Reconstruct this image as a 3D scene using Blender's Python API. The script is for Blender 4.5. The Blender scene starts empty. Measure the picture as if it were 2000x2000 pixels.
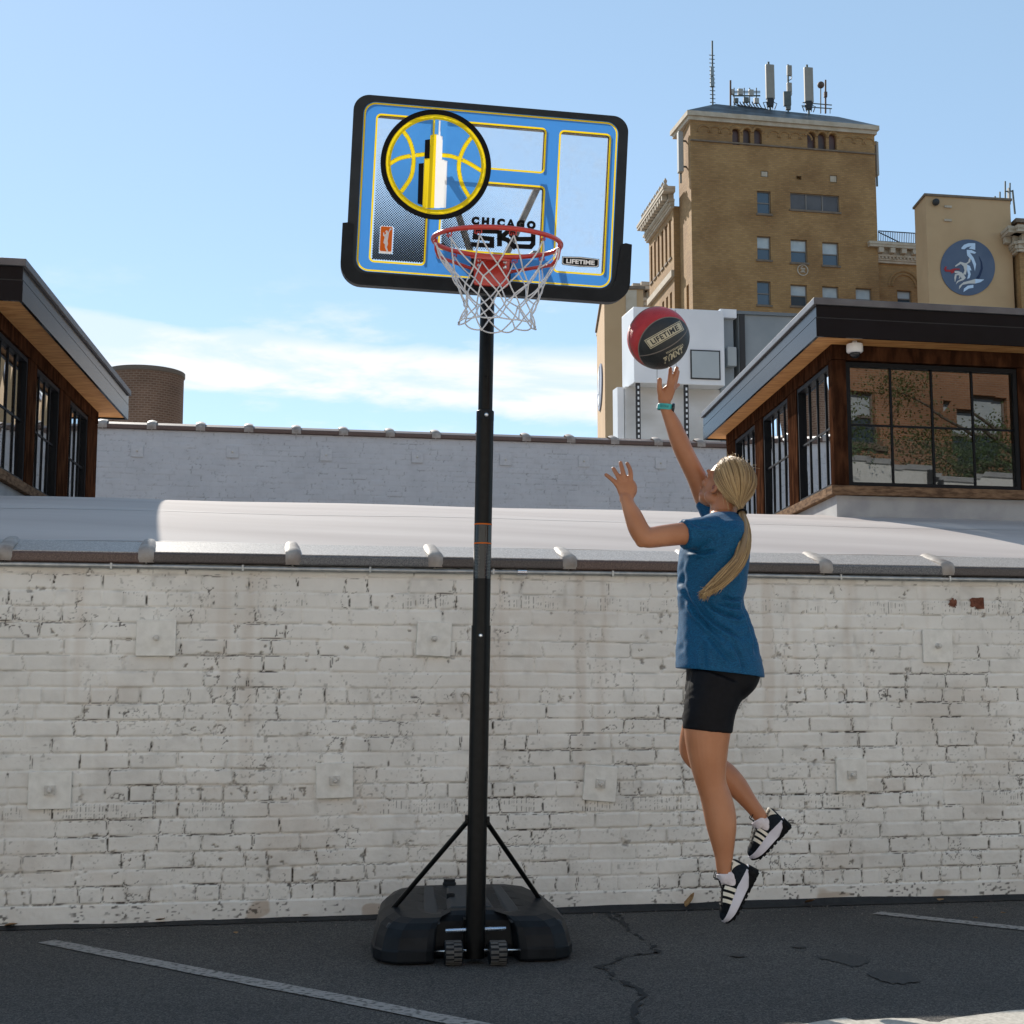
import bpy, bmesh, math, random
import numpy as np
from mathutils import Vector, Matrix, Quaternion
random.seed(7)
rng = np.random.default_rng(7)
SC = bpy.context.scene
COL = SC.collection
PI = math.pi
# ------------------------------------------------------------------ camera model
FPX, TH, CAMZ = 2800.0, math.atan(345 / 2800.0), 1.1
_c, _s = math.cos(TH), math.sin(TH)
def ray(u, v):
    a = (u - 1000) / FPX; b = (1000 - v) / FPX
    return Vector((a, _c - b * _s, _s + b * _c))
def P(u, v, Y):                      # a point of the place, at the depth Y where the thing stands
    d = ray(u, v); return Vector((0, 0, CAMZ)) + d * (Y / d.y)
def PL(u, v, Y0, t):                 # a point on the vertical plane Y = Y0 + t*x
    d = ray(u, v); return Vector((0, 0, CAMZ)) + d * (Y0 / (d.y - t * d.x))
def PZ(u, v, z):                     # a point on the horizontal plane at height z
    d = ray(u, v); return Vector((0, 0, CAMZ)) + d * ((z - CAMZ) / d.z)
cam = bpy.data.objects.new('camera', bpy.data.cameras.new('camera'))
COL.objects.link(cam)
cam.location = (0, 0, CAMZ); cam.rotation_euler = (PI / 2 + TH, 0, 0)
cam.data.sensor_width = 36; cam.data.lens = 36 * FPX / 2000
cam.data.clip_end = 5000; cam.data.clip_start = 0.05
SC.camera = cam
# ------------------------------------------------------------------ mesh builder
class MB:
    def __init__(s): s.v = []; s.f = []
    def add(s, vs, fs):
        o = len(s.v); s.v += [tuple(p) for p in vs]; s.f += [tuple(i + o for i in f) for f in fs]; return s
    def box(s, c, sz, M=None, top=1.0):
        x, y, z = sz[0] / 2, sz[1] / 2, sz[2] / 2
        vs = [Vector((sx * x * (top if sz_ > 0 else 1), sy * y * (top if sz_ > 0 else 1), sz_ * z)) for sz_ in (-1, 1) for sy in (-1, 1) for sx in (-1, 1)]
        if M is not None: vs = [M @ p for p in vs]
        c = Vector(c); vs = [p + c for p in vs]
        return s.add(vs, [(0, 2, 3, 1), (4, 5, 7, 6), (0, 1, 5, 4), (2, 6, 7, 3), (0, 4, 6, 2), (1, 3, 7, 5)])
    def span(s, o, ex, ey, ez):       # parallelepiped from corner and three edge vectors
        o, ex, ey, ez = map(Vector, (o, ex, ey, ez))
        vs = [o + ex * i + ey * j + ez * k for k in (0, 1) for j in (0, 1) for i in (0, 1)]
        fs = [(0, 2, 3, 1), (4, 5, 7, 6), (0, 1, 5, 4), (2, 6, 7, 3), (0, 4, 6, 2), (1, 3, 7, 5)]
        if ex.cross(ey).dot(ez) < 0: fs = [f[::-1] for f in fs]
        return s.add(vs, fs)
    def bar(s, a, b, w, h=None, up=(0, 0, 1)):
        a, b = Vector(a), Vector(b); h = h or w; d = (b - a).normalized(); up = Vector(up)
        if abs(d.dot(up)) > .98: up = Vector((0, 1, 0))
        x = d.cross(up).normalized(); y = x.cross(d)
        return s.span(a - x * w / 2 - y * h / 2, x * w, y * h, b - a)
    def tube(s, pts, r, n=8, closed=False, caps=True, flat=None, up=None):
        # r: number or list of radii or list of (ra, rb); up: reference axis that ra is measured across
        pts = [Vector(p) for p in pts]; m = len(pts)
        rs = r if isinstance(r, (list, tuple)) else [r] * m
        rs = [q if isinstance(q, (tuple, list)) else (q, q) for q in rs]
        prev = None; rings = []
        for i in range(m):
            if closed: t = (pts[(i + 1) % m] - pts[i - 1])
            else: t = pts[min(i + 1, m - 1)] - pts[max(i - 1, 0)]
            t.normalize()
            if up is not None:
                x = Vector(up); x = x - t * x.dot(t)
                if x.length < 1e-5: x = t.orthogonal()
                x.normalize()
            elif prev is None: x = t.orthogonal().normalized()
            else:
                x = prev - t * prev.dot(t)
                x = x.normalized() if x.length > 1e-6 else t.orthogonal().normalized()
            prev = x; y = t.cross(x)
            rings.append([pts[i] + x * (rs[i][0] * math.cos(2 * PI * k / n)) + y * (rs[i][1] * math.sin(2 * PI * k / n)) for k in range(n)])
        o = len(s.v)
        for g in rings: s.v += [tuple(p) for p in g]
        for i in range(m if closed else m - 1):
            j = (i + 1) % m
            for k in range(n):
                l = (k + 1) % n
                s.f.append((o + i * n + k, o + i * n + l, o + j * n + l, o + j * n + k))
        if caps and not closed:
            s.f.append(tuple(o + k for k in range(n))[::-1]); s.f.append(tuple(o + (m - 1) * n + k for k in range(n)))
        return s
    def ball(s, c, r, seg=24, rings=14, M=None):
        c = Vector(c); r = r if isinstance(r, (tuple, list)) else (r, r, r); vs = []
        for i in range(1, rings):
            t = PI * i / rings
            for k in range(seg):
                a = 2 * PI * k / seg
                vs.append(Vector((r[0] * math.sin(t) * math.cos(a), r[1] * math.sin(t) * math.sin(a), r[2] * math.cos(t))))
        vs += [Vector((0, 0, r[2])), Vector((0, 0, -r[2]))]
        if M is not None: vs = [M @ p for p in vs]
        vs = [p + c for p in vs]; fs = []
        for i in range(rings - 2):
            for k in range(seg):
                l = (k + 1) % seg
                fs.append((i * seg + k, (i + 1) * seg + k, (i + 1) * seg + l, i * seg + l))
        T = (rings - 1) * seg
        for k in range(seg):
            l = (k + 1) % seg
            fs.append((T, k, l)); fs.append((T + 1, (rings - 2) * seg + l, (rings - 2) * seg + k))
        return s.add(vs, fs)
    def lathe(s, c, prof, n=32, M=None):   # prof: (r, z) list
        c = Vector(c); vs = []
        for r, z in prof:
            for k in range(n): vs.append(Vector((r * math.cos(2 * PI * k / n), r * math.sin(2 * PI * k / n), z)))
        if M is not None: vs = [M @ p for p in vs]
        vs = [p + c for p in vs]; fs = []
        for i in range(len(prof) - 1):
            for k in range(n):
                l = (k + 1) % n; fs.append((i * n + k, i * n + l, (i + 1) * n + l, (i + 1) * n + k))
        fs.append(tuple(range(n))[::-1]); fs.append(tuple((len(prof) - 1) * n + k for k in range(n)))
        return s.add(vs, fs)
    def grid(s, rows):                 # rows of points -> quads
        m, n = len(rows), len(rows[0]); o = len(s.v)
        for r_ in rows: s.v += [tuple(p) for p in r_]
        for i in range(m - 1):
            for k in range(n - 1):
                s.f.append((o + i * n + k, o + i * n + k + 1, o + (i + 1) * n + k + 1, o + (i + 1) * n + k))
        return s
    def prism(s, poly, fn, d):         # poly 2-D, fn(x, y, h) -> world, extruded h = 0..d
        n = len(poly)
        vs = [fn(x, y, 0) for x, y in poly] + [fn(x, y, d) for x, y in poly]
        fs = [tuple(range(n))[::-1], tuple(range(n, 2 * n))] + [(i, (i + 1) % n, n + (i + 1) % n, n + i) for i in range(n)]
        return s.add(vs, fs)
def wloc(o):
    p = Vector((0, 0, 0))
    while o is not None: p += o.location; o = o.parent
    return p
def mesh_obj(name, me, mat=None, parent=None):
    o = bpy.data.objects.new(name, me); COL.objects.link(o)
    if mat is not None:
        me.materials.clear(); me.materials.append(mat)
    if parent is not None: o.parent = parent
    return o
def fix_normals(me):
    b = bmesh.new(); b.from_mesh(me); bmesh.ops.recalc_face_normals(b, faces=b.faces); b.to_mesh(me); b.free()
def obj(name, mb, mat, parent=None, smooth=False, local=False, bevel=0, seg=2, at=None, fix=True, angle=40):
    """link the builder as ONE mesh; vertices are in place coordinates unless local"""
    off = Vector((0, 0, 0)) if local else (wloc(parent) if parent is not None else Vector((0, 0, 0)))
    loc = Vector((0, 0, 0))
    if at is not None: loc = Vector(at) - off; off = Vector(at)
    me = bpy.data.meshes.new(name)
    me.from_pydata([(p[0] - off.x, p[1] - off.y, p[2] - off.z) for p in mb.v], [], mb.f); me.update()
    if fix: fix_normals(me)
    o = mesh_obj(name, me, mat, parent); o.location = loc
    if smooth:
        me.polygons.foreach_set('use_smooth', [True] * len(me.polygons))
        if smooth == 'auto':
            try: me.set_sharp_from_angle(angle=math.radians(angle))
            except Exception: pass
    if bevel:
        m = o.modifiers.new('bevel', 'BEVEL'); m.width = bevel; m.segments = seg; m.limit_method = 'ANGLE'; m.angle_limit = math.radians(35)
        m.harden_normals = False
    return o
def tag(o, label=None, cat=None, group=None, kind=None):
    if label: o['label'] = label
    if cat: o['category'] = cat
    if group: o['group'] = group
    if kind: o['kind'] = kind
    return o
def thing(name, label, cat, loc=(0, 0, 0), group=None):
    o = bpy.data.objects.new(name, None); COL.objects.link(o); o.location = loc; o.empty_display_size = .1
    return tag(o, label, cat, group)
def struct(name, mb, mat, **k): return tag(obj(name, mb, mat, **k), kind='structure')
def copy_tree(o, parent=None):
    c = o.copy(); COL.objects.link(c)
    if parent is not None: c.parent = parent
    for ch in list(o.children): copy_tree(ch, c)
    return c
# flat shapes with holes: Blender fills a 2-D curve, read back as mesh data
def fill2d(loops, ext=0.0, res=1):
    cu = bpy.data.curves.new('t', 'CURVE'); cu.dimensions = '2D'; cu.fill_mode = 'BOTH'; cu.extrude = ext
    for lp in loops:
        sp = cu.splines.new('POLY'); sp.points.add(len(lp) - 1)
        for p, q in zip(sp.points, lp): p.co = (q[0], q[1], 0, 1)
        sp.use_cyclic_u = True
    return _curve_mesh(cu)
def _curve_mesh(cu):
    o = bpy.data.objects.new('t', cu); COL.objects.link(o)
    dg = bpy.context.evaluated_depsgraph_get(); dg.update()
    me = bpy.data.meshes.new_from_object(o.evaluated_get(dg))
    vs = [tuple(v.co) for v in me.vertices]; fs = [tuple(p.vertices) for p in me.polygons]
    bpy.data.objects.remove(o); bpy.data.curves.remove(cu); bpy.data.meshes.remove(me)
    return vs, fs
def text2d(body, size=1.0, ext=0.0, bold=0.0, spacing=1.0, xscale=1.0):
    cu = bpy.data.curves.new('t', 'FONT'); cu.body = body; cu.size = size; cu.extrude = ext; cu.offset = bold
    cu.space_character = spacing; cu.align_x = 'CENTER'; cu.resolution_u = 3
    vs, fs = _curve_mesh(cu)
    ys = [v[1] for v in vs]; xs = [v[0] for v in vs]; my = (max(ys) + min(ys)) / 2; mx = (max(xs) + min(xs)) / 2
    return [((v[0] - mx) * xscale, v[1] - my, v[2]) for v in vs], fs
def fit2d(vs, w, h):
    xs = [v[0] for v in vs]; ys = [v[1] for v in vs]
    return [(v[0] * w / (max(xs) - min(xs)), v[1] * h / (max(ys) - min(ys)), v[2]) for v in vs]
def rrect(x0, x1, z0, z1, r, n=6):
    out = []
    for cx, cz, a0 in ((x1 - r, z1 - r, 0), (x0 + r, z1 - r, 90), (x0 + r, z0 + r, 180), (x1 - r, z0 + r, 270)):
        for k in range(n + 1):
            a = math.radians(a0 + 90 * k / n); out.append((cx + r * math.cos(a), cz + r * math.sin(a)))
    return out
def circle(cx, cz, r, n=64, rz=None):
    rz = rz or r
    return [(cx + r * math.cos(2 * PI * k / n), cz + rz * math.sin(2 * PI * k / n)) for k in range(n)]
def ribbon(pts, w):
    """polyline -> closed outline of constant width (mitred)"""
    pts = [Vector((p[0], p[1])) for p in pts]; L = []; R = []
    for i, p in enumerate(pts):
        d0 = (p - pts[i - 1]).normalized() if i > 0 else None
        d1 = (pts[i + 1] - p).normalized() if i < len(pts) - 1 else None
        d0 = d0 or d1; d1 = d1 or d0
        n0 = Vector((-d0.y, d0.x)); n1 = Vector((-d1.y, d1.x)); m = (n0 + n1).normalized(); k = w / 2 / max(.35, m.dot(n0))
        L.append(p + m * k); R.append(p - m * k)
    return [tuple(q) for q in L] + [tuple(q) for q in R[::-1]]
# ------------------------------------------------------------------ noise on arrays
_TAB = np.random.default_rng(11).random((256, 256)).astype(np.float32)
def vnoise(x, y, seed=0):
    x = np.asarray(x, np.float32) + seed * 17.31; y = np.asarray(y, np.float32) + seed * 5.77
    xi = np.floor(x).astype(np.int64); yi = np.floor(y).astype(np.int64); fx = x - xi; fy = y - yi
    fx = fx * fx * (3 - 2 * fx); fy = fy * fy * (3 - 2 * fy)
    x0 = xi & 255; x1 = (xi + 1) & 255; y0 = yi & 255; y1 = (yi + 1) & 255
    return (_TAB[y0, x0] * (1 - fx) + _TAB[y0, x1] * fx) * (1 - fy) + (_TAB[y1, x0] * (1 - fx) + _TAB[y1, x1] * fx) * fy
def fbm(x, y, o=4, seed=0):
    a, t, tot = 1.0, 0, 0
    for i in range(o):
        t = t + a * vnoise(x * 2 ** i, y * 2 ** i, seed + i * 3); tot += a; a *= .5
    return t / tot
def sstep(a, b, x):
    t = np.clip((x - a) / (b - a), 0, 1); return t * t * (3 - 2 * t)
# ------------------------------------------------------------------ materials
def new_mat(name):
    m = bpy.data.materials.new(name); m.use_nodes = True
    return m, m.node_tree, m.node_tree.nodes['Principled BSDF']
def pm(name, col, col2=None, scale=6.0, rough=.55, metal=0.0, bump=0.0, bscale=60.0, spec=.5, detail=5.0, coat=0.0, rvar=0.0, stretch=None, contrast=(.35, .65), attr=None, acol=None):
    m, nt, b = new_mat(name); N = nt.nodes; L = nt.links
    b.inputs['Base Color'].default_value = (*col, 1); b.inputs['Roughness'].default_value = rough
    b.inputs['Metallic'].default_value = metal; b.inputs['Specular IOR Level'].default_value = spec
    if coat: b.inputs['Coat Weight'].default_value = coat; b.inputs['Coat Roughness'].default_value = .08
    tc = N.new('ShaderNodeTexCoord'); vec = tc.outputs['Object']
    if stretch:
        mp = N.new('ShaderNodeMapping'); mp.inputs['Scale'].default_value = stretch; L.new(vec, mp.inputs['Vector']); vec = mp.outputs['Vector']
    csock = None
    if col2 is not None:
        n = N.new('ShaderNodeTexNoise'); n.inputs['Scale'].default_value = scale; n.inputs['Detail'].default_value = detail; L.new(vec, n.inputs['Vector'])
        r = N.new('ShaderNodeValToRGB'); r.color_ramp.elements[0].position = contrast[0]; r.color_ramp.elements[1].position = contrast[1]
        r.color_ramp.elements[0].color = (*col, 1); r.color_ramp.elements[1].color = (*col2, 1)
        L.new(n.outputs['Fac'], r.inputs['Fac']); csock = r.outputs['Color']
        if rvar:
            mr = N.new('ShaderNodeMapRange'); mr.inputs['To Min'].default_value = rough - rvar; mr.inputs['To Max'].default_value = rough + rvar
            L.new(n.outputs['Fac'], mr.inputs['Value']); L.new(mr.outputs['Result'], b.inputs['Roughness'])
    if attr:                                     # colour attribute (dirt, strand tint)
        at = N.new('ShaderNodeAttribute'); at.attribute_name = attr
        mx = N.new('ShaderNodeMix'); mx.data_type = 'RGBA'
        L.new(at.outputs['Fac'], mx.inputs['Factor'])
        if csock: L.new(csock, mx.inputs['A'])
        else: mx.inputs['A'].default_value = (*col, 1)
        mx.inputs['B'].default_value = (*acol, 1); csock = mx.outputs['Result']
    if csock: L.new(csock, b.inputs['Base Color'])
    if bump:
        n2 = N.new('ShaderNodeTexNoise'); n2.inputs['Scale'].default_value = bscale; n2.inputs['Detail'].default_value = 4; L.new(vec, n2.inputs['Vector'])
        bp = N.new('ShaderNodeBump'); bp.inputs['Strength'].default_value = bump; bp.inputs['Distance'].default_value = .01
        L.new(n2.outputs['Fac'], bp.inputs['Height']); L.new(bp.outputs['Normal'], b.inputs['Normal'])
    return m
def glass_mat(name, tint=(.5, .55, .58), refl=.25, rough=0.0):
    m, nt, b = new_mat(name); N = nt.nodes; L = nt.links; N.remove(b)
    fr = N.new('ShaderNodeFresnel'); fr.inputs['IOR'].default_value = 1.5
    ad = N.new('ShaderNodeMath'); ad.operation = 'ADD'; ad.use_clamp = True; ad.inputs[1].default_value = refl; L.new(fr.outputs['Fac'], ad.inputs[0])
    tr = N.new('ShaderNodeBsdfTransparent'); tr.inputs['Color'].default_value = (*tint, 1)
    gl = N.new('ShaderNodeBsdfGlossy'); gl.inputs['Roughness'].default_value = rough; gl.inputs['Color'].default_value = (.9, .93, .95, 1)
    mx = N.new('ShaderNodeMixShader'); L.new(ad.outputs[0], mx.inputs[0]); L.new(tr.outputs[0], mx.inputs[1]); L.new(gl.outputs[0], mx.inputs[2])
    L.new(mx.outputs[0], N['Material Output'].inputs['Surface'])
    return m
def brick_mat(name, c1, c2, mortar, bw=.22, bh=.075, ms=.012, axis='XZ', rough=.85, dirt=None, bump=.4):
    m, nt, b = new_mat(name); N = nt.nodes; L = nt.links
    tc = N.new('ShaderNodeTexCoord'); sx = N.new('ShaderNodeSeparateXYZ'); L.new(tc.outputs['Object'], sx.inputs[0])
    cb = N.new('ShaderNodeCombineXYZ')
    if axis == 'XZ':
        ad = N.new('ShaderNodeMath'); ad.operation = 'ADD'; L.new(sx.outputs['X'], ad.inputs[0]); L.new(sx.outputs['Y'], ad.inputs[1]); L.new(ad.outputs[0], cb.inputs['X'])
    else:                                         # round tower: the angle unrolled
        at = N.new('ShaderNodeMath'); at.operation = 'ARCTAN2'; L.new(sx.outputs['Y'], at.inputs[0]); L.new(sx.outputs['X'], at.inputs[1])
        mu = N.new('ShaderNodeMath'); mu.operation = 'MULTIPLY'; mu.inputs[1].default_value = 2.6; L.new(at.outputs[0], mu.inputs[0]); L.new(mu.outputs[0], cb.inputs['X'])
    L.new(sx.outputs['Z'], cb.inputs['Y'])
    br = N.new('ShaderNodeTexBrick'); br.inputs['Scale'].default_value = 1; br.inputs['Brick Width'].default_value = bw; br.inputs['Row Height'].default_value = bh
    br.inputs['Mortar Size'].default_value = ms; br.inputs['Color1'].default_value = (*c1, 1); br.inputs['Color2'].default_value = (*c2, 1); br.inputs['Mortar'].default_value = (*mortar, 1)
    L.new(cb.outputs[0], br.inputs['Vector'])
    n = N.new('ShaderNodeTexNoise'); n.inputs['Scale'].default_value = .35; n.inputs['Detail'].default_value = 6; L.new(tc.outputs['Object'], n.inputs['Vector'])
    r = N.new('ShaderNodeValToRGB'); r.color_ramp.elements[0].position = .3; r.color_ramp.elements[1].position = .62
    d = dirt or (.6, .58, .55); r.color_ramp.elements[0].color = (*d, 1); r.color_ramp.elements[1].color = (1, 1, 1, 1)
    L.new(n.outputs['Fac'], r.inputs['Fac'])
    mx = N.new('ShaderNodeMix'); mx.data_type = 'RGBA'; mx.blend_type = 'MULTIPLY'; mx.inputs['Factor'].default_value = 1
    L.new(br.outputs['Color'], mx.inputs['A']); L.new(r.outputs['Color'], mx.inputs['B']); L.new(mx.outputs['Result'], b.inputs['Base Color'])
    b.inputs['Roughness'].default_value = rough
    bp = N.new('ShaderNodeBump'); bp.inputs['Strength'].default_value = bump; bp.inputs['Distance'].default_value = .02; bp.invert = True
    L.new(br.outputs['Fac'], bp.inputs['Height']); L.new(bp.outputs['Normal'], b.inputs['Normal'])
    return m
M = {}
M['black_metal'] = pm('black_metal', (.004, .0045, .005), (.007, .0075, .008), 30, rough=.3, bump=.02, bscale=300, spec=.16)
M['black_plastic'] = pm('black_plastic', (.005, .007, .010), (.010, .013, .017), 14, rough=.45, spec=.16, bump=.05, bscale=400)
M['navy_plastic'] = pm('navy_plastic', (.007, .012, .018), (.012, .018, .025), 12, rough=.4, spec=.25)
M['chrome'] = pm('chrome', (.7, .72, .75), rough=.22, metal=1)
M['galv'] = pm('galv', (.32, .34, .35), (.45, .46, .46), 25, rough=.45, metal=.7)
M['white_paint'] = pm('white_paint', (.62, .61, .585), (.72, .71, .69), 18, rough=.6, bump=.12, bscale=70)
M['roof_white'] = pm('roof_white', (.43, .385, .37), (.52, .475, .455), 1.1, rough=.8, spec=.12, bump=.03, bscale=30, stretch=(.25, 2.2, 1))
M['dark_fascia'] = pm('dark_fascia', (.012, .014, .018), (.02, .022, .026), 3, rough=.38)
M['metal_fascia'] = pm('metal_fascia', (.42, .46, .50), (.5, .53, .56), 2.2, rough=.24, metal=.85, bump=.05, bscale=3)
M['cap_metal'] = pm('cap_metal', (.10, .095, .10), (.14, .135, .14), 6, rough=.4, metal=.5)
M['soffit_wood'] = pm('soffit_wood', (.42, .18, .05), (.62, .32, .11), 5, rough=.7, stretch=(1.2, 6, 6), bump=.15, bscale=25)
M['dark_wood'] = pm('dark_wood', (.028, .012, .007), (.085, .036, .018), 4, rough=.6, stretch=(5, 5, 1.3), bump=.25, bscale=30, contrast=(.4, .75), spec=.0)
M['old_wood'] = pm('old_wood', (.10, .06, .038), (.24, .15, .09), 6, rough=.9, stretch=(2, 2, 8), bump=.4, bscale=30, spec=.05)
M['steel_sash'] = pm('steel_sash', (.006, .007, .009), rough=.5, spec=.15)
M['window_glass'] = glass_mat('window_glass', (.30, .33, .35), .12)
M['side_glass'] = glass_mat('side_glass', (.70, .76, .80), .34)
M['far_glass'] = pm('far_glass', (.035, .06, .085), rough=.06, spec=.9)
M['far_blind'] = pm('far_blind', (.42, .47, .5), (.5, .54, .56), 2, rough=.5)
M['far_dark'] = pm('far_dark', (.02, .02, .022), rough=.6)
M['grey_curb'] = pm('grey_curb', (.30, .30, .31), (.38, .38, .38), 6, rough=.7, bump=.1, bscale=40)
# ================================================================== ground
WT = .19                                            # the walls run 10.8 degrees off the picture plane
WY = math.atan(WT); E1 = Vector((math.cos(WY), math.sin(WY), 0)); NW = Vector((math.sin(WY), -math.cos(WY), 0))
WO = Vector((0, 7.24, 0))                           # foot of the front wall on the axis
def W3(s, h, z): return WO + E1 * s + NW * h + Vector((0, 0, z))
def asphalt():
    m, nt, b = new_mat('asphalt'); N = nt.nodes; L = nt.links
    tc = N.new('ShaderNodeTexCoord'); V = tc.outputs['Object']
    def noise(sc, det=4, rough=.6):
        n = N.new('ShaderNodeTexNoise'); n.inputs['Scale'].default_value = sc; n.inputs['Detail'].default_value = det; n.inputs['Roughness'].default_value = rough; L.new(V, n.inputs['Vector']); return n
    def ramp(src, p0, p1, c0, c1):
        r = N.new('ShaderNodeValToRGB'); r.color_ramp.elements[0].position = p0; r.color_ramp.elements[1].position = p1
        r.color_ramp.elements[0].color = (*c0, 1); r.color_ramp.elements[1].color = (*c1, 1); L.new(src, r.inputs['Fac']); return r
    big = ramp(noise(.9, 6).outputs['Fac'], .3, .7, (.029, .0275, .027), (.053, .050, .047))
    vo = N.new('ShaderNodeTexVoronoi'); vo.inputs['Scale'].default_value = 190; L.new(V, vo.inputs['Vector'])
    sep = N.new('ShaderNodeSeparateColor'); L.new(vo.outputs['Color'], sep.inputs[0])
    st = ramp(sep.outputs[0], .25, .98, (.45, .45, .46), (2.6, 2.5, 2.4)); st.color_ramp.interpolation = 'EASE'
    mx = N.new('ShaderNodeMix'); mx.data_type = 'RGBA'; mx.blend_type = 'MULTIPLY'; mx.inputs['Factor'].default_value = 1
    L.new(big.outputs['Color'], mx.inputs['A']); L.new(st.outputs['Color'], mx.inputs['B'])
    glint = ramp(noise(260, 1).outputs['Fac'], .72, .76, (0, 0, 0), (.30, .29, .28))
    ad = N.new('ShaderNodeMix'); ad.data_type = 'RGBA'; ad.blend_type = 'ADD'; ad.inputs['Factor'].default_value = 1
    L.new(mx.outputs['Result'], ad.inputs['A']); L.new(glint.outputs['Color'], ad.inputs['B'])
    L.new(ad.outputs['Result'], b.inputs['Base Color'])
    b.inputs['Roughness'].default_value = .82
    bp = N.new('ShaderNodeBump'); bp.inputs['Strength'].default_value = .55; bp.inputs['Distance'].default_value = .006
    L.new(vo.outputs['Distance'], bp.inputs['Height']); bp.invert = True
    bp2 = N.new('ShaderNodeBump'); bp2.inputs['Strength'].default_value = .3; bp2.inputs['Distance'].default_value = .03
    L.new(noise(5, 5).outputs['Fac'], bp2.inputs['Height']); L.new(bp.outputs['Normal'], bp2.inputs['Normal']); L.new(bp2.outputs['Normal'], b.inputs['Normal'])
    return m
M['asphalt'] = asphalt()
g = MB(); S = 900
xs = [-S, -60, -12, -4, 0, 4, 12, 60, S]; ys = [-S, -60, -12, 0, 3, 6, 9, 14, 60, S]
g.grid([[(x, y, 0) for x in xs] for y in ys]); struct('ground', g, M['asphalt'])
M['concrete'] = pm('concrete', (.26, .25, .235), (.34, .33, .31), .4, rough=.85, bump=.2, bscale=12)
mb = MB(); mb.grid([[(x, y, .004) for x in (-320, 0, 320)] for y in (24, 60, 120, 600)]); struct('pavement', mb, M['concrete'])
M['line_paint'] = pm('line_paint', (.07, .066, .063), (.30, .275, .255), 42, rough=.75, bump=.3, bscale=160, contrast=(.36, .5))
def strip(name, pts, w0, mat, z=.004, jit=0, n=1):
    mb = MB(); rows = []
    for i, (a, w) in enumerate(pts):
        d = (pts[min(i + 1, len(pts) - 1)][0] - pts[max(i - 1, 0)][0]).normalized(); nn = Vector((-d.y, d.x, 0))
        rows.append([a + nn * (w / 2 + random.uniform(-jit, jit)) + Vector((0, 0, z)), a - nn * (w / 2 + random.uniform(-jit, jit)) + Vector((0, 0, z))])
    mb.grid(rows); return struct(name, mb, mat)
def gp(u, v): p = PZ(u, v, 0); p.z = 0; return p
def line(a, b, w): return [(a.lerp(b, t), w) for t in np.linspace(0, 1, 24)]
a = gp(90, 1840); b = gp(900, 1998); b = a + (b - a) * 1.7
strip('parking_line', line(a, b, .095), 0, M['line_paint'], jit=.004)
a = gp(1712, 1784); b = gp(2000, 1815); b = a + (b - a) * 2.4
strip('parking_line', line(a, b, .095), 0, M['line_paint'], jit=.004)
mb = MB(); _e = [(1560, 2004), (1600, 1996), (1650, 1989), (1672, 1995), (1700, 1993), (1740, 1990), (1790, 1991), (1815, 1997), (1835, 1998), (1850, 1992), (1890, 1986), (1930, 1981), (1975, 1975), (2040, 1970), (2300, 1950)]  # edge follows a patch of sun, its brightness put into the pale concrete
_e = [gp(*q) + Vector((0, 0, .003)) for q in _e]; mb.grid([_e, [p + Vector((0, -.5, 0)) for p in _e]]); _q = Vector((0, 4.62, .007)); mb.add([_q - E1 * 26, _q + E1 * 40, Vector((40, -9.4, .007)), Vector((-26, -9.4, .007))], [(0, 1, 2, 3)]); struct('sun_patch_concrete', mb, pm('apron', (.34, .315, .275), (.48, .45, .40), 60, rough=.85, bump=.3, bscale=150))  # the wide quad is an unseen pale lot, added to bounce light onto the wall
M['crack'] = pm('crack', (.006, .007, .008), (.014, .015, .016), 40, rough=.9)
def crack(pts, w):
    out = []
    for i in range(len(pts) - 1):
        for t in np.linspace(0, 1, 9)[:-1]:
            p = gp(*pts[i]).lerp(gp(*pts[i + 1]), t); out.append((p + Vector((random.uniform(-.02, .02), random.uniform(-.02, .02), 0)), w * random.uniform(.35, 1.5)))
    return out
strip('pavement_crack', crack([(1190, 1785), (1225, 1810), (1252, 1830), (1283, 1862), (1225, 1868), (1172, 1888), (1200, 1915), (1245, 1930), (1256, 1950), (1240, 1985), (1232, 2010)], .02), 0, M['crack'], jit=.008)
strip('pavement_crack', crack([(1190, 1778), (1205, 1790), (1218, 1797)], .012), 0, M['crack'], jit=.004)
M['oil'] = pm('oil', (.020, .020, .020), (.040, .038, .037), 140, rough=.75, bump=.5, bscale=190)
for (u, v, rx, ry) in ((1655, 1874, .075, .16), (1745, 1910, .085, .14), (1630, 1872, .07, .05), (1560, 1850, .03, .04), (1440, 1868, .03, .04)):
    c = gp(u, v); mb = MB(); n = 28
    mb.add([c + Vector((rx * math.cos(2 * PI * k / n) * random.uniform(.8, 1.15), ry * math.sin(2 * PI * k / n) * random.uniform(.75, 1.15), .003 + .0012 * abs(u - 1655) / 100)) for k in range(n)], [tuple(range(n))])
    struct('oil_stain', mb, M['oil'])
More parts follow.
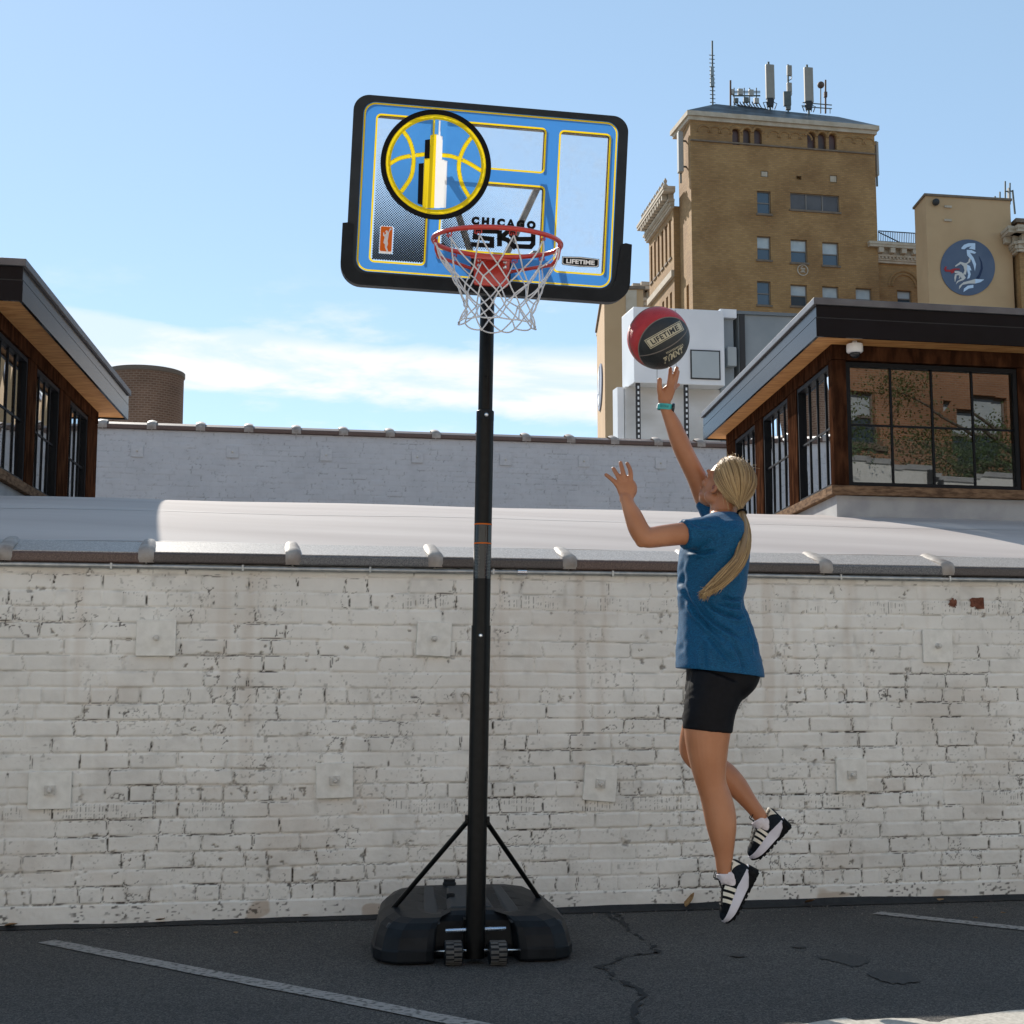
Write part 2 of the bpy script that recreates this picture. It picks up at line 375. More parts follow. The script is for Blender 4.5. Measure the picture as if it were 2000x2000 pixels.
# ================================================================== white brick walls (relief built vertex by vertex)
def brick_relief(S, Z, rowh, headers, foot, seed, rough=1.0, dashes=()):
    """height (m, outwards) and grime 0..1 of a thickly painted old brick wall"""
    nr = int(Z.max() / rowh) + 2
    zw = Z - foot + .0075 * (fbm(S * 1.7, Z * 3, 3, seed) - .5) * 2 * rough
    sw = S + .011 * (fbm(S * 5, Z * 16, 2, seed + 2) - .5) * 2 * rough
    row = np.clip(np.floor(zw / rowh), -1, nr).astype(int)
    fr = zw / rowh - row; dv = np.minimum(fr, 1 - fr) * rowh
    dh = np.full(S.shape, 1.0, np.float32); off = np.zeros(S.shape, np.float32); hd = np.zeros(S.shape, bool)
    R = np.random.default_rng(seed)
    smin, smax = S.min() - .5, S.max() + .5
    for r in range(-1, nr + 1):
        head = r in headers; wd = .109 if head else .226
        n = int((smax - smin) / (wd * .8)) + 3
        w = np.where(R.random(n) < .06, .11, wd) * (1 + R.normal(0, .035, n))
        j = smin - R.random() * wd + np.cumsum(w)
        m = row == r
        if not m.any(): continue
        x = sw[m]; k = np.clip(np.searchsorted(j, x), 1, n - 1)
        dh[m] = np.minimum(np.abs(x - j[k - 1]), np.abs(j[k] - x)); off[m] = R.normal(0, .0016, n)[k] * rough; hd[m] = head
    rr = .014
    q1 = np.maximum(rr - dv, 0); q2 = np.maximum(rr - dh, 0); d = rr - np.sqrt(q1 * q1 + q2 * q2)
    low = 1 - sstep(.55, 1.45, Z)                    # worn more towards the ground
    n1 = fbm(S * 3.2, Z * 5, 4, seed + 5); n2 = fbm(S * 14, Z * 14, 3, seed + 9); n3 = fbm(S * 46, Z * 46, 3, seed + 13); n4 = vnoise(S * 160, Z * 160, seed + 4)
    dep = (.0030 + .0045 * sstep(.35, .7, n1) * (.5 + .5 * low)) * rough
    H = off - dep * (1 - sstep(.0, .009, d + .004 * (n2 - .5)))
    H += (.0022 * (n2 - .5) + .0018 * (n3 - .5) + .0006 * (n4 - .5)) * (.55 + .8 * low) * rough
    # hairline cracks in the paint along the joints
    along = vnoise(S * 7, Z * 20, seed + 21); vert = dh < dv
    L = np.abs(d - .0030 - .0035 * (n3 - .5) * 2)
    msk = sstep(.52, .66, along + np.where(vert, .11, -.13) + .14 * low + .10 * (n1 - .5))
    msk = msk * sstep(.30, .58, fbm(S * 1.6, Z * 2.6, 3, seed + 23) + .10 * low)
    crack = (1 - sstep(.0006, .0024, L)) * msk
    # branching cracks that wander away from the joints
    rid = 1 - np.abs(fbm(S * 11, Z * 13, 4, seed + 31) - .5) * 2
    br = sstep(.975, .992, rid) * (d < .03) * sstep(.64, .74, fbm(S * 5, Z * 6, 3, seed + 33) + .05 * low)
    # lumps where mortar or paint has broken out
    chip = sstep(.63, .70, fbm(S * 26, Z * 34, 3, seed + 41) - .02 * (1 - low) + np.where(vert, .02, .0)) * (d < .010 + .006 * n3) * sstep(.60, .68, vnoise(S * 7, Z * 11, seed + 43))
    H -= chip * (.005 + .005 * (n3 - .4)) * rough; H -= (crack + br) * .0016
    D = np.maximum(np.maximum(crack * (.7 + .5 * n2), br * .85), chip * sstep(.45, .68, n3) * .6)
    pits = sstep(.80, .86, vnoise(S * 95, Z * 95, seed + 51)) * sstep(.55, .75, fbm(S * 6, Z * 6, 3, seed + 53) + .12 * low); D = np.maximum(D, pits * .4)
    halo = sstep(.50, .72, fbm(S * 9, Z * 12, 4, seed + 47)) * (1 - sstep(.004, .022, d)) * sstep(.35, .6, n2); D = np.maximum(D, halo * .20)
    fine_ = (1 - sstep(.0004, .0016, np.abs(d - .0022 - .004 * (n2 - .5)))) * sstep(.42, .60, vnoise(S * 11, Z * 15, seed + 49)); D = np.maximum(D, fine_ * .34)
    for r in dashes:                                 # combed brick faces
        m = (row == r) & (dv > .006)
        ln = np.abs(((S + .002 * n2) % .0125) / .0125 - .5) * 2
        dd = sstep(.62, .9, ln) * sstep(.52, .6, vnoise(S * 30, Z * 130, seed + 61)) * sstep(.46, .56, vnoise(S * 9, Z * 3, seed + 63))
        D = np.where(m, np.maximum(D, dd * .62), D); H = np.where(m, H - dd * .0015, H)
    ft = Z < foot                                    # rendered concrete foot
    H = np.where(ft, .006 + .004 * (n2 - .5) + .003 * (n3 - .5), H)
    sp = sstep(.66, .74, vnoise(S * 70, Z * 120, seed + 71)) * sstep(.45, .6, n2)
    D = np.where(ft, sp * .8, D)
    return H, D
def relief_mesh(name, sv, zv, Hf, origin, e, n, mat, parent, extra=None):
    S, Z = np.meshgrid(np.asarray(sv, np.float32), np.asarray(zv, np.float32)); H, D = Hf(S, Z)
    if extra: D2, T = extra(S, Z, D)
    else: D2, T = D, np.zeros_like(D)
    off = wloc(parent)
    V = np.empty((S.size, 3), np.float32)
    for k in range(3): V[:, k] = (origin[k] - off[k]) + e[k] * S.ravel() + n[k] * H.ravel()
    V[:, 2] += Z.ravel()
    ny, nx = S.shape; idx = np.arange(S.size).reshape(ny, nx)
    F = np.stack([idx[:-1, :-1], idx[:-1, 1:], idx[1:, 1:], idx[1:, :-1]], -1).reshape(-1, 4)
    me = bpy.data.meshes.new(name); me.vertices.add(len(V)); me.vertices.foreach_set('co', V.ravel())
    me.loops.add(F.size); me.loops.foreach_set('vertex_index', F.ravel().astype(np.int32))
    me.polygons.add(len(F)); me.polygons.foreach_set('loop_start', np.arange(0, F.size, 4, dtype=np.int32))
    me.polygons.foreach_set('use_smooth', np.ones(len(F), bool)); me.update(); me.validate()
    at = me.attributes.new('grime', 'FLOAT', 'POINT'); at.data.foreach_set('value', np.clip(D2, 0, 1).ravel().astype(np.float32))
    at = me.attributes.new('stain', 'FLOAT', 'POINT'); at.data.foreach_set('value', np.clip(T, 0, 1).ravel().astype(np.float32))
    return mesh_obj(name, me, mat, parent)
def wall_mat(name, c1, c2, rust=(.33, .2, .1)):
    m, nt, b = new_mat(name); N = nt.nodes; L = nt.links
    tc = N.new('ShaderNodeTexCoord'); n = N.new('ShaderNodeTexNoise'); n.inputs['Scale'].default_value = 2.3; n.inputs['Detail'].default_value = 8; n.inputs['Roughness'].default_value = .65
    L.new(tc.outputs['Object'], n.inputs['Vector'])
    r = N.new('ShaderNodeValToRGB'); r.color_ramp.elements[0].position = .3; r.color_ramp.elements[1].position = .68
    r.color_ramp.elements[0].color = (*c1, 1); r.color_ramp.elements[1].color = (*c2, 1); L.new(n.outputs['Fac'], r.inputs['Fac'])
    a2 = N.new('ShaderNodeAttribute'); a2.attribute_name = 'stain'; m1 = N.new('ShaderNodeMix'); m1.data_type = 'RGBA'
    L.new(a2.outputs['Fac'], m1.inputs['Factor']); L.new(r.outputs['Color'], m1.inputs['A']); m1.inputs['B'].default_value = (*rust, 1)
    a1 = N.new('ShaderNodeAttribute'); a1.attribute_name = 'grime'; m2 = N.new('ShaderNodeMix'); m2.data_type = 'RGBA'
    L.new(a1.outputs['Fac'], m2.inputs['Factor']); L.new(m1.outputs['Result'], m2.inputs['A']); m2.inputs['B'].default_value = (.030, .022, .016, 1)
    L.new(m2.outputs['Result'], b.inputs['Base Color']); b.inputs['Roughness'].default_value = .62; b.inputs['Specular IOR Level'].default_value = .3
    n3 = N.new('ShaderNodeTexNoise'); n3.inputs['Scale'].default_value = 170; n3.inputs['Detail'].default_value = 3; L.new(tc.outputs['Object'], n3.inputs['Vector'])
    bp = N.new('ShaderNodeBump'); bp.inputs['Strength'].default_value = .25; bp.inputs['Distance'].default_value = .003; L.new(n3.outputs['Fac'], bp.inputs['Height']); L.new(bp.outputs['Normal'], b.inputs['Normal'])
    return m
M['wall_paint'] = wall_mat('wall_paint', (.66, .64, .60), (.81, .79, .745))
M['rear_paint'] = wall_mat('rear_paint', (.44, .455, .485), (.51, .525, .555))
bld = thing('brick_building', 'low white-painted brick building with dark coping tiles and pale curved roof, behind the hoop', 'building', (0, 7.24, 0))
ROWH, FOOT, ZTOP = .0772, .10, 1.715
def sz_of(u, v):                                     # photo place on the front wall -> (s, z)
    p = PL(u, v, 7.24, WT); return (p - WO).dot(E1), p.z
red0, red1 = sz_of(1862, 1168), sz_of(1926, 1190)
hole = sz_of(1644, 1362); hole2 = sz_of(910, 1365)
blue = [(sz_of(1626, 1262), .028, .022), (sz_of(1625, 1305), .02, .014), (sz_of(1632, 1598), .07, .035), (sz_of(1450, 1640), .05, .06), (sz_of(1640, 1640), .07, .03)]
rusts = [sz_of(1552, 1190), sz_of(1172, 1290), sz_of(1180, 1150)]
def front_extra(S, Z, D):
    T = np.zeros_like(D)
    for (s0, z0) in rusts:
        T = np.maximum(T, .30 * np.exp(-((S - s0 - .01 * (fbm(S * 30, Z * 4, 2, 81) - .5)) / .02) ** 2) * (Z < z0 + .12) * (Z > z0 - .45) * fbm(S * 40, Z * 6, 3, 82))
    foot = (Z < .10) * sstep(.74, .80, fbm(S * 6, Z * 12, 2, 85)) ; T = np.maximum(T, foot * .5)
    T = np.maximum(T, .20 * sstep(.58, .78, fbm(S * 9, Z * .8, 4, 96)) * sstep(.2, 1.2, Z)); T = np.maximum(T, .16 * sstep(.56, .8, fbm(S * 2.2, Z * 5, 4, 88)))
    return D, T
def front_relief(S, Z):
    H, D = brick_relief(S, Z, ROWH, (2, 8, 14, 17 + 3), FOOT, 3, 1.0, dashes=())
    return H, D
HEAD = (0, 6, 12, 18)                                # header courses, from the foot up
def front_relief(S, Z): 
    H, D = brick_relief(S, Z, ROWH, HEAD, FOOT, 3, 1.0, dashes=(18, 5))
    n = fbm(S * 30, Z * 30, 3, 91)
    for (s0, z0), r in ((hole, .02), (hole2, .018)):
        e = np.sqrt(((S - s0) / r) ** 2 + ((Z - z0) / (r * 1.25)) ** 2) + .7 * (n - .5); k = 1 - sstep(.8, 1.1, e); H -= k * .02; D = np.maximum(D, k * .97)
    return H, D
fine = np.arange(-3.1, 3.55, .0048); sv = np.concatenate([np.arange(-11, -3.1, .05), fine, np.arange(3.56, 11, .05)])
wall = relief_mesh('wall', sv, np.arange(-.02, ZTOP + .001, .0048), front_relief, WO, E1, NW, M['wall_paint'], bld, front_extra)
# bare red brick where the paint has come off, faint blue overspray
def blotch(mb, s0, z0, rx, rz, h, seed, n=36, dr=.3):
    R = random.Random(seed); pts = []
    for k in range(n):
        a = 2 * PI * k / n; q = 1 + dr * (R.random() - .5) * 2; pts.append(W3(s0 + rx * q * math.cos(a), h, z0 + rz * q * math.sin(a)))
    mb.add(pts, [tuple(range(n))])
M['bare_brick'] = pm('bare_brick', (.10, .03, .015), (.19, .07, .04), 45, rough=.9, bump=.5, bscale=120)
mb = MB(); s0, z0 = sz_of(1908, 1178)
_R = random.Random(8); _pts = [(-.042, -.018), (-.036, .004), (-.044, .020), (-.030, .030), (0, .028), (.022, .031), (.040, .029), (.041, 0), (.042, -.030), (.015, -.033), (-.004, -.029), (-.014, -.020), (-.028, -.024)]; mb.add([W3(s0 + x + _R.uniform(-.002, .002), .0042, z0 + z + _R.uniform(-.002, .002)) for x, z in _pts], [tuple(range(len(_pts)))]); obj('bare_brick_patch', mb, M['bare_brick'], bld); mb = MB(); s1, z1 = sz_of(1860, 1178); blotch(mb, s1, z1, .022, .024, .0042, 5); obj('bare_brick_patch', mb, M['bare_brick'], bld)
# body of the building behind the painted face
mb = MB(); mb.span(W3(-11, -.012, 0), E1 * 22, -NW * .3, (0, 0, ZTOP - .005)); obj('wall_core', mb, M['white_paint'], bld)
# tar strip along the foot
M['tar'] = pm('tar', (.008, .008, .009), (.016, .016, .017), 30, rough=.7, bump=.4, bscale=60)
mb = MB(); rows = []
for s in np.arange(-11, 11, .035):
    h = .030 + .014 * float(fbm(np.array(s * 3.), np.array(1.), 3, 5)) - .012 + .01 * math.sin(s * 1.1); dp = .05 + .02 * float(fbm(np.array(s * 6.), np.array(4.), 3, 6))
    rows.append([W3(s, .0135, max(.012, h)), W3(s, .02, max(.01, h) * .8), W3(s, .03, .012), W3(s, dp, .004)])
mb.grid(rows); tag(obj('tar_seam', mb, M['tar'], smooth=True), kind='structure')
# coping: flat sloping clay tiles, rounded caps over the joints
M['coping'] = pm('coping', (.035, .026, .025), (.09, .075, .07), 160, rough=.5, detail=2, bump=.12, bscale=200, contrast=(.3, .75), spec=.6)
M['coping_brown'] = pm('coping_brown', (.06, .03, .024), (.12, .075, .06), 160, rough=.5, detail=2, bump=.12, bscale=200, spec=.6)
M['coping_grey'] = pm('coping_grey', (.06, .062, .07), (.16, .16, .165), 160, rough=.5, detail=2, bump=.12, bscale=200, spec=.6)
M['cap_tile'] = pm('cap_tile', (.22, .185, .165), (.40, .37, .34), 14, rough=.6, bump=.2, bscale=80, contrast=(.3, .75), spec=.4); M['coping_top_lit'] = pm('coping_top_lit', (.24, .215, .20), (.44, .41, .385), 120, rough=.5, detail=3, bump=.2, bscale=200, spec=.6)
prof = [(.028, 1.700), (.036, 1.704), (.036, 1.742), (.030, 1.750), (-.20, 1.823), (-.30, 1.800), (-.30, 1.66)]
def extrude_prof(mb, pr, s0, s1, sk=0):
    n = len(pr); mb.add([W3(s0, h, z) for h, z in pr] + [W3(s1, h, z) for h, z in pr], [tuple(range(n)), tuple(range(n, 2 * n))[::-1]] + [(i, n + i, n + (i + 1) % n, (i + 1) % n) for i in range(n)])
# joints where the photo shows them
js = [sz_of(u, 1085)[0] for u in (10, 286, 572, 849, 1110, 1353, 1608, 1845)]
js = [js[0] - .70 * k for k in (3, 2, 1)] + js + [js[-1] + .69 * k for k in (1, 2, 3)]
for i in range(len(js) - 1):
    mb = MB(); dz = random.uniform(-.002, .002)
    extrude_prof(mb, [(h, z + dz) for h, z in prof], js[i] + .004, js[i + 1] - .004)
    obj('coping_tile', mb, (M['coping'], M['coping_brown'], M['coping'], M['coping_grey'])[(i + 2) % 4], bld, bevel=.005); ct = list(bld.children)[-1]
    mb = MB(); mb.add([W3(s_, h_, z_ + dz) for s_ in (js[i] + .01, js[i + 1] - .01) for h_, z_ in ((.0285, 1.7535), (-.198, 1.8258), (-.198, 1.822), (.0285, 1.7495))], [(0, 1, 5, 4), (3, 7, 6, 2), (0, 4, 7, 3), (1, 2, 6, 5), (0, 3, 2, 1), (4, 5, 6, 7)]); obj('sunlit_top', mb, M['coping_top_lit'], ct)  # paler slab: sunlight on the tile tops, put into the colour
for i, j in enumerate(js):
    mb = MB(); rows = []; w = .074; R = random.Random(i)
    base = [(.040, 1.702), (.048, 1.722), (.047, 1.748), (.026, 1.774), (-.05, 1.797), (-.14, 1.826), (-.21, 1.842), (-.25, 1.832), (-.26, 1.80)]
    for k in range(7):
        t = k / 6; sc = 1 - .22 * abs(2 * t - 1) ** 4
        jj = [R.uniform(-.0015, .0015) for _ in base]
        rows.append([W3(j - w / 2 + w * t, (h * sc + jj[q] if h > 0 else h), 1.742 + (z - 1.742) * (sc if z > 1.742 else 1)) for q, (h, z) in enumerate(base)])
    mb.grid(rows); o0 = rows[0]; o1 = rows[-1]
    n = len(base); mb.add(o0, [tuple(range(n))]); mb.add(o1, [tuple(range(n))])
    obj('joint_cap', mb, M['cap_tile'], bld, smooth='auto')
# conduit under the coping with straps and coupling
mb = MB(); zc = 1.684; mb.tube([W3(s, .018, zc + .002 * math.sin(s * 2)) for s in np.arange(-8, 8, .4)], .0125, 10); pipe = obj('conduit_pipe', mb, M['galv'], bld, smooth=True)
for s in np.arange(-3.2, 3.9, .62): mb = MB(); mb.box(W3(s, .017, zc), (.010, .030, .029), Matrix.Rotation(WY, 3, 'Z')); obj('pipe_strap', mb, M['galv'], pipe)
s0, _ = sz_of(1018, 1113); mb = MB(); mb.tube([W3(s0 - .024, .018, zc), W3(s0 + .024, .018, zc)], .017, 12); obj('pipe_coupling', mb, M['chrome'], pipe, smooth='auto')
# tie-rod anchor plates
M['plate_paint'] = pm('plate_paint', (.68, .665, .62), (.78, .765, .72), 25, rough=.55, bump=.06, bscale=60)
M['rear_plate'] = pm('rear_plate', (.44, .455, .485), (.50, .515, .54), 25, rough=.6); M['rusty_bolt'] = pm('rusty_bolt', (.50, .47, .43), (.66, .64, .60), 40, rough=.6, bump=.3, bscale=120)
def anchor(O, e, n, s, z, w, h, rot, parent, big=True, sc=1, mat='plate_paint'):
    up = Vector((0, 0, 1)); R = Matrix.Rotation(rot, 3, n)
    ex, ez = R @ e, R @ up; c = O + e * s + up * z
    mb = MB(); mb.span(c - ex * w / 2 - ez * h / 2 + n * .001, ex * w, n * .016, ez * h); p = obj('anchor_plate', mb, M[mat], parent, bevel=.003)
    mb = MB()
    if big: mb.span(c - ex * .024 * sc - ez * .022 * sc + n * .0165, ex * .048 * sc, n * .012, ez * .044 * sc)
    Mx = Matrix((ex, ez, n)).transposed()
    mb.lathe(c + n * .014, [(.016 * sc, 0), (.016 * sc, .018), (.010 * sc, .019), (.010 * sc, .034), (.007 * sc, .036)], 6, Mx); obj('bolt', mb, M['rusty_bolt'], p)
for (u, v, w, h, r, big) in ((305, 1246, 72, 67, 0, 0), (98, 1543, 76, 68, 0, 1), (653, 1524, 70, 66, .02, 1), (847, 1248, 66, 65, -.05, 0), (1171, 1530, 64, 66, -.09, 1), (1661, 1513, 60, 60, 0, 1), (1829, 1262, 58, 60, 0, 0)):
    s, z = sz_of(u, v); k = PL(u, v, 7.24, WT).length / FPX; anchor(WO, E1, NW, s, z, w * k, h * k, r, bld, big)
# curved white roof behind the coping
mb = MB(); ra, rb = .352, .0353
def roof_z(d): return 1.66 + ra * d - rb * d * d if d < 4.99 else max(1.7, 2.537 - .0353 * (d - 4.99) ** 2)
ds = list(np.concatenate([np.linspace(.22, 5, 60), np.linspace(5.3, 10.4, 16)]))
ss = np.linspace(-12, 12, 60)
rows = [[W3(s, -d, roof_z(d) + .004 * math.sin(s * 3.1 + d)) for s in ss] for d in ds]
mb.grid(rows); roof = obj('roof', mb, M['roof_white'], bld, smooth=True)
M['seam'] = pm('seam', (.45, .43, .42), rough=.6)
mb = MB()
for d0 in (1.72, .62):
    mb.grid([[W3(s, -(d0 + dd), roof_z(d0 + dd) + .004 * math.sin(s * 3.1 + d0) + .003) for s in np.linspace(-12, 12, 120)] for dd in (0, .014)])
obj('roof_seam', mb, M['seam'], roof)
# ------------------------------------------------------------------ rear wall
RWT = .188; RY = math.atan(RWT); RE = Vector((math.cos(RY), math.sin(RY), 0)); RN = Vector((math.sin(RY), -math.cos(RY), 0)); RO = Vector((0, 21, 0))
rear = thing('rear_brick_wall', 'tall white-painted brick wall with brown coping beyond the pale roof', 'wall', (0, 21, 0))
def rs(u, v): p = PL(u, v, 21, RWT); return (p - RO).dot(RE), p.z
def rear_relief(S, Z):
    H, D = brick_relief(S, Z, .0775, (), 0, 19, .75); return H, D * .45
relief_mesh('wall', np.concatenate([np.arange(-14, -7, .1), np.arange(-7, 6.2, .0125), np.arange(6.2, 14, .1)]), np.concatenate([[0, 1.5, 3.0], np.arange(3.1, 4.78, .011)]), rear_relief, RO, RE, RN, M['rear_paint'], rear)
mb = MB(); mb.span(RO - RE * 14 - RN * .03, RE * 28, -RN * .3, (0, 0, 4.76)); obj('wall_core', mb, M['white_paint'], rear)
pr2 = [(.03, 4.745), (.045, 4.75), (.045, 4.80), (.03, 4.81), (-.14, 4.87), (-.3, 4.80), (-.3, 4.70)]
jr = [rs(u, 835)[0] for u in (200, 297, 392, 486, 579)]; stp = (jr[-1] - jr[0]) / 4
jr = [jr[0] + stp * k for k in range(-4, 22)]
for i in range(len(jr) - 1):
    n = len(pr2); a, b_ = jr[i] + .006, jr[i + 1] - .006; mb = MB()
    q = lambda s, h, z: RO + RE * s + RN * h + Vector((0, 0, z))
    mb.add([q(a, h, z) for h, z in pr2] + [q(b_, h, z) for h, z in pr2], [tuple(range(n)), tuple(range(n, 2 * n))[::-1]] + [(k, n + k, n + (k + 1) % n, (k + 1) % n) for k in range(n)])
    obj('coping_tile', mb, M['coping_brown'], rear, bevel=.006)
    mb = MB(); rows = []
    for k in range(7):
        t = k / 6; sc = math.sin(PI * (.15 + .7 * t)); rows.append([q(jr[i] - .065 + .13 * t, h, z) for h, z in ((.05, 4.745), (.055 + .01 * sc, 4.80), (.03, 4.82 + .03 * sc), (-.14, 4.875 + .035 * sc), (-.3, 4.80))])
    mb.grid(rows); obj('joint_cap', mb, M['cap_tile'], rear, smooth=True)
for (u, v) in ((268, 881), (454, 883), (637, 889), (815, 893), (987, 898), (1140, 901), (1290, 905)):
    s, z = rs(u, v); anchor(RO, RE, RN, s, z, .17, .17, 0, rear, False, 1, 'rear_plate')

# ------------------------------------------------------------------ dry leaves and grass caught at the foot of the wall
M['dry_leaf'] = pm('dry_leaf', (.20, .09, .03), (.36, .22, .09), 40, rough=.8)
def leaf(u, v, L_, a, label, pitch=.5):
    p = gp(u, v); T = MB(); rows = []
    for i in range(9):
        t = i / 8; w = .32 * L_ * math.sin(PI * t ** .8) + .002; c = Vector((L_ * (t - .5), 0, .012 + .25 * L_ * (t - .5) ** 2)); rows.append([c + Vector((0, -w, .10 * w + .3 * w)), c, c + Vector((0, w, .4 * w))])
    T.grid(rows); R_ = Matrix.Rotation(a, 3, 'Z') @ Matrix.Rotation(pitch, 3, 'Y'); T.v = [tuple(p + Vector((0, 0, .004 + abs(math.sin(pitch)) * L_ * .5)) + R_ @ Vector(q)) for q in T.v]
    tag(obj('dry_leaf', T, M['dry_leaf'], at=p, smooth=True, fix=False), label, 'leaf', 'dry leaves on the asphalt')
leaf(1352, 1776, .085, .5, 'pale yellow leaf leaning on the wall foot behind the lower shoe', -.9)
leaf(1583, 1772, .07, 2.2, 'small brown leaf at the wall foot right of the jumping person', .3)
for (u, v, L_, a) in ((22, 1816, .06, .3), (596, 1797, .055, 1.2), (312, 1806, .06, 2.6), (1838, 1765, .05, .9), (1960, 1790, .03, .4), (460, 1830, .03, 1.9), (1905, 1800, .025, 2.9), (1440, 1790, .025, .7)):
    leaf(u, v, L_, a, 'small dry brown leaf on the asphalt near the foot of the white wall', random.uniform(-.2, .4))
Rg = random.Random(4); mb = MB()
for k in range(420):
    s_ = Rg.uniform(-3, 3.2); h_ = .04 + abs(Rg.gauss(0, .25)); q = W3(s_, h_, .003); r = Rg.uniform(.0015, .0045); mb.ball(q, (r, r * Rg.uniform(.6, 1), r * .7), 6, 4)
tag(obj('grit', mb, pm('grit', (.10, .095, .09), (.24, .22, .2), 90, rough=.9), smooth=True, fix=False), 'fine grit and crumbs scattered on the asphalt along the wall', 'grit', kind='stuff')
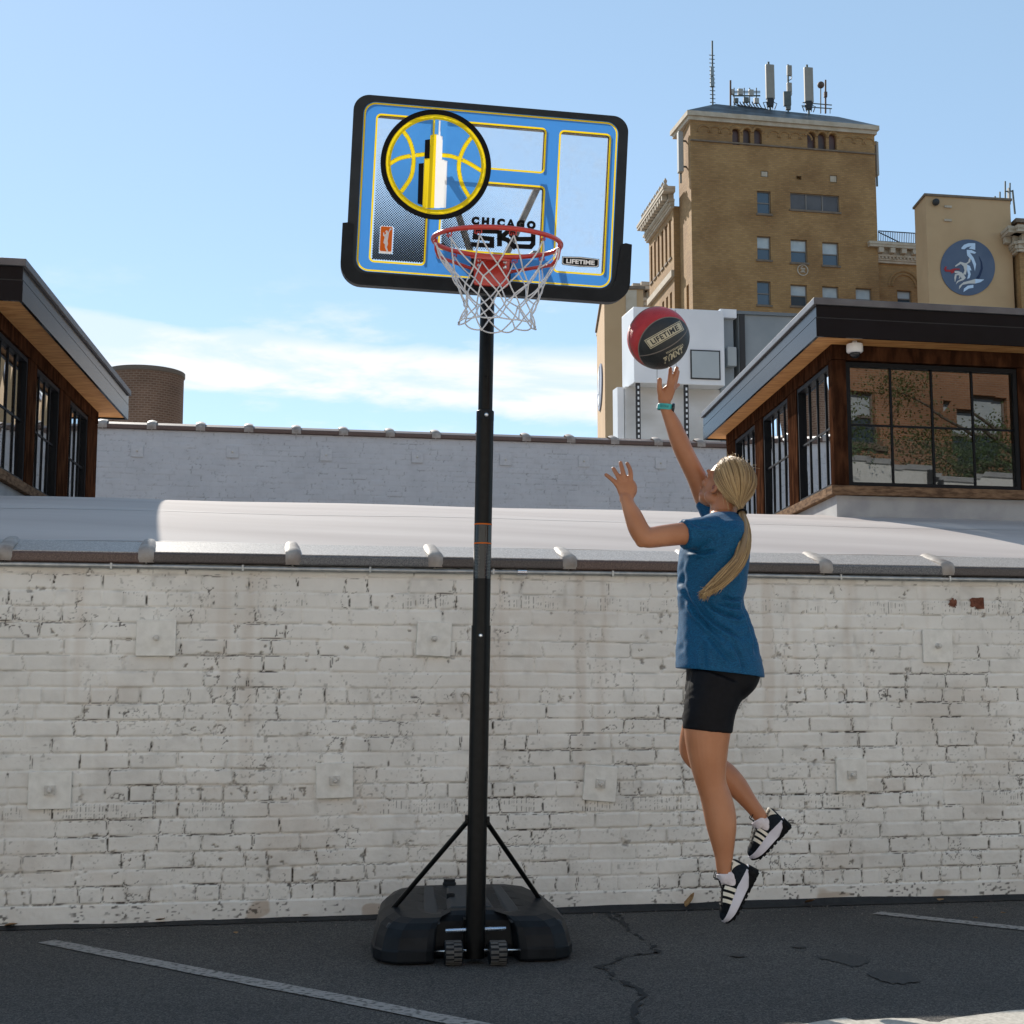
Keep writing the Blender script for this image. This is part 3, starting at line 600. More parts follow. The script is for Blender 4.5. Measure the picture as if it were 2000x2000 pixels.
# ================================================================== the two roof clerestories
M['fascia'] = pm('fascia', (.004, .005, .007), (.007, .008, .011), 2.5, rough=.2, bump=.03, bscale=2.5, spec=.16)
M['fascia'].node_tree.nodes['Principled BSDF'].inputs['IOR'].default_value = 1.5
Z_SILL0, Z_SILL, Z_MID, Z_HEAD, Z_SOF, Z_TOP = 2.51, 2.58, 3.045, 3.515, 3.64, 3.905
def clerestory(label, C, e1, e2, Lf, Ls, oh1, oh2, front_wins, side_wins, zc0):
    """C: plan corner of the glazed walls nearest the alley; e1 along the front away from that corner, e2 to the back"""
    C = Vector((C[0], C[1], 0)); e1 = Vector(e1).normalized(); e2 = Vector(e2).normalized()
    up = Vector((0, 0, 1)); n1 = -e2; n2 = -e1        # outward normals of front and side
    T = thing('roof_clerestory', label, 'clerestory', (C.x, C.y, 2.3))
    def at(a, b, z): return C + e1 * a + e2 * b + up * z
    # roof slab: fascia, cap strip, soffit
    a0, b0, a1, b1 = -oh1, -oh2, Lf + oh1, Ls + .25
    mb = MB(); t = .022
    zs = [(Z_SOF - .015, Z_SOF + .122), (Z_SOF + .130, Z_TOP - .045)]
    for (z0, z1), pr in zip(zs, (0, -.003)):
        mb.span(at(a0 - pr, b0 - pr, z0), e1 * (a1 - a0 + 2 * pr), e2 * t, up * (z1 - z0))
        mb.span(at(a0 - pr, b0 - pr + t, z0), e2 * (b1 - b0 - t), e1 * t, up * (z1 - z0))
        mb.span(at(a1 + pr - t, b0 - pr + t, z0), e2 * (b1 - b0 - t), e1 * t, up * (z1 - z0))
        mb.span(at(a0 - pr + t, b1 - t, z0), e1 * (a1 - a0 - 2 * t), e2 * t, up * (z1 - z0))
    fa = obj('fascia', mb, M['fascia'], T)
    mb = MB(); mb.span(at(a0 + .006, b0 + .006, Z_SOF + .10), e1 * (a1 - a0 - .012), e2 * (b1 - b0 - .012), up * .06); obj('fascia_joint', mb, M['far_dark'], fa)
    mb = MB(); o = .018; mb.span(at(a0 - o, b0 - o, Z_TOP - .047), e1 * (a1 - a0 + 2 * o), e2 * (b1 - b0 + 2 * o), up * .05)
    obj('roof_edge_cap', mb, M['cap_metal'], fa, bevel=.004)
    mb = MB(); mb.span(at(a0 + t, b0 + t, Z_SOF), e1 * (a1 - a0 - 2 * t), e2 * (b1 - b0 - 2 * t), up * .03); obj('soffit', mb, M['soffit_wood'], T)
    # timber head beam, sill, corner posts
    mb = MB(); w = .11
    mb.span(at(0, 0, Z_HEAD + .012), e1 * Lf, e2 * w, up * (Z_SOF - Z_HEAD - .012)); mb.span(at(0, w, Z_HEAD + .012), e2 * (Ls - w), e1 * w, up * (Z_SOF - Z_HEAD - .012))
    mb.span(at(Lf - w, w, Z_HEAD + .012), e2 * (Ls - w), e1 * w, up * (Z_SOF - Z_HEAD - .012)); obj('head_beam', mb, M['dark_wood'], T, bevel=.004)
    mb = MB()
    mb.span(at(-.03, -.03, Z_SILL0), e1 * (Lf + .06), e2 * .15, up * (Z_SILL - Z_SILL0)); mb.span(at(-.03, .12, Z_SILL0), e2 * (Ls - .1), e1 * .15, up * (Z_SILL - Z_SILL0)); mb.span(at(Lf - .12, .12, Z_SILL0), e2 * (Ls - .1), e1 * .15, up * (Z_SILL - Z_SILL0))
    obj('window_sill', mb, M['old_wood'], T, bevel=.006)
    mb = MB(); mb.span(at(.015, .015, zc0), e1 * (Lf - .03), e2 * .1, up * (Z_SILL0 - zc0 - .001)); mb.span(at(.015, .115, zc0), e2 * (Ls - .13), e1 * .1, up * (Z_SILL0 - zc0 - .001)); mb.span(at(Lf - .115, .115, zc0), e2 * (Ls - .13), e1 * .1, up * (Z_SILL0 - zc0 - .001))
    obj('curb', mb, M['grey_curb'], T)
    mb = MB(); mb.span(at(.1, Ls - .1, zc0), e1 * (Lf - .2), e2 * .08, up * (Z_SOF - zc0 - .003)); obj('back_wall', mb, M['white_paint'], T)
    mb = MB(); mb.span(at(.125, .125, 2.40), e1 * (Lf - .25), e2 * (Ls - .26), up * .05); obj('inner_floor', mb, M['old_wood'], T)
    H = Z_HEAD - Z_SILL + .010
    def glaze(a, e, n, wins, L, cols, glass):
        edges = [0.0]
        for w0, w1 in wins: edges += [w0, w1]
        edges.append(L)
        for k in range(0, len(edges), 2):             # timber between the windows
            x0, x1 = edges[k], edges[k + 1]
            if x1 - x0 < .02: continue
            mb = MB(); mb.span(a + e * (x0 + .001) + up * (Z_SILL + .001) - n * .003, e * (x1 - x0 - .002), -n * .10, up * (H - .002)); obj('post', mb, M['dark_wood'], T, bevel=.004)
        for (w0, w1), nc in zip(wins, cols):
            mb = MB(); fw = .032; d0 = -n * .012; tk = -n * .036
            mb.span(a + e * w0 + up * Z_SILL + d0, e * (w1 - w0), tk, up * fw); mb.span(a + e * w0 + up * (Z_HEAD - fw) + d0, e * (w1 - w0), tk, up * fw)
            mb.span(a + e * w0 + up * (Z_SILL + fw) + d0, e * fw, tk, up * (Z_HEAD - Z_SILL - 2 * fw)); mb.span(a + e * (w1 - fw) + up * (Z_SILL + fw) + d0, e * fw, tk, up * (Z_HEAD - Z_SILL - 2 * fw))
            mw = .015; zz = (Z_SILL + fw, Z_HEAD - fw)
            for c in range(1, nc):
                x = w0 + fw + (w1 - w0 - 2 * fw) * c / nc; mb.span(a + e * (x - mw / 2) + up * zz[0] - n * .034, e * mw, -n * .011, up * (zz[1] - zz[0]))
            mb.span(a + e * (w0 + fw) + up * (Z_MID - mw / 2) - n * .036, e * (w1 - w0 - 2 * fw), -n * .008, up * mw)
            fr = obj('window_frame', mb, M['steel_sash'], T)
            for c in range(nc):                       # each light is its own sheet, set a hair out of true
                for z0, z1 in ((zz[0], Z_MID), (Z_MID, zz[1])):
                    x0 = w0 + fw + (w1 - w0 - 2 * fw) * c / nc; x1 = w0 + fw + (w1 - w0 - 2 * fw) * (c + 1) / nc
                    mb = MB(); j = [random.uniform(-.0016, .0016) for _ in range(4)]
                    mb.add([a + e * x + up * z - n * (.044 + q) for (x, z), q in zip(((x0, z0), (x1, z0), (x1, z1), (x0, z1)), j)], [(0, 1, 2, 3)]); obj('pane', mb, glass, fr, fix=False)
    glaze(C, e1, n1, front_wins, Lf, [4] * len(front_wins), M['window_glass'])
    glaze(C, e2, n2, side_wins, Ls, [4] * len(side_wins), M['side_glass'])
    glaze(C + e1 * Lf, e2, e1, side_wins, Ls, [4] * len(side_wins), M['side_glass'])
    return T
RC = Vector((2.37, 10.42, 0))
right_c = clerestory('dark roofed clerestory with steel windows on the roof, to the right behind the jumping person', RC, E1, (-.055, 1, 0), 4.8, 3.85, .19, .27,
    [(.115, 1.50), (1.72, 3.1), (3.32, 4.68)], [(.05, 1.06), (1.36, 2.27), (2.58, 3.46)], 2.28)
left_c = clerestory('dark roofed clerestory at the left edge, its side windows facing the hoop', Vector((-3.395, 8.72 + .04, 0)) + Vector((0, .0, 0)), -E1, (-.0995, .995, 0), 4.8, 4.33, .215, -.0,
    [(.115, 1.50), (1.72, 3.1), (3.32, 4.68)], [(.16, .72), (.74 + .0, 1.63), (1.87, 2.70), (3.10, 3.88)], 2.2) if False else None
LC = Vector((-3.47 + .0995 * .0, 9.47, 0)); LC = LC + Vector((.0095, -.095, 0))
left_c = clerestory('dark roofed clerestory at the left edge of the roof, its side windows facing the hoop', LC, -E1, (-.0995, .995, 0), 4.8, 3.72, .225, .25,
    [(.115, 1.50), (1.72, 3.1), (3.32, 4.68)], [(.06, 1.0), (1.27, 2.09), (2.49, 3.28)], 2.25)
# dome camera under the right soffit
cpos = PL(1669, 674, RC.y - RC.x * WT - .12, WT)
T = thing('security_camera', 'white dome security camera under the eave of the right clerestory', 'camera', (cpos.x, cpos.y, 3.63))
M['cam_white'] = pm('cam_white', (.72, .72, .71), rough=.35)
c = Vector((cpos.x, cpos.y, 3.555)); mb = MB(); mb.lathe(c, [(.030, .068), (.058, .062), (.060, .05), (.060, .008), (.054, 0), (.04, -.004)], 32); obj('housing', mb, M['cam_white'], T, smooth='auto')
mb = MB(); mb.lathe(c, [(.04, -.003), (.038, -.018), (.030, -.032), (.016, -.040), (.004, -.042)], 28); obj('lens_dome', mb, pm('dome_black', (.01, .011, .013), rough=.08), T, smooth=True)
mb = MB(); mb.box(c + Vector((0, 0, .075)), (.03, .03, .03)); obj('mount', mb, M['cam_white'], T)
# ================================================================== buildings beyond the roof
def facade(mb, O, ex, n, W, z0, z1, holes, depth):
    """wall face with real openings: holes = (a0, a1, h0, h1); n outward"""
    up = Vector((0, 0, 1)); xs = sorted({0.0, W, *[h[0] for h in holes], *[h[1] for h in holes]}); zs = sorted({z0, z1, *[h[2] for h in holes], *[h[3] for h in holes]})
    for i in range(len(xs) - 1):
        for k in range(len(zs) - 1):
            cx, cz = (xs[i] + xs[i + 1]) / 2, (zs[k] + zs[k + 1]) / 2
            if any(h[0] < cx < h[1] and h[2] < cz < h[3] for h in holes): continue
            mb.add([O + ex * a + up * z for a, z in ((xs[i], zs[k]), (xs[i + 1], zs[k]), (xs[i + 1], zs[k + 1]), (xs[i], zs[k + 1]))], [(0, 1, 2, 3)])
    for a0, a1, h0, h1 in holes:
        c = [O + ex * a + up * z for a, z in ((a0, h0), (a1, h0), (a1, h1), (a0, h1))]; b = [p - n * depth for p in c]
        mb.add(c + b, [(0, 1, 5, 4), (1, 2, 6, 5), (2, 3, 7, 6), (3, 0, 4, 7), (4, 5, 6, 7)])
def sash(parent, O, ex, n, a0, a1, h0, h1, dep, kind='sash', rail=None):
    """a window in its opening: frame part with pane sub-parts"""
    up = Vector((0, 0, 1)); fw = .07; d = n * (-dep + .03); t = n * .06
    mb = MB(); mid = h0 + (h1 - h0) * .5
    for p, q, r in ((O + ex * a0 + up * h0, ex * (a1 - a0), up * fw), (O + ex * a0 + up * (h1 - fw), ex * (a1 - a0), up * fw), (O + ex * a0 + up * (h0 + fw), ex * fw, up * (h1 - h0 - 2 * fw)), (O + ex * (a1 - fw) + up * (h0 + fw), ex * fw, up * (h1 - h0 - 2 * fw))): mb.span(p + d, q, t, r)
    if kind == 'sash': mb.span(O + ex * (a0 + fw) + up * (mid - .05) + d, ex * (a1 - a0 - 2 * fw), t, up * .09)
    if kind == 'triple':
        for k in (1, 2): mb.span(O + ex * (a0 + (a1 - a0) * k / 3 - .05) + up * (h0 + fw) + d, ex * .1, t, up * (h1 - h0 - 2 * fw))
    f = obj('window_frame', mb, M['far_frame'], parent)
    def pane(x0, x1, y0, y1, mat, dd=.035): 
        mb = MB(); q = n * (-dep + dd); mb.add([O + ex * a + up * z + q for a, z in ((x0, y0), (x1, y0), (x1, y1), (x0, y1))], [(0, 1, 2, 3)]); obj('pane', mb, mat, f)
    if kind == 'sash': pane(a0 + fw, a1 - fw, h0 + fw, mid, M['far_glass']); pane(a0 + fw, a1 - fw, mid, h1 - fw, M['far_blind'] if rail else M['far_glass'])
    elif kind == 'triple':
        w = (a1 - a0) / 3
        for k in range(3): pane(a0 + w * k + .06, a0 + w * (k + 1) - .06, h0 + fw, h1 - fw, M['far_brown'])
    else: pane(a0 + fw, a1 - fw, h0 + fw, h1 - fw, M['far_glass'])
    mb = MB(); mb.span(O + ex * (a0 - .12) + up * (h0 - .16) - n * .1, ex * (a1 - a0 + .24), n * .2, up * .16); obj('window_sill', mb, M['far_sill'], parent)
    return f
M['far_frame'] = pm('far_frame', (.20, .17, .15), rough=.6); M['far_sill'] = pm('far_sill', (.16, .115, .08), (.2, .15, .11), 3, rough=.8)
M['far_brown'] = pm('far_brown', (.07, .055, .05), (.10, .085, .08), .8, rough=.15)
M['tan_brick'] = brick_mat('tan_brick', (.44, .25, .096), (.335, .188, .068), (.30, .19, .10), .42, .15, .02, dirt=(.68, .63, .6))
M['stone'] = pm('stone', (.42, .34, .25), (.52, .44, .35), 1.6, rough=.8, bump=.2, bscale=8)
M['slate'] = pm('slate', (.035, .045, .055), (.16, .19, .21), .5, rough=.5, detail=8, stretch=(1, 1, 3), contrast=(.45, .75))
M['stucco'] = pm('stucco', (.46, .30, .165), (.52, .345, .195), .35, rough=.9, bump=.15, bscale=20)
up = Vector((0, 0, 1))
TT = .2; TX = Vector((1, TT, 0)).normalized(); TN = Vector((TT, -1, 0)).normalized(); TY0 = 108.0
def tp(u, v): return PL(u, v, TY0, TT)
TO = tp(1354, 640); TO.z = 0
def ta(u, v): p = tp(u, v); return (p - TO).dot(TX), p.z
# ---- tall brick tower
tower = thing('brick_tower', 'tall tan brick tower with arched top windows and antennas on its slate roof', 'tower', TO)
WTW = ta(1712, 400)[0]; ZE = ta(1530, 240)[1]
k2 = 850 / 1932
def z2(x, y): return ta(1150 + x * k2, 50 + y * k2)
def rect(x0, y0, x1, y1):
    a = z2(x0, (y0 + y1) / 2); b = z2(x1, (y0 + y1) / 2); t = z2((x0 + x1) / 2, y0); o = z2((x0 + x1) / 2, y1); return (a[0], b[0], o[1], t[1])
wins = [rect(748, 735, 808, 835), rect(748, 935, 808, 1040), rect(897, 950, 970, 1052), rect(1038, 962, 1110, 1065), rect(748, 1135, 808, 1240), rect(897, 1150, 970, 1245), rect(1038, 1158, 1110, 1255), rect(1186, 1166, 1256, 1262), rect(748, 1338, 808, 1440), rect(897, 1345, 970, 1445), rect(1038, 1350, 1110, 1450), rect(1186, 1355, 1256, 1455)]
trip = rect(895, 748, 1112, 822); arches = [rect(637, 455, 670, 530), rect(685, 457, 718, 532), rect(734, 459, 768, 534), rect(970, 474, 1006, 552), rect(1018, 477, 1054, 555), rect(1066, 480, 1100, 558)]
vents = [rect(764, 645, 796, 672), rect(1070, 665, 1102, 696), rect(922, 668, 944, 684)]
mb = MB(); facade(mb, TO, TX, TN, WTW, 0, ZE, wins + [trip] + arches + vents, .35)
# other faces
SE = Vector((-.124, 1, 0)).normalized(); SN = Vector((-1, -.124, 0)).normalized(); DEP = 4.0
swin = []
facade(mb, TO + SE * DEP, -SE, SN, DEP, 0, ZE, [(2.0, 2.8, 30.0, 33.4), (2.0, 2.8, 23.5, 27), (2.0, 2.8, 17.5, 21)], .3)
mb.add([TO + TX * WTW, TO + TX * WTW + SE * DEP, TO + TX * WTW + SE * DEP + up * ZE, TO + TX * WTW + up * ZE], [(0, 1, 2, 3)])
mb.add([TO + SE * DEP, TO + TX * WTW + SE * DEP, TO + TX * WTW + SE * DEP + up * ZE, TO + SE * DEP + up * ZE], [(0, 1, 2, 3)])
obj('wall', mb, M['tan_brick'], tower, fix=False)
for i, w in enumerate(wins): sash(tower, TO, TX, TN, *w, .30, rail=i % 4 != 0)
sash(tower, TO, TX, TN, *trip, .25, kind='triple')
# arched heads and the corbel table of blind arches
M['opening'] = pm('opening', (.05, .025, .018), (.10, .04, .03), .7, rough=.4); mb = MB()
for a0, a1, h0, h1 in arches:
    r = (a1 - a0) / 2; cx = (a0 + a1) / 2; cz = h1 - r; n = 10
    for sgn in (0, 1):
        pts = [(cx + r * math.cos(PI * k / n), cz + r * math.sin(PI * k / n)) for k in range(n + 1)]
        pts = [p for p in pts if (p[0] >= cx - 1e-6 if sgn == 0 else p[0] <= cx + 1e-6)]
        poly = pts + ([(cx, h1 + .002), (a1 + .002, h1 + .002)] if sgn == 0 else [(a0 - .002, h1 + .002), (cx, h1 + .002)])
        if sgn == 0: poly = [(a1 + .002, h1 + .002)] + pts
        else: poly = [(a0 - .002, h1 + .002)] + pts[::-1]
        mb.prism(poly, lambda x, y, h: TO + TX * x + up * y + TN * (h - .3), .302)
    mb.tube([TO + TX * (cx + (r + .13) * math.cos(PI * k / 12)) + up * (cz + (r + .13) * math.sin(PI * k / 12)) + TN * .02 for k in range(13)], .11, 6)
    mbg = MB(); mbg.add([TO + TX * a + up * z - TN * .3 for a, z in ((a0, h0), (a1, h0), (a1, h1), (a0, h1))], [(0, 1, 2, 3)]); obj('arched_opening', mbg, M['opening'], tower); obj('arch_head', mb, M['tan_brick'], tower); mb = MB()
for x in list(range(490, 636, 47)) + [800, 847, 894, 940] + [1130, 1176, 1220]:
    mb = MB(); a, z = z2(x + 22, 455 + (x - 490) * .075); mb.tube([TO + TX * (a + .55 * math.cos(PI * k / 10)) + up * (z + .55 * math.sin(PI * k / 10) - .35) + TN * .02 for k in range(11)], .07, 6); obj('blind_arch', mb, M['tan_brick'], tower)
mb = MB(); za = z2(870, 540)[1]; mb.span(TO + up * (za - .06) + TN * .001, TX * WTW, TN * .12, up * .12); obj('string_course', mb, M['far_sill'], tower)
mb = MB(); mb.span(TO - TX * .32 + TN * .32 + up * (ZE - .08), TX * (WTW + .64), -TN * (DEP + .64), up * .38); mb.span(TO - TX * .16 + TN * .16 + up * (ZE - .4), TX * (WTW + .32), -TN * (DEP + .32), up * .315); obj('cornice', mb, M['stone'], tower)
def on_roof(u, v, back=2.0): return PL(u, v, TY0 + back * 1.02, TT)
# low hipped slate roof
A = [TO - TX * .3 + TN * .3, TO + TX * (WTW + .3) + TN * .3, TO + TX * (WTW + .3) - TN * (DEP + .3), TO - TX * .3 - TN * (DEP + .3)]; A = [p + up * (ZE + .3) for p in A]
R1 = on_roof(1398, 203, 2.0); R2 = on_roof(1637, 228, 2.0); R3 = R2 - TN * .5; R4 = R1 - TN * .5
mb = MB(); mb.add(A + [R1, R2, R3, R4], [(0, 1, 5, 4), (1, 2, 6, 5), (2, 3, 7, 6), (3, 0, 4, 7), (4, 5, 6, 7)]); obj('hipped_roof', mb, M['slate'], tower)
mb = MB()
for (a0, a1, h0, h1), q in zip(vents[:2], (0, 1)): mb = MB(); mb.span(TO + TX * (a0 + .05) + up * (h0 + .05) - TN * .3, TX * (a1 - a0 - .1), TN * .28, up * (h1 - h0 - .1)); obj('vent_block', mb, M['stone'], tower)
# round white medallion on the tower face
a, z = z2(949, 1086); mb = MB()
o, i_ = fill2d([circle(0, 0, .52, 24), circle(0, 0, .40, 24)], .03)
for lp in ([circle(0, 0, .48, 24), circle(0, 0, .40, 24)], [ribbon([(-.2, .12), (.2, .12)], .1)], [ribbon([(-.12, -.02), (.14, .0)], .1)], [ribbon([(-.2, -.16), (.1, -.12), (.2, -.2)], .09)], [ribbon([(-.14, .22), (.02, .3)], .08)]):
    vs, fs = fill2d(lp, .03); mb.add([TO + TX * (a + p[0]) + up * (z + p[1]) + TN * (.035 + p[2]) for p in vs], fs)
obj('medallion', mb, pm('medallion_paint', (.46, .38, .30), rough=.9), tower)
# antenna panels clamped to both sides of the tower are things of their own, lower down
# ---- long wing behind-left of the tower with its bracketed cornice
WO2 = TO + SE * 4.0
wing = thing('brick_wing', 'tan brick wing with pale bracketed cornice running back from the left side of the tower', 'building', WO2)
ZW = P(1332, 388, 113).z; LW = 9.3
holes = []
def wa(j): return .9 + j * 1.42
for j in range(6):
    for z in (29.8, 23.6, 17.5, 11.0):
        if z == 29.2 and False: continue
        
        if z < 29 and j == 3: continue
        holes.append((LW - wa(j) - .72, LW - wa(j), ZW - 30 + z - (4.3 if z > 29 else 3.1) + .4, ZW - 30 + z - .6))
mb = MB(); WSN = SN
facade(mb, WO2 + SE * LW + SN * .5, -SE, SN, LW, 0, ZW, holes, .35)
q = WO2 + SN * .5; mb.add([q, q + TX * 3, q + TX * 3 + up * ZW, q + up * ZW], [(0, 1, 2, 3)])
q = WO2 + SE * LW + SN * .5; mb.add([q, q + TX * 8, q + TX * 8 + up * ZW, q + up * ZW], [(0, 1, 2, 3)]); q = q + up * ZW; mb.add([q, q + TX * 8, q + TX * 8 - SE * LW, q - SE * LW], [(0, 1, 2, 3)])
obj('wall', mb, M['tan_brick'], wing, fix=False)
for h in holes: sash(wing, WO2 + SE * LW + SN * .5, -SE, SN, *h, .3)
def cornice(O, e, n, L, z, H, D, mat, parent, mods=1.3):
    mb = MB()
    for (f0, f1, d) in ((0, .12, .25), (.12, .3, .35), (.3, .42, .5), (.72, .86, .95), (.86, 1, 1.0)): mb.span(O + up * (z + H * f0) - n * .05 - e * D * d * .6, e * (L + 2 * D * d * .6), n * (D * d + .05), up * (H * (f1 - f0) - .004))
    mb.span(O + up * (z + H * .42) - n * .05, e * L, n * (D * .45), up * (H * .3 - .004))
    k = int(L / mods)
    for i in range(k): mb.span(O + e * (mods * (i + .3)) + up * (z + H * .45) + n * D * .45, e * mods * .42, n * D * .45, up * H * .26)
    kk = int(L / (mods * .32))
    for i in range(kk): mb.span(O + e * (mods * .32 * (i + .25)) + up * (z + H * .2) + n * D * .35, e * mods * .16, n * D * .12, up * H * .1)
    obj('cornice', mb, mat, parent)
cornice(WO2 + SN * .5, SE, SN, LW, ZW - .2, 1.7, 1.0, M['stone'], wing, .8)
mb = MB(); mb.span(WO2 + SN * .5 + up * (ZW - 6.0), SE * LW, SN * .25, up * .55); obj('string_course', mb, M['stone'], wing)
mb = MB()
for j in range(10): p = WO2 + SN * (1.1) + SE * (j * .98 + .2) + up * (ZW + 1.45); mb.lathe(p, [(.22, 0), (.26, .3), (.1, .5), (.16, .75), (.02, 1.0)], 8)
obj('cresting', mb, M['stone'], wing)
# a lower wing further back on the left
LO = Vector((P(1262, 600, 150).x, 150, 0)); low = thing('low_brick_wing', 'lower tan brick wing with cornice just left of the tower, above the white box', 'building', LO)
zl = P(1262, 562, 150).z; mb = MB()
mb.span(LO + up * .0, TX * 12, SE * 20, up * (zl - .1)); obj('wall', mb, M['tan_brick'], low); cornice(LO + SN * .02, SE, SN, 20, zl - 2.4, 2.6, 1.6, M['stone'], low); cornice(LO + TN * .02, TX, TN, 3, zl - 2.4, 2.6, 1.6, M['stone'], low)
# ---- brick link between the tower and the stucco tower, with roof railing
LK0 = TO + TX * (WTW - .02) - TN * .6
def lk(u, v): p = PL(u, v, LK0.y - LK0.x * TT, TT); return (p - LK0).dot(TX), p.z
link = thing('brick_link', 'tan brick link with pale cornice and an arched window, right of the tall tower', 'building', LK0)
k5 = 320 / 1932
def lz(x, y): return lk(1680 + x * k5, 340 + y * k5)
LL = lz(800, 1300)[0]; zt = lz(420, 850)[1]; lw = (lz(440, 1460)[0], lz(605, 1460)[0], lz(520, 1560)[1], lz(520, 1372)[1])
lw2 = (lw[0], lw[1], lw[2] - 8, lw[3] - 8)
mb = MB(); facade(mb, LK0, TX, TN, LL, 0, zt - .3, [lw, lw2], .35); mb.add([LK0 + up * (zt - .3), LK0 + TX * LL + up * (zt - .3), LK0 + TX * LL - TN * 9 + up * (zt - .3), LK0 - TN * 9 + up * (zt - .3)], [(0, 1, 2, 3)])
obj('wall', mb, M['tan_brick'], link, fix=False); sash(link, LK0, TX, TN, *lw, .3, rail=True); sash(link, LK0, TX, TN, *lw2, .3)
ch = lz(420, 850)[1] - lz(420, 1065)[1]; cornice(LK0 - TX * .3, TX, TN, LL + .3, zt - ch, ch, 1.0, M['stone'], link, 1.0)
mb = MB(); cx = (lw[0] + lw[1]) / 2; cz = lz(520, 1290)[1]
for r in (1.35, 1.05): mb.tube([LK0 + TX * (cx + r * math.cos(PI * k / 16)) + up * (cz - .3 + r * math.sin(PI * k / 16)) + TN * .02 for k in range(17)], .1, 6)
obj('arch_moulding', mb, M['tan_brick'], link)
rl = thing('roof_railing', 'thin dark railing on the roof edge between the brick tower and the stucco tower', 'railing', LK0 + up * zt)
r0, r1 = LK0 + TN * .6 + TX * .1, LK0 + TN * .6 + TX * (LL - .4); zr0, zr1 = zt - .02, lz(420, 712)[1]
mb = MB(); mb.bar(r0 + up * zr1, r1 + up * zr1, .07); mb.bar(r0 + up * (zr0 + .15), r1 + up * (zr0 + .15), .06); mb.bar(r0 + up * (zr1 - .1), r0 + TX * 2.0 + up * (zr0 + .1), .07)
n = 27
for i in range(n + 1): p = r0.lerp(r1, i / n); mb.bar(p + up * zr0, p + up * zr1, .045)
obj('bars', mb, M['far_dark'], rl)
# ---- stucco tower with the round emblem
SY0 = 96.0; ST = .17; SX = Vector((1, ST, 0)).normalized(); SN3 = Vector((ST, -1, 0)).normalized()
SO = PL(1817, 640, SY0, ST); SO.z = 0
def sa(u, v): p = PL(u, v, SY0, ST); return (p - SO).dot(SX), p.z
stz = sa(1817, 383)[1]; SW = sa(1974, 420)[0]
stc = thing('stucco_tower', 'plain tan stucco tower with a round blue emblem, at the right', 'tower', SO)
SB = Vector((0, 1, 0)); SBL = 2.9
mb = MB(); sq = [SO, SO + SX * SW, SO + SX * SW + SB * SBL, SO + SB * SBL]; mb.add(sq + [p + up * stz for p in sq], [(0, 1, 5, 4), (1, 2, 6, 5), (2, 3, 7, 6), (3, 0, 4, 7), (4, 5, 6, 7)]); obj('wall', mb, M['stucco'], stc)
mb = MB(); mb.span(SO - SX * .12 - SB * .12 + up * stz, SX * (SW + .24), SB * (SBL + .24), up * .16); obj('roof_edge', mb, M['far_sill'], stc)
mb = MB()
for (x, y) in ((1030, 400), (1030, 560)):
    a, z = sa(1680 + x * k5, 340 + y * k5); mb = MB(); mb.span(SO + SX * (a - .28) + up * z, SX * .56, SN3 * .12, up * .16); obj('wall_light', mb, M['stone'], stc)
a, z = sa(1680 + 880 * k5, 340 + 340 * k5); mb = MB(); mb.ball(SO + SX * a + up * z + SN3 * .2, .26, 12, 8); mb.bar(SO + SX * a + up * z, SO + SX * a + up * z + SN3 * .2, .1); obj('floodlight', mb, M['far_dark'], stc)
# painted emblem, a flat disc with inlaid shapes
ke = 200 / 1932
def se(x, y): return sa(1800 + x * ke, 440 + y * ke)
def inlay(mb, pts, h, d): 
    vs, fs = fill2d([[se(*p) for p in pts]], d / 2)
    mb.add([SO + SX * p[0] + up * p[1] + SN3 * (h + p[2]) for p in vs], fs)
cx, cy = 865, 800; mb = MB(); inlay(mb, [(cx + 512 * math.cos(t), cy + 528 * math.sin(t)) for t in np.linspace(0, 2 * PI, 64, endpoint=False)], .04, .06); emb = obj('emblem_disc', mb, pm('emblem_blue', (.075, .105, .17), (.095, .125, .19), .8, rough=.7), stc)
white = [[(740, 430), (790, 375), (870, 345), (1000, 345), (1000, 470), (880, 445), (930, 400), (850, 420), (800, 458), (745, 455)],
    [(840, 470), (930, 475), (1020, 520), (990, 545), (900, 525), (970, 620), (1015, 740), (995, 870), (970, 760), (930, 660), (850, 575)],
    [(850, 750), (900, 775), (930, 860), (895, 855), (915, 930), (895, 1000), (850, 1020), (870, 930), (845, 850)],
    [(1000, 1020), (1170, 1030), (1100, 1080), (1000, 1105)], [(780, 1265), (790, 1200), (860, 1145), (965, 1130), (965, 1185), (880, 1200)]]
cream = [[(915, 640), (905, 700), (850, 735), (830, 720), (870, 690), (885, 630)], [(620, 770), (720, 695), (800, 720), (850, 720), (840, 860), (820, 940), (770, 930), (800, 860), (780, 780), (730, 735), (630, 790)],
    [(610, 870), (680, 870), (750, 900), (800, 960), (820, 1000), (780, 1040), (690, 1070), (635, 1120), (660, 1060), (750, 1010), (700, 960), (720, 1000), (690, 1015), (700, 950), (650, 950), (640, 1000), (620, 1080), (605, 1000), (620, 930), (680, 915), (615, 905)],
    [(695, 1215), (700, 1150), (780, 1080), (900, 1050), (1000, 1020), (1000, 1105), (880, 1105), (760, 1130)]]
mb = MB(); [inlay(mb, p, .085, .025) for p in white]; obj('emblem_plume', mb, pm('emblem_pale', (.55, .68, .85), rough=.7), emb)
mb = MB(); [inlay(mb, p, .088, .025) for p in cream]; obj('emblem_face', mb, pm('emblem_cream', (.60, .57, .54), rough=.7), emb)
mb = MB(); inlay(mb, [(410, 830), (440, 780), (465, 790), (450, 840), (520, 850), (600, 820), (710, 825), (710, 845), (620, 850), (590, 905), (550, 915), (540, 885), (440, 880)], .086, .025); obj('emblem_flame', mb, pm('emblem_red', (.36, .02, .025), rough=.7), emb)
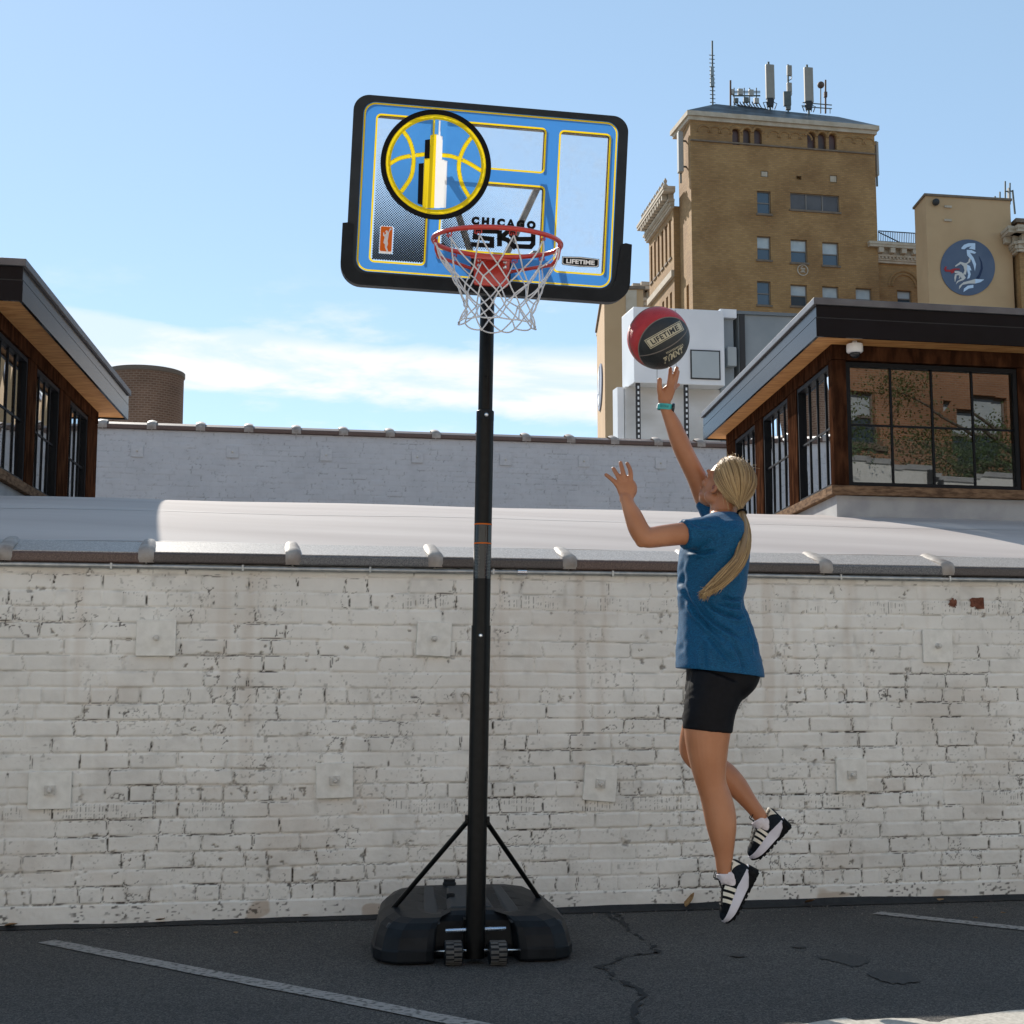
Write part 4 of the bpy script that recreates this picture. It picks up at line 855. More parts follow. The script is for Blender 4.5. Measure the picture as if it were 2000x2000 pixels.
mb = MB(); inlay(mb, [(1070, 590), (1130, 700), (1145, 820), (1110, 940), (1075, 1015), (1010, 1010), (1070, 930), (1110, 820), (1105, 700)], .084, .025); obj('emblem_shade_stroke', mb, pm('emblem_navy', (.01, .025, .075), rough=.7), emb)
# ---- brick building at the right edge
EO = SO + SX * (SW + .1) + SN3 * .8; ez = sa(1990, 445)[1]
edge = thing('brick_corner_building', 'tan brick building with ornate pale cornice at the right edge', 'building', EO)
ztop = sa(1985, 437)[1]; zc1 = sa(1990, 456)[1]; zc0_ = sa(1990, 500)[1]
mb = MB(); mb.span(EO, SX * 22, SB * 12, up * (zc0_ + .1)); obj('wall', mb, M['tan_brick'], edge)
mb = MB(); mb.span(EO + SX * .2 + SB * .6, SX * 21, SB * 10, up * (ztop)); obj('parapet', mb, pm('parapet_brick', (.24, .13, .07), (.3, .17, .1), 2, rough=.9), edge)
mb = MB(); mb.span(EO + SB * .4 + up * ztop, SX * 21.2, SB * 10.4, up * .3); obj('parapet_cap', mb, M['far_sill'], edge)
cornice(EO, SX, SN3, 22, zc0_, zc1 - zc0_, 1.15, M['stone'], edge, 1.1); cornice(EO + SB * .0, SB, Vector((-1, -.3, 0)).normalized(), 10, zc0_, zc1 - zc0_, 1.15, M['stone'], edge, 1.1)
# ---- left tan stucco tower behind the white box, emblem on its lit side
JY = 70.0; JO = Vector((P(1181, 700, JY).x, JY, 0)); jz = P(1181, 563, JY).z
jt = thing('stucco_block', 'narrow tan stucco block behind the white box, just right of the hoop', 'building', JO)
JX = Vector((1, .12, 0)).normalized(); JB = (P(1166, 700, JY + 9) - P(1181, 700, JY)); JB.z = 0
mb = MB(); sq = [JO, JO + JX * 2, JO + JX * 2 + JB, JO + JB]; mb.add(sq + [p + up * jz for p in sq], [(0, 1, 5, 4), (1, 2, 6, 5), (2, 3, 7, 6), (3, 0, 4, 7), (4, 5, 6, 7)]); obj('wall', mb, M['stucco'], jt)
mb = MB(); mb.span(JO - JX * .1 - JB.normalized() * .1 + up * jz, JX * 2.2, JB * 1.02, up * .15); obj('roof_edge', mb, M['far_sill'], jt)
jn = Vector((-JB.y, JB.x, 0)).normalized(); jc = JO + JB * .5 + up * (P(1172, 757, JY + 4.5).z); jb = JB.normalized(); mb = MB()
vs, fs = fill2d([circle(0, 0, 2.6, 40, 1.16)], .03); mb.add([jc + jb * p[0] + up * p[1] + jn * (.05 + p[2]) for p in vs], fs); em2 = obj('emblem_disc', mb, pm('emblem_blue2', (.22, .25, .34), rough=.7), jt)
mb = MB(); vs, fs = fill2d([[(-.6, 1.0), (.9, .9), (.6, .3), (1.2, -.1), (.2, -.3), (-.2, .2)]], .02); mb.add([jc + jb * p[0] + up * p[1] + jn * (.1 + p[2]) for p in vs], fs)
vs, fs = fill2d([[(-.9, -.5), (1.1, -.4), (.4, -.95), (-.6, -.9)]], .02); mb.add([jc + jb * p[0] + up * p[1] + jn * (.1 + p[2]) for p in vs], fs); obj('emblem_plume', mb, pm('emblem_pale2', (.8, .82, .84), rough=.7), em2)
mb = MB(); a = P(1232, 592, JY + .4); mb.box(a + Vector((0, -.2, 0)), (.55, .2, 1.2)); obj('roof_vent', mb, M['stone'], jt)
# ---- white metal-clad rooftop box on legs
BY = 25.0; BT = .17; BX = Vector((1, BT, 0)).normalized(); BN = Vector((BT, -1, 0)).normalized()
k3 = 850 / 1932
def bz(x, y): return PL(1150 + x * k3, 560 + y * k3, BY, BT)
BO = bz(200, 250); BO.z = 0
def ba(x, y): p = bz(x, y); return (p - BO).dot(BX), p.z
box = thing('rooftop_box', 'white metal clad box overhanging on dark slotted legs, behind the ball', 'rooftop unit', BO)
M['white_clad'] = pm('white_clad', (.66, .68, .71), (.74, .755, .78), 1.2, rough=.42, bump=.1, bscale=2.5)
Bz1 = ba(200, 88)[1]; Bz0 = ba(200, 425)[1]; Bw = ba(602, 250)[0]; Bb = Vector((-.22, 1, 0)).normalized()
mb = MB(); sq = [BO, BO + BX * Bw, BO + BX * Bw + Bb * .75, BO + Bb * .75]; mb.add([p + up * Bz0 for p in sq] + [p + up * Bz1 for p in sq], [(0, 1, 5, 4), (1, 2, 6, 5), (2, 3, 7, 6), (3, 0, 4, 7), (4, 5, 6, 7), (3, 2, 1, 0)]); obj('casing', mb, M['white_clad'], box, bevel=.012)
mb = MB()
for x in (300, 385): a, _ = ba(x, 250); mb.span(BO + BX * a + up * (Bz0 + .03) + BN * .001, BX * .01, BN * .006, up * (Bz1 - Bz0 - .06))
a, z = ba(455, 286); a1, z1 = ba(578, 409)
obj('panel_joint', mb, M['grey_curb'], box)
mb = MB(); mb.span(BO + BX * a + up * z1, BX * (a1 - a), BN * .03, up * (z - z1)); pn = obj('access_panel', mb, pm('panel_grey', (.36, .40, .42), (.40, .44, .46), 2, rough=.6), box, bevel=.004)
mb = MB(); w = a1 - a; h = z - z1; o = BO + BX * a + up * z1 + BN * .012
mb.span(o - BX * .025 - up * .025, BX * (w + .05), BN * .01, up * .025); mb.span(o - BX * .025 + up * h, BX * (w + .05), BN * .01, up * .025); mb.span(o - BX * .025, BX * .025, BN * .01, up * h); mb.span(o + BX * w, BX * .025, BN * .01, up * h)
obj('panel_gasket', mb, M['far_dark'], pn)
mb = MB()
for x in (222, 436):
    a, _ = ba(x, 500); p = BO + BX * a + Bb * .05; mb.bar(p + up * 3, p + up * (Bz0 + .0), .085, .05)
lg = obj('leg', mb, M['far_dark'], box)
mb = MB()
for x in (222, 436):
    a, _ = ba(x, 500); p = BO + BX * a + Bb * .022
    for z in np.arange(4.6, Bz0, .1): mb.box(p + up * z, (.03, .012, .05))
obj('leg_slot', mb, M['white_clad'], lg)
mb = MB(); q = BO + Bb * .36 + BX * (-.06); mb.span(q, BX * 9, Bb * .25, up * (Bz0 - .002)); obj('lower_wall', mb, pm('wrap', (.48, .47, .45), (.62, .62, .62), 1.1, rough=.45, bump=.5, bscale=3, stretch=(1, 1, 2.2)), box)
mb = MB(); mb.span(BO + BX * (-.19) + Bb * .42, BX * .12, Bb * .3, up * (Bz0 - .002)); obj('corner_post', mb, M['white_clad'], box)
# ---- grey ducts beside it
DO = BO + BX * (Bw + .03); duct = thing('rooftop_duct', 'grey metal duct with white cap between the white box and the grey shed', 'duct', DO)
a0 = 0; w = ba(688, 250)[0] - Bw - .06; M['grey_metal'] = pm('grey_metal', (.20, .23, .25), (.25, .28, .30), 1.5, rough=.5)
mb = MB(); mb.span(DO + Bb * .3 + BX * .0, BX * w * .86, Bb * 1.2, up * (ba(640, 112)[1])); obj('duct_body', mb, M['grey_metal'], duct, bevel=.02)
mb = MB(); mb.span(DO + Bb * .2 - BX * .02 + up * ba(640, 125)[1], BX * w, Bb * 1.4, up * .16); obj('duct_cap', mb, M['white_clad'], duct)
a, z = ba(628, 258); a1, z1 = ba(670, 345); mb = MB(); mb.span(BO + BX * a + up * z1 + Bb * .14, BX * (a1 - a), Bb * .155, up * (z - z1)); obj('switch_box', mb, pm('switch_grey', (.34, .37, .38), rough=.5), duct, bevel=.01)
GO = BO + BX * (ba(692, 250)[0]) + Bb * .3; shed = thing('rooftop_shed', 'large plain grey rooftop shed behind the right clerestory', 'rooftop unit', GO)
mb = MB(); mb.span(GO, BX * 9, Bb * 3, up * ba(760, 108)[1]); obj('shed_wall', mb, M['grey_metal'], shed)
mb = MB(); mb.span(GO - BX * .05 - Bb * .05 + up * (ba(760, 108)[1]), BX * 9.1, Bb * 3.1, up * .06); obj('roof_trim', mb, pm('trim_dark', (.14, .16, .175), rough=.5), shed)
mb = MB(); mb.bar(GO + BX * .06 - Bb * .03, GO + BX * .06 - Bb * .03 + up * (ba(760, 110)[1]), .1, .05); obj('corner_trim', mb, M['far_dark'], shed)
# ---- round brick stair tower on the left
RT = P(283, 760, 95); RT.z = 0; rd = (P(357, 760, 95) - P(283, 760, 95)).x; zt0 = P(357, 729, 95).z
silo = thing('round_brick_tower', 'round brown brick tower behind the left clerestory', 'tower', RT)
M['brown_brick'] = brick_mat('brown_brick', (.20, .105, .062), (.16, .082, .048), (.27, .17, .12), .38, .16, .03, axis='RZ')
mb = MB(); mb.lathe(RT, [(rd, 0), (rd, zt0 - .3)], 64); obj('wall', mb, M['brown_brick'], silo, smooth='auto')
mb = MB(); mb.lathe(RT, [(rd + .05, zt0 - .3), (rd + .08, zt0 - .25), (rd + .08, zt0), (rd - .2, zt0 + .05)], 64); obj('rim_cap', mb, pm('rim', (.12, .09, .07), rough=.6), silo, smooth='auto')
# ================================================================== antennas
def _dup(u, v, back=4.2): p = PL(u, v, TY0 + back * 1.02, TT); return p
kc = 340 / 1932
def az(x, y, back=2.0): return on_roof(1380 + x * kc, 100 + y * kc, back)
M['ant'] = pm('ant', (.26, .235, .20), (.3, .27, .235), 2, rough=.5); M['ant_w'] = pm('ant_w', (.34, .33, .31), rough=.5); M['ant_m'] = pm('ant_m', (.07, .085, .08), (.11, .12, .11), 2, rough=.5); M['rust_m'] = pm('rust_m', (.10, .06, .045), rough=.7)
def panel(x0, y0, x1, y1, ybase, label, dish=None):
    c = az((x0 + x1) / 2, (y0 + y1) / 2); w = (az(x1, y0) - az(x0, y0)).dot(TX); h = az(x0, y0).z - az(x0, y1).z; base = az((x0 + x1) / 2, ybase)
    T = thing('panel_antenna', label, 'antenna', base, 'panel antennas on the tower roof')
    mb = MB(); mb.span(c - TX * w / 2 - up * h / 2 + TN * .1, TX * w, -TN * .3, up * h); obj('radome', mb, M['ant'], T, bevel=.05)
    mb = MB(); mb.bar(base - up * .3, c + up * (h / 2 + .35) - TN * .3, .16); obj('mast', mb, M['ant_m'], T)
    mb = MB(); b = c - up * h / 2
    for k in range(5): q = b + TX * (w * (-.35 + .17 * k)); mb.tube([q, q - up * .3 + TN * .1, base + TX * (.3 * (k - 2)) + up * .5, base + TX * .2 * (k - 2)], .045, 5)
    mb.box(base + up * .55, (.5, .35, .7)); obj('cable_bundle', mb, M['far_dark'], T)
panel(660, 148, 752, 532, 640, 'tall panel antenna, left one of the two big panels on the tower roof')
panel(1088, 180, 1182, 568, 672, 'tall panel antenna, right one of the two big panels on the tower roof')
base = az(905, 640); T = thing('stacked_antenna', 'mast with two short panels one above the other between the big panel antennas', 'antenna', base)
for (y0, y1) in ((155, 275), (348, 462)):
    a = az(892, y0); b = az(946, y1); mb = MB(); mb.span(Vector((a.x, a.y, b.z)) + TN * .1, TX * (b - a).dot(TX), -TN * .25, up * (a.z - b.z)); obj('radome', mb, M['ant'], T, bevel=.04)
mb = MB(); mb.bar(base - up * .3, az(903, 150), .14); mb.box(az(895, 530), (.6, .35, 1.2)); mb.box(az(905, 600), (.4, .3, .8)); mb.tube([az(946, 280), az(940, 310), az(912, 325)], .04, 5); mb.tube([az(946, 465), az(940, 490), az(912, 505)], .04, 5); obj('mast', mb, M['ant_m'], T)
# lattice whip on the left corner
b0 = on_roof(1392, 208, 2.0); t0 = on_roof(1391, 80, 2.0); T = thing('whip_antenna', 'tall thin mast with short cross rungs at the left end of the tower roof', 'antenna', b0)
mb = MB(); mb.bar(b0, t0, .13); obj('mast', mb, M['ant_m'], T); mb = MB(); H = t0.z - b0.z
for k in range(13): mb.bar(b0 + up * (H * (.06 + .06 * k)) - TX * .24, b0 + up * (H * (.06 + .06 * k)) + TX * .24, .05)
obj('rung', mb, M['ant_m'], T); mb = MB(); mb.bar(b0 + up * H * .30, b0 + up * H * .44, .3); mb.bar(b0 + up * H * .46, b0 + up * H * .6, .26); obj('amplifier', mb, pm('amp', (.22, .26, .28), rough=.5), T)
# equipment rack
base = az(420, 600); T = thing('antenna_rack', 'low rack of small boxes and pipes at the left of the tower roof', 'antenna', base)
mb = MB()
for y in (445, 462, 490, 498): mb.bar(az(290, y), az(595, y), .06)
for x in (305, 418, 478, 553): mb.bar(az(x, 408), az(x, 612), .08)
obj('frame', mb, M['ant_m'], T); mb = MB(); mb.bar(az(265, 325), az(265, 605), .14); obj('pole', mb, M['rust_m'], T)
for (x0, y0, x1, y1, m) in ((272, 422, 302, 480, 'ant_w'), (350, 415, 403, 488, 'ant_w'), (470, 425, 522, 498, 'ant_w'), (312, 520, 352, 575, 'ant_m'), (415, 510, 468, 570, 'ant_m'), (530, 518, 580, 580, 'ant_w')):
    a = az(x0, y0); b = az(x1, y1); mb = MB(); mb.span(Vector((a.x, a.y, b.z)) + TN * .1, TX * (b - a).dot(TX), -TN * .3, up * (a.z - b.z)); obj('radio_box', mb, M[m], T, bevel=.03)
mb = MB()
for k in range(9): x = 300 + k * 34; mb.tube([az(x, 560), az(x + 14, 590), az(x + 40, 600 + 4 * k), az(x + 110, 625 + 3 * k)], .05, 5)
obj('cable_bundle', mb, M['far_dark'], T)
base = az(1320, 690); T = thing('pole_antenna', 'pole with two cross rails at the right end of the tower roof', 'antenna', base)
mb = MB(); mb.bar(base, az(1320, 320), .13); mb.bar(az(1320, 510), az(1320, 455), .26); obj('mast', mb, M['rust_m'], T); mb = MB(); mb.bar(az(1065, 570), az(1390, 598), .07); mb.bar(az(1065, 615), az(1390, 638), .07); mb.bar(az(1370, 640), az(1370, 690), .06); obj('rail', mb, M['ant_m'], T)
base = az(1266, 690); T = thing('beacon_pole', 'thin pole with a small round lamp beside the pole antenna', 'lamp', base)
mb = MB(); mb.bar(base, az(1266, 380), .09); obj('pole', mb, M['ant_m'], T); mb = MB(); mb.ball(az(1268, 375), .3, 12, 8); obj('round_lamp', mb, M['rust_m'], T)
# panels clamped to the tower's upper sides
for (u0, v0, u1, v1, off, lab) in ((1325, 256, 1336, 335, -1, 'grey panel antennas clamped high on the left side of the brick tower'), (1711, 276, 1718, 342, 1, 'narrow grey panel antenna clamped high on the right side of the brick tower')):
    a = PL(u0, v0, TY0 + 1.0, TT); b = PL(u1, v1, TY0 + 1.0, TT); T = thing('side_antenna', lab, 'antenna', (a + b) / 2)
    mb = MB(); mb.span(Vector((a.x, a.y, b.z)), TX * (b.x - a.x), SE * .6, up * (a.z - b.z)); obj('radome', mb, M['ant_w'], T, bevel=.04)
    mb = MB(); m_ = (a + b) / 2; mb.bar(Vector((m_.x, m_.y + .5, b.z - .8)), Vector((m_.x, m_.y + .5, a.z + .2)), .14)
    tgt = TX * (.9 if off < 0 else -.5)
    for z in (b.z + .6, a.z - .6): q = Vector((m_.x, m_.y + .5, z)); mb.bar(q, q + tgt, .12)
    obj('clamp', mb, M['ant_m'], T)
# masts behind the stucco tower
q = lambda x, y: PL(1680 + x * k5, 340 + y * k5, SY0 + 6, ST)
b0 = q(1740, 330); T = thing('mast_cluster', 'cluster of thin masts with one pale panel on the stucco tower roof', 'antenna', b0)
mb = MB()
for (x, y0, y1) in ((1590, 262, 330), (1648, 210, 330), (1710, 85, 340), (1766, 105, 340)): mb.bar(q(x, y1 + 20), q(x, y0), .1)
mb.bar(q(1648, 295), q(1720, 290), .07); mb.bar(q(1710, 205), q(1800, 200), .09); mb.bar(q(1796, 190), q(1825, 470), .12); obj('mast', mb, M['ant_m'], T)
mb = MB(); a = q(1740, 170); b = q(1758, 310); mb.span(Vector((a.x, a.y - .2, b.z)), TX * (b.x - a.x), SE * .25, up * (a.z - b.z)); obj('radome', mb, M['ant_w'], T)
# ================================================================== the other side of the alley (seen in the window reflections; it lights the shaded wall)
M['orange_brick'] = brick_mat('orange_brick', (.42, .19, .095), (.33, .14, .07), (.40, .30, .22), .22, .075, .01)
bk = thing('opposite_brick_building', 'orange brick building across the alley, reflected in the clerestory windows', 'building', (0, -20, 0))
BX2 = Vector((1, .05, 0)).normalized(); BN2 = Vector((-.05, 1, 0)).normalized(); O2 = Vector((-26, -20, 0)); BLEN = 100
hs = []
for i in range(24):
    for z in (4.6, 8.4, 12.2): hs.append((3 + i * 4.1, 4.3 + i * 4.1, z, z + 1.9))
mb = MB(); facade(mb, O2, BX2, BN2, BLEN, 0, 16.5, hs, .3); obj('wall', mb, M['orange_brick'], bk, fix=False)
for h in hs: sash(bk, O2, BX2, BN2, *h, .25, rail=True)
cornice(O2, BX2, BN2, BLEN, 16.3, .8, .5, M['stone'], bk, 1.2)
yw = thing('yard_wall', 'white painted wall across the alley, reflected in the lower window panes', 'wall', (0, -9.5, 0))
mb = MB(); mb.span(Vector((-24, -9.5, 0)), (80, 1.0, 0), (0, -.3, 0), (0, 0, 6.3)); obj('wall', mb, M['white_paint'], yw)
mb = MB(); mb.span(Vector((-24, -9.46, 6.3)), (80, 1.0, 0), (0, -.38, 0), (0, 0, .12)); obj('coping', mb, M['grey_curb'], yw)
mb = MB()
for i in range(27): mb = MB(); mb.span(Vector((-22 + i * 2.9, -9.42 + .0125 * (-22 + i * 2.9 + 24) , 0)), (.12, 0, 0), (0, .08, 0), (0, 0, 6.3)); obj('wall_post', mb, M['far_dark'], yw)
M['leaf'] = pm('leaf', (.035, .075, .018), (.075, .12, .03), 3, rough=.55); M['bark'] = pm('bark', (.07, .055, .045), (.12, .1, .085), 8, rough=.9, bump=.5, bscale=30)
for ti, (x, y, h, r) in enumerate(((7.0, -12.0, 12.0, 3.2), (14.5, -12.4, 13.5, 3.6), (24, -12.0, 12.5, 3.6))):
    T = thing('street_tree', ('leafy tree in the alley opposite the right clerestory', 'leafy tree further along the alley to the right', 'leafy tree furthest to the right across the alley')[ti], 'tree', (x, y, 0), 'trees across the alley')
    mb = MB(); R = random.Random(ti); b = Vector((x, y, 0)); mb.tube([b, b + Vector((.1, 0, h * .25)), b + Vector((0, .1, h * .5)), b + Vector((.15, 0, h * .8))], [.19, .16, .12, .05], 10)
    tips = []
    for k in range(14):
        a = k * 2.4; z0 = h * R.uniform(.35, .6); L_ = r * R.uniform(.6, 1); e = b + Vector((math.cos(a) * L_, math.sin(a) * L_, z0 + L_ * R.uniform(.3, .9))); s_ = b + Vector((.05, .05, z0)); mb.tube([s_, s_.lerp(e, .5) + Vector((0, 0, .2)), e], [.07, .045, .015], 6); tips.append(e)
    obj('trunk', mb, M['bark'], T, smooth=True)
    mb = MB()
    for e in tips + [b + Vector((0, 0, h * .9))]:
        for k in range(1500):
            d = Vector((R.gauss(0, 1), R.gauss(0, 1), R.gauss(0, .7))); p = e + d * r * .155; s_ = R.uniform(.03, .055)
            q = Quaternion((R.gauss(0, 1), R.gauss(0, 1), R.gauss(0, 1), R.gauss(0, 1))).normalized().to_matrix()
            mb.add([p + q @ Vector(v) for v in ((-s_ * .5, 0, 0), (0, -s_, 0), (s_ * .5, 0, 0), (0, s_, .01))], [(0, 1, 2, 3)])
    obj('crown', mb, M['leaf'], T, fix=False)
# ================================================================== portable basketball hoop
HB = Vector((-.151, 5.98, 0)); hoop = thing('basketball_hoop', 'portable basketball hoop on a black pole, blue and yellow backboard with a skyscraper emblem', 'basketball hoop', HB)
def rotm(yaw, tilt, roll): return Matrix.Rotation(yaw, 3, 'Z') @ Matrix.Rotation(tilt, 3, 'X') @ Matrix.Rotation(roll, 3, 'Y')
HM = rotm(.1211, .1047, .0369); HC = Vector((-.0904, 5.36, 2.994))
def hb(x, z, y=0): return HC + HM @ Vector((x, y, z))      # board plane; y = distance behind the printed face
BL, YE = (.065, .235, .56), (.80, .55, .015)
def print_mat(name, c, rough=.25, trans=.30):
    m, nt, b = new_mat(name); N = nt.nodes; L = nt.links; b.inputs['Base Color'].default_value = (*c, 1); b.inputs['Roughness'].default_value = rough; b.inputs['Specular IOR Level'].default_value = .12
    t = N.new('ShaderNodeBsdfTranslucent'); t.inputs['Color'].default_value = (*[min(1, q * 1.1) for q in c], 1); mx = N.new('ShaderNodeMixShader'); mx.inputs[0].default_value = trans
    L.new(b.outputs[0], mx.inputs[1]); L.new(t.outputs[0], mx.inputs[2]); L.new(mx.outputs[0], N['Material Output'].inputs['Surface']); return m
M['board_blue'] = print_mat('board_blue', (.055, .245, .64)); M['x_'] = pm('board_blue', (.065, .225, .56), (.075, .245, .585), 3, rough=.18, spec=.6); M['board_yellow'] = print_mat('board_yellow', (.90, .66, .012)); M['ink_black'] = pm('ink_black', (.004, .004, .005), rough=.4, spec=.1); M['ink_white'] = print_mat('ink_white', (.86, .86, .86)); M['ink_orange'] = print_mat('ink_orange', (.80, .17, .015))
def clear_mat():
    m, nt, b = new_mat('clear_acrylic'); N = nt.nodes; L = nt.links
    tr = N.new('ShaderNodeBsdfTransparent'); tr.inputs['Color'].default_value = (.97, .98, .99, 1); b.inputs['Base Color'].default_value = (.8, .84, .86, 1); b.inputs['Roughness'].default_value = .05
    tc = N.new('ShaderNodeTexCoord'); n = N.new('ShaderNodeTexNoise'); n.inputs['Scale'].default_value = 9; n.inputs['Detail'].default_value = 9; n.inputs['Roughness'].default_value = .75; L.new(tc.outputs['Object'], n.inputs['Vector'])
    mr = N.new('ShaderNodeMapRange'); mr.inputs['From Min'].default_value = .5; mr.inputs['From Max'].default_value = .8; mr.inputs['To Min'].default_value = .05; mr.inputs['To Max'].default_value = .22; L.new(n.outputs['Fac'], mr.inputs['Value'])
    mx = N.new('ShaderNodeMixShader'); L.new(mr.outputs['Result'], mx.inputs[0]); L.new(tr.outputs[0], mx.inputs[1]); L.new(b.outputs[0], mx.inputs[2]); L.new(mx.outputs[0], N['Material Output'].inputs['Surface']); return m
M['clear'] = clear_mat()
def flat(mb, loops, y, t=0):
    vs, fs = fill2d(loops, t / 2); mb.add([hb(p[0], p[1], y - p[2]) for p in vs], fs)
W1, W2, W3_, W4 = (-.441, -.2385, -.2825, .277), (-.1795, .207, .1105, .275), (-.1795, .2125, -.2165, .0475), (.2715, .4625, -.271, .273)
wins_ = (W1, W2, W3_, W4)
# acrylic sheet with blue print
mb = MB(); vs, fs = fill2d([rrect(-.512, .512, -.343, .345, .04), rrect(-.4945, .4945, -.325, .325, .045), rrect(-.488, .488, -.3185, .3185, .039)] + [rrect(w[0] - .0075, w[1] + .0075, w[2] - .0075, w[3] + .0075, .02) for w in wins_]); mb.add([hb(p[0], p[1], 0) for p in vs], fs); 
def cut_disc(mb0):                                    # the emblem replaces the print behind it
    me = bpy.data.meshes.new('t'); me.from_pydata([tuple(HM.transposed() @ (Vector(p) - HC)) for p in mb0.v], [], mb0.f); bm = bmesh.new(); bm.from_mesh(me); c = Vector((-.2095, 0, .1045)); r = .187
    ns = [Vector((math.cos(2 * PI * k / 28), 0, math.sin(2 * PI * k / 28))) for k in range(28)]
    for n in ns: bmesh.ops.bisect_plane(bm, geom=bm.verts[:] + bm.edges[:] + bm.faces[:], plane_co=c + n * r, plane_no=n)
    dl = [f for f in bm.faces if all((f.calc_center_median() - c).dot(n) < r for n in ns)]
    bmesh.ops.delete(bm, geom=dl, context='FACES'); bm.to_mesh(me); bm.free()
    out = MB(); out.add([hb(v.co.x, v.co.z, v.co.y) for v in me.vertices], [tuple(p.vertices) for p in me.polygons]); bpy.data.meshes.remove(me); return out
mb = cut_disc(mb)
panel_ = obj('backboard', mb, M['board_blue'], hoop)
mb = MB()
for w in wins_: flat(mb, [rrect(w[0] + .001, w[1] - .001, w[2] + .001, w[3] - .001, .015)], .007, .003)
obj('clear_window', mb, M['clear'], panel_)
# brown inner edge of the backing frame seen through the windows
mb = MB()
for w in wins_:
    for (x0, x1, z0, z1) in ((w[0], w[1], w[3] - .004, w[3] + .008), (w[1] - .003, w[1] + .006, w[2], w[3])): mb.span(hb(x0, z0, .014), HM @ Vector((x1 - x0, 0, 0)), HM @ Vector((0, .009, 0)), HM @ Vector((0, 0, z1 - z0)))
obj('backing_frame', mb, pm('backing', (.09, .06, .055), rough=.5), panel_)
mb = MB(); flat(mb, [rrect(-.4945, .4945, -.325, .325, .045), rrect(-.488, .488, -.3185, .3185, .039)], -.0004)
for w in wins_: flat(mb, [rrect(w[0] - .0075, w[1] + .0075, w[2] - .0075, w[3] + .0075, .02), rrect(w[0] - .0005, w[1] + .0005, w[2] - .0005, w[3] + .0005, .014)], -.0004)
mb = cut_disc(mb); obj('yellow_line', mb, M['board_yellow'], panel_)
# halftone dots
mb = MB(); pitch = .0097
def dots(w, fx):
    nx = int((w[1] - w[0]) / pitch * 1.0) + 2; nz = int((w[3] - w[2]) / (pitch / 2)) + 2
    for i in range(nz):
        for k in range(nx):
            x = w[0] + .003 + (k + (.5 if i % 2 else 0)) * pitch; z = w[2] + .003 + i * pitch / 2
            if not (w[0] + .003 < x < w[1] - .003 and w[2] + .003 < z < w[3] - .003): continue
            r = fx(x, z)
            if abs(x + .386) < .027 and abs(z + .2) < .055: continue
            if r < .0006: continue
            n = 8 if r < .0045 else 8; o = len(mb.v)
            mb.v += [tuple(hb(x + r * math.cos(2 * PI * q / n + .39), z + r * math.sin(2 * PI * q / n + .39), .0038 )) for q in range(n)]; mb.f.append(tuple(range(o, o + n)))
dots(W1, lambda x, z: .0043 * max(0, min(1, (.16 - z) / .42)) ** .75 )
dots(W3_, lambda x, z: .0040 * max(0, min(1, (.05 - z) / .26)) ** .6 * max(0, min(1, (.17 - x) / .34)))
obj('halftone_dots', mb, M['ink_black'], panel_, fix=False)
# emblem
ex, ez, R1_, R0_ = -.2095, .1045, .2135, .1935
kq = 270 / 1932
def eloc(x, y):                                     # place on the printed face seen at (x, y) in the enlarged emblem
    d = ray(690 + x * kq, 170 + y * kq); n = HM @ Vector((0, 1, 0)); t = (HC - Vector((0, 0, CAMZ))).dot(n) / d.dot(n); q = HM.transposed() @ (Vector((0, 0, CAMZ)) + d * t - HC); return (q.x, q.z)
mb = MB(); flat(mb, [circle(ex, ez, R1_, 96), circle(ex, ez, R0_ - .002, 96)], -.0012); emb_ = obj('emblem', mb, M['ink_black'], panel_)
mb = MB(); flat(mb, [circle(ex, ez, R0_, 96), circle(ex, ez, R0_ - .019, 96)], -.0018)
def arc(pts, w): 
    p = [Vector(eloc(*q)) for q in pts]; out = []
    for i in range(len(p) - 1):                       # Catmull-Rom
        p0, p1, p2, p3 = p[max(i - 1, 0)], p[i], p[i + 1], p[min(i + 2, len(p) - 1)]
        for t in np.linspace(0, 1, 8)[:-1]: out.append(.5 * ((2 * p1) + (p2 - p0) * t + (2 * p0 - 5 * p1 + 4 * p2 - p3) * t * t + (3 * p1 - p0 - 3 * p2 + p3) * t ** 3))
    out.append(p[-1]); return ribbon(out, w)
_arcs = [arc([(690, 610), (780, 740), (835, 920), (840, 1080), (800, 1270), (665, 1470)], .0165), arc([(1655, 700), (1560, 830), (1490, 1000), (1475, 1150), (1520, 1360), (1620, 1540)], .0165),
    arc([(500, 1080), (640, 1000), (806, 962)], .0165), arc([(872, 954), (940, 948), (1000, 940)], .0165), arc([(1240, 952), (1350, 965), (1462, 998)], .0165), arc([(1518, 1018), (1640, 1080), (1800, 1180)], .0165)]
for _a in _arcs: flat(mb, [_a], -.0019)
obj('ball_seam_line', mb, M['board_yellow'], emb_)
_tower = [(1115, 455), (1145, 455), (1137, 662), (1163, 658), (1188, 670), (1195, 465), (1223, 467), (1215, 680), (1250, 692), (1240, 1010), (1315, 1035), (1295, 1690), (1130, 1697), (965, 1690), (990, 1003), (1066, 998), (1075, 676), (1110, 670)]
def pip(x, z, poly_):
    c = False; j = len(poly_) - 1
    for i in range(len(poly_)):
        (xi, zi), (xj, zj) = poly_[i], poly_[j]
        if (zi > z) != (zj > z) and x < (xj - xi) * (z - zi) / (zj - zi) + xi: c = not c
        j = i
    return c
hol = [[(float(p[0]), float(p[1])) for p in q] for q in _arcs + [[eloc(*p) for p in _tower]]]; ng = 110; gr = R0_ - .006; gx = np.linspace(-gr, gr, ng + 1)
cov = [[any(pip(ex + x, ez + z, q) for q in hol) for x in gx] for z in gx]
mb = MB(); vid = {}
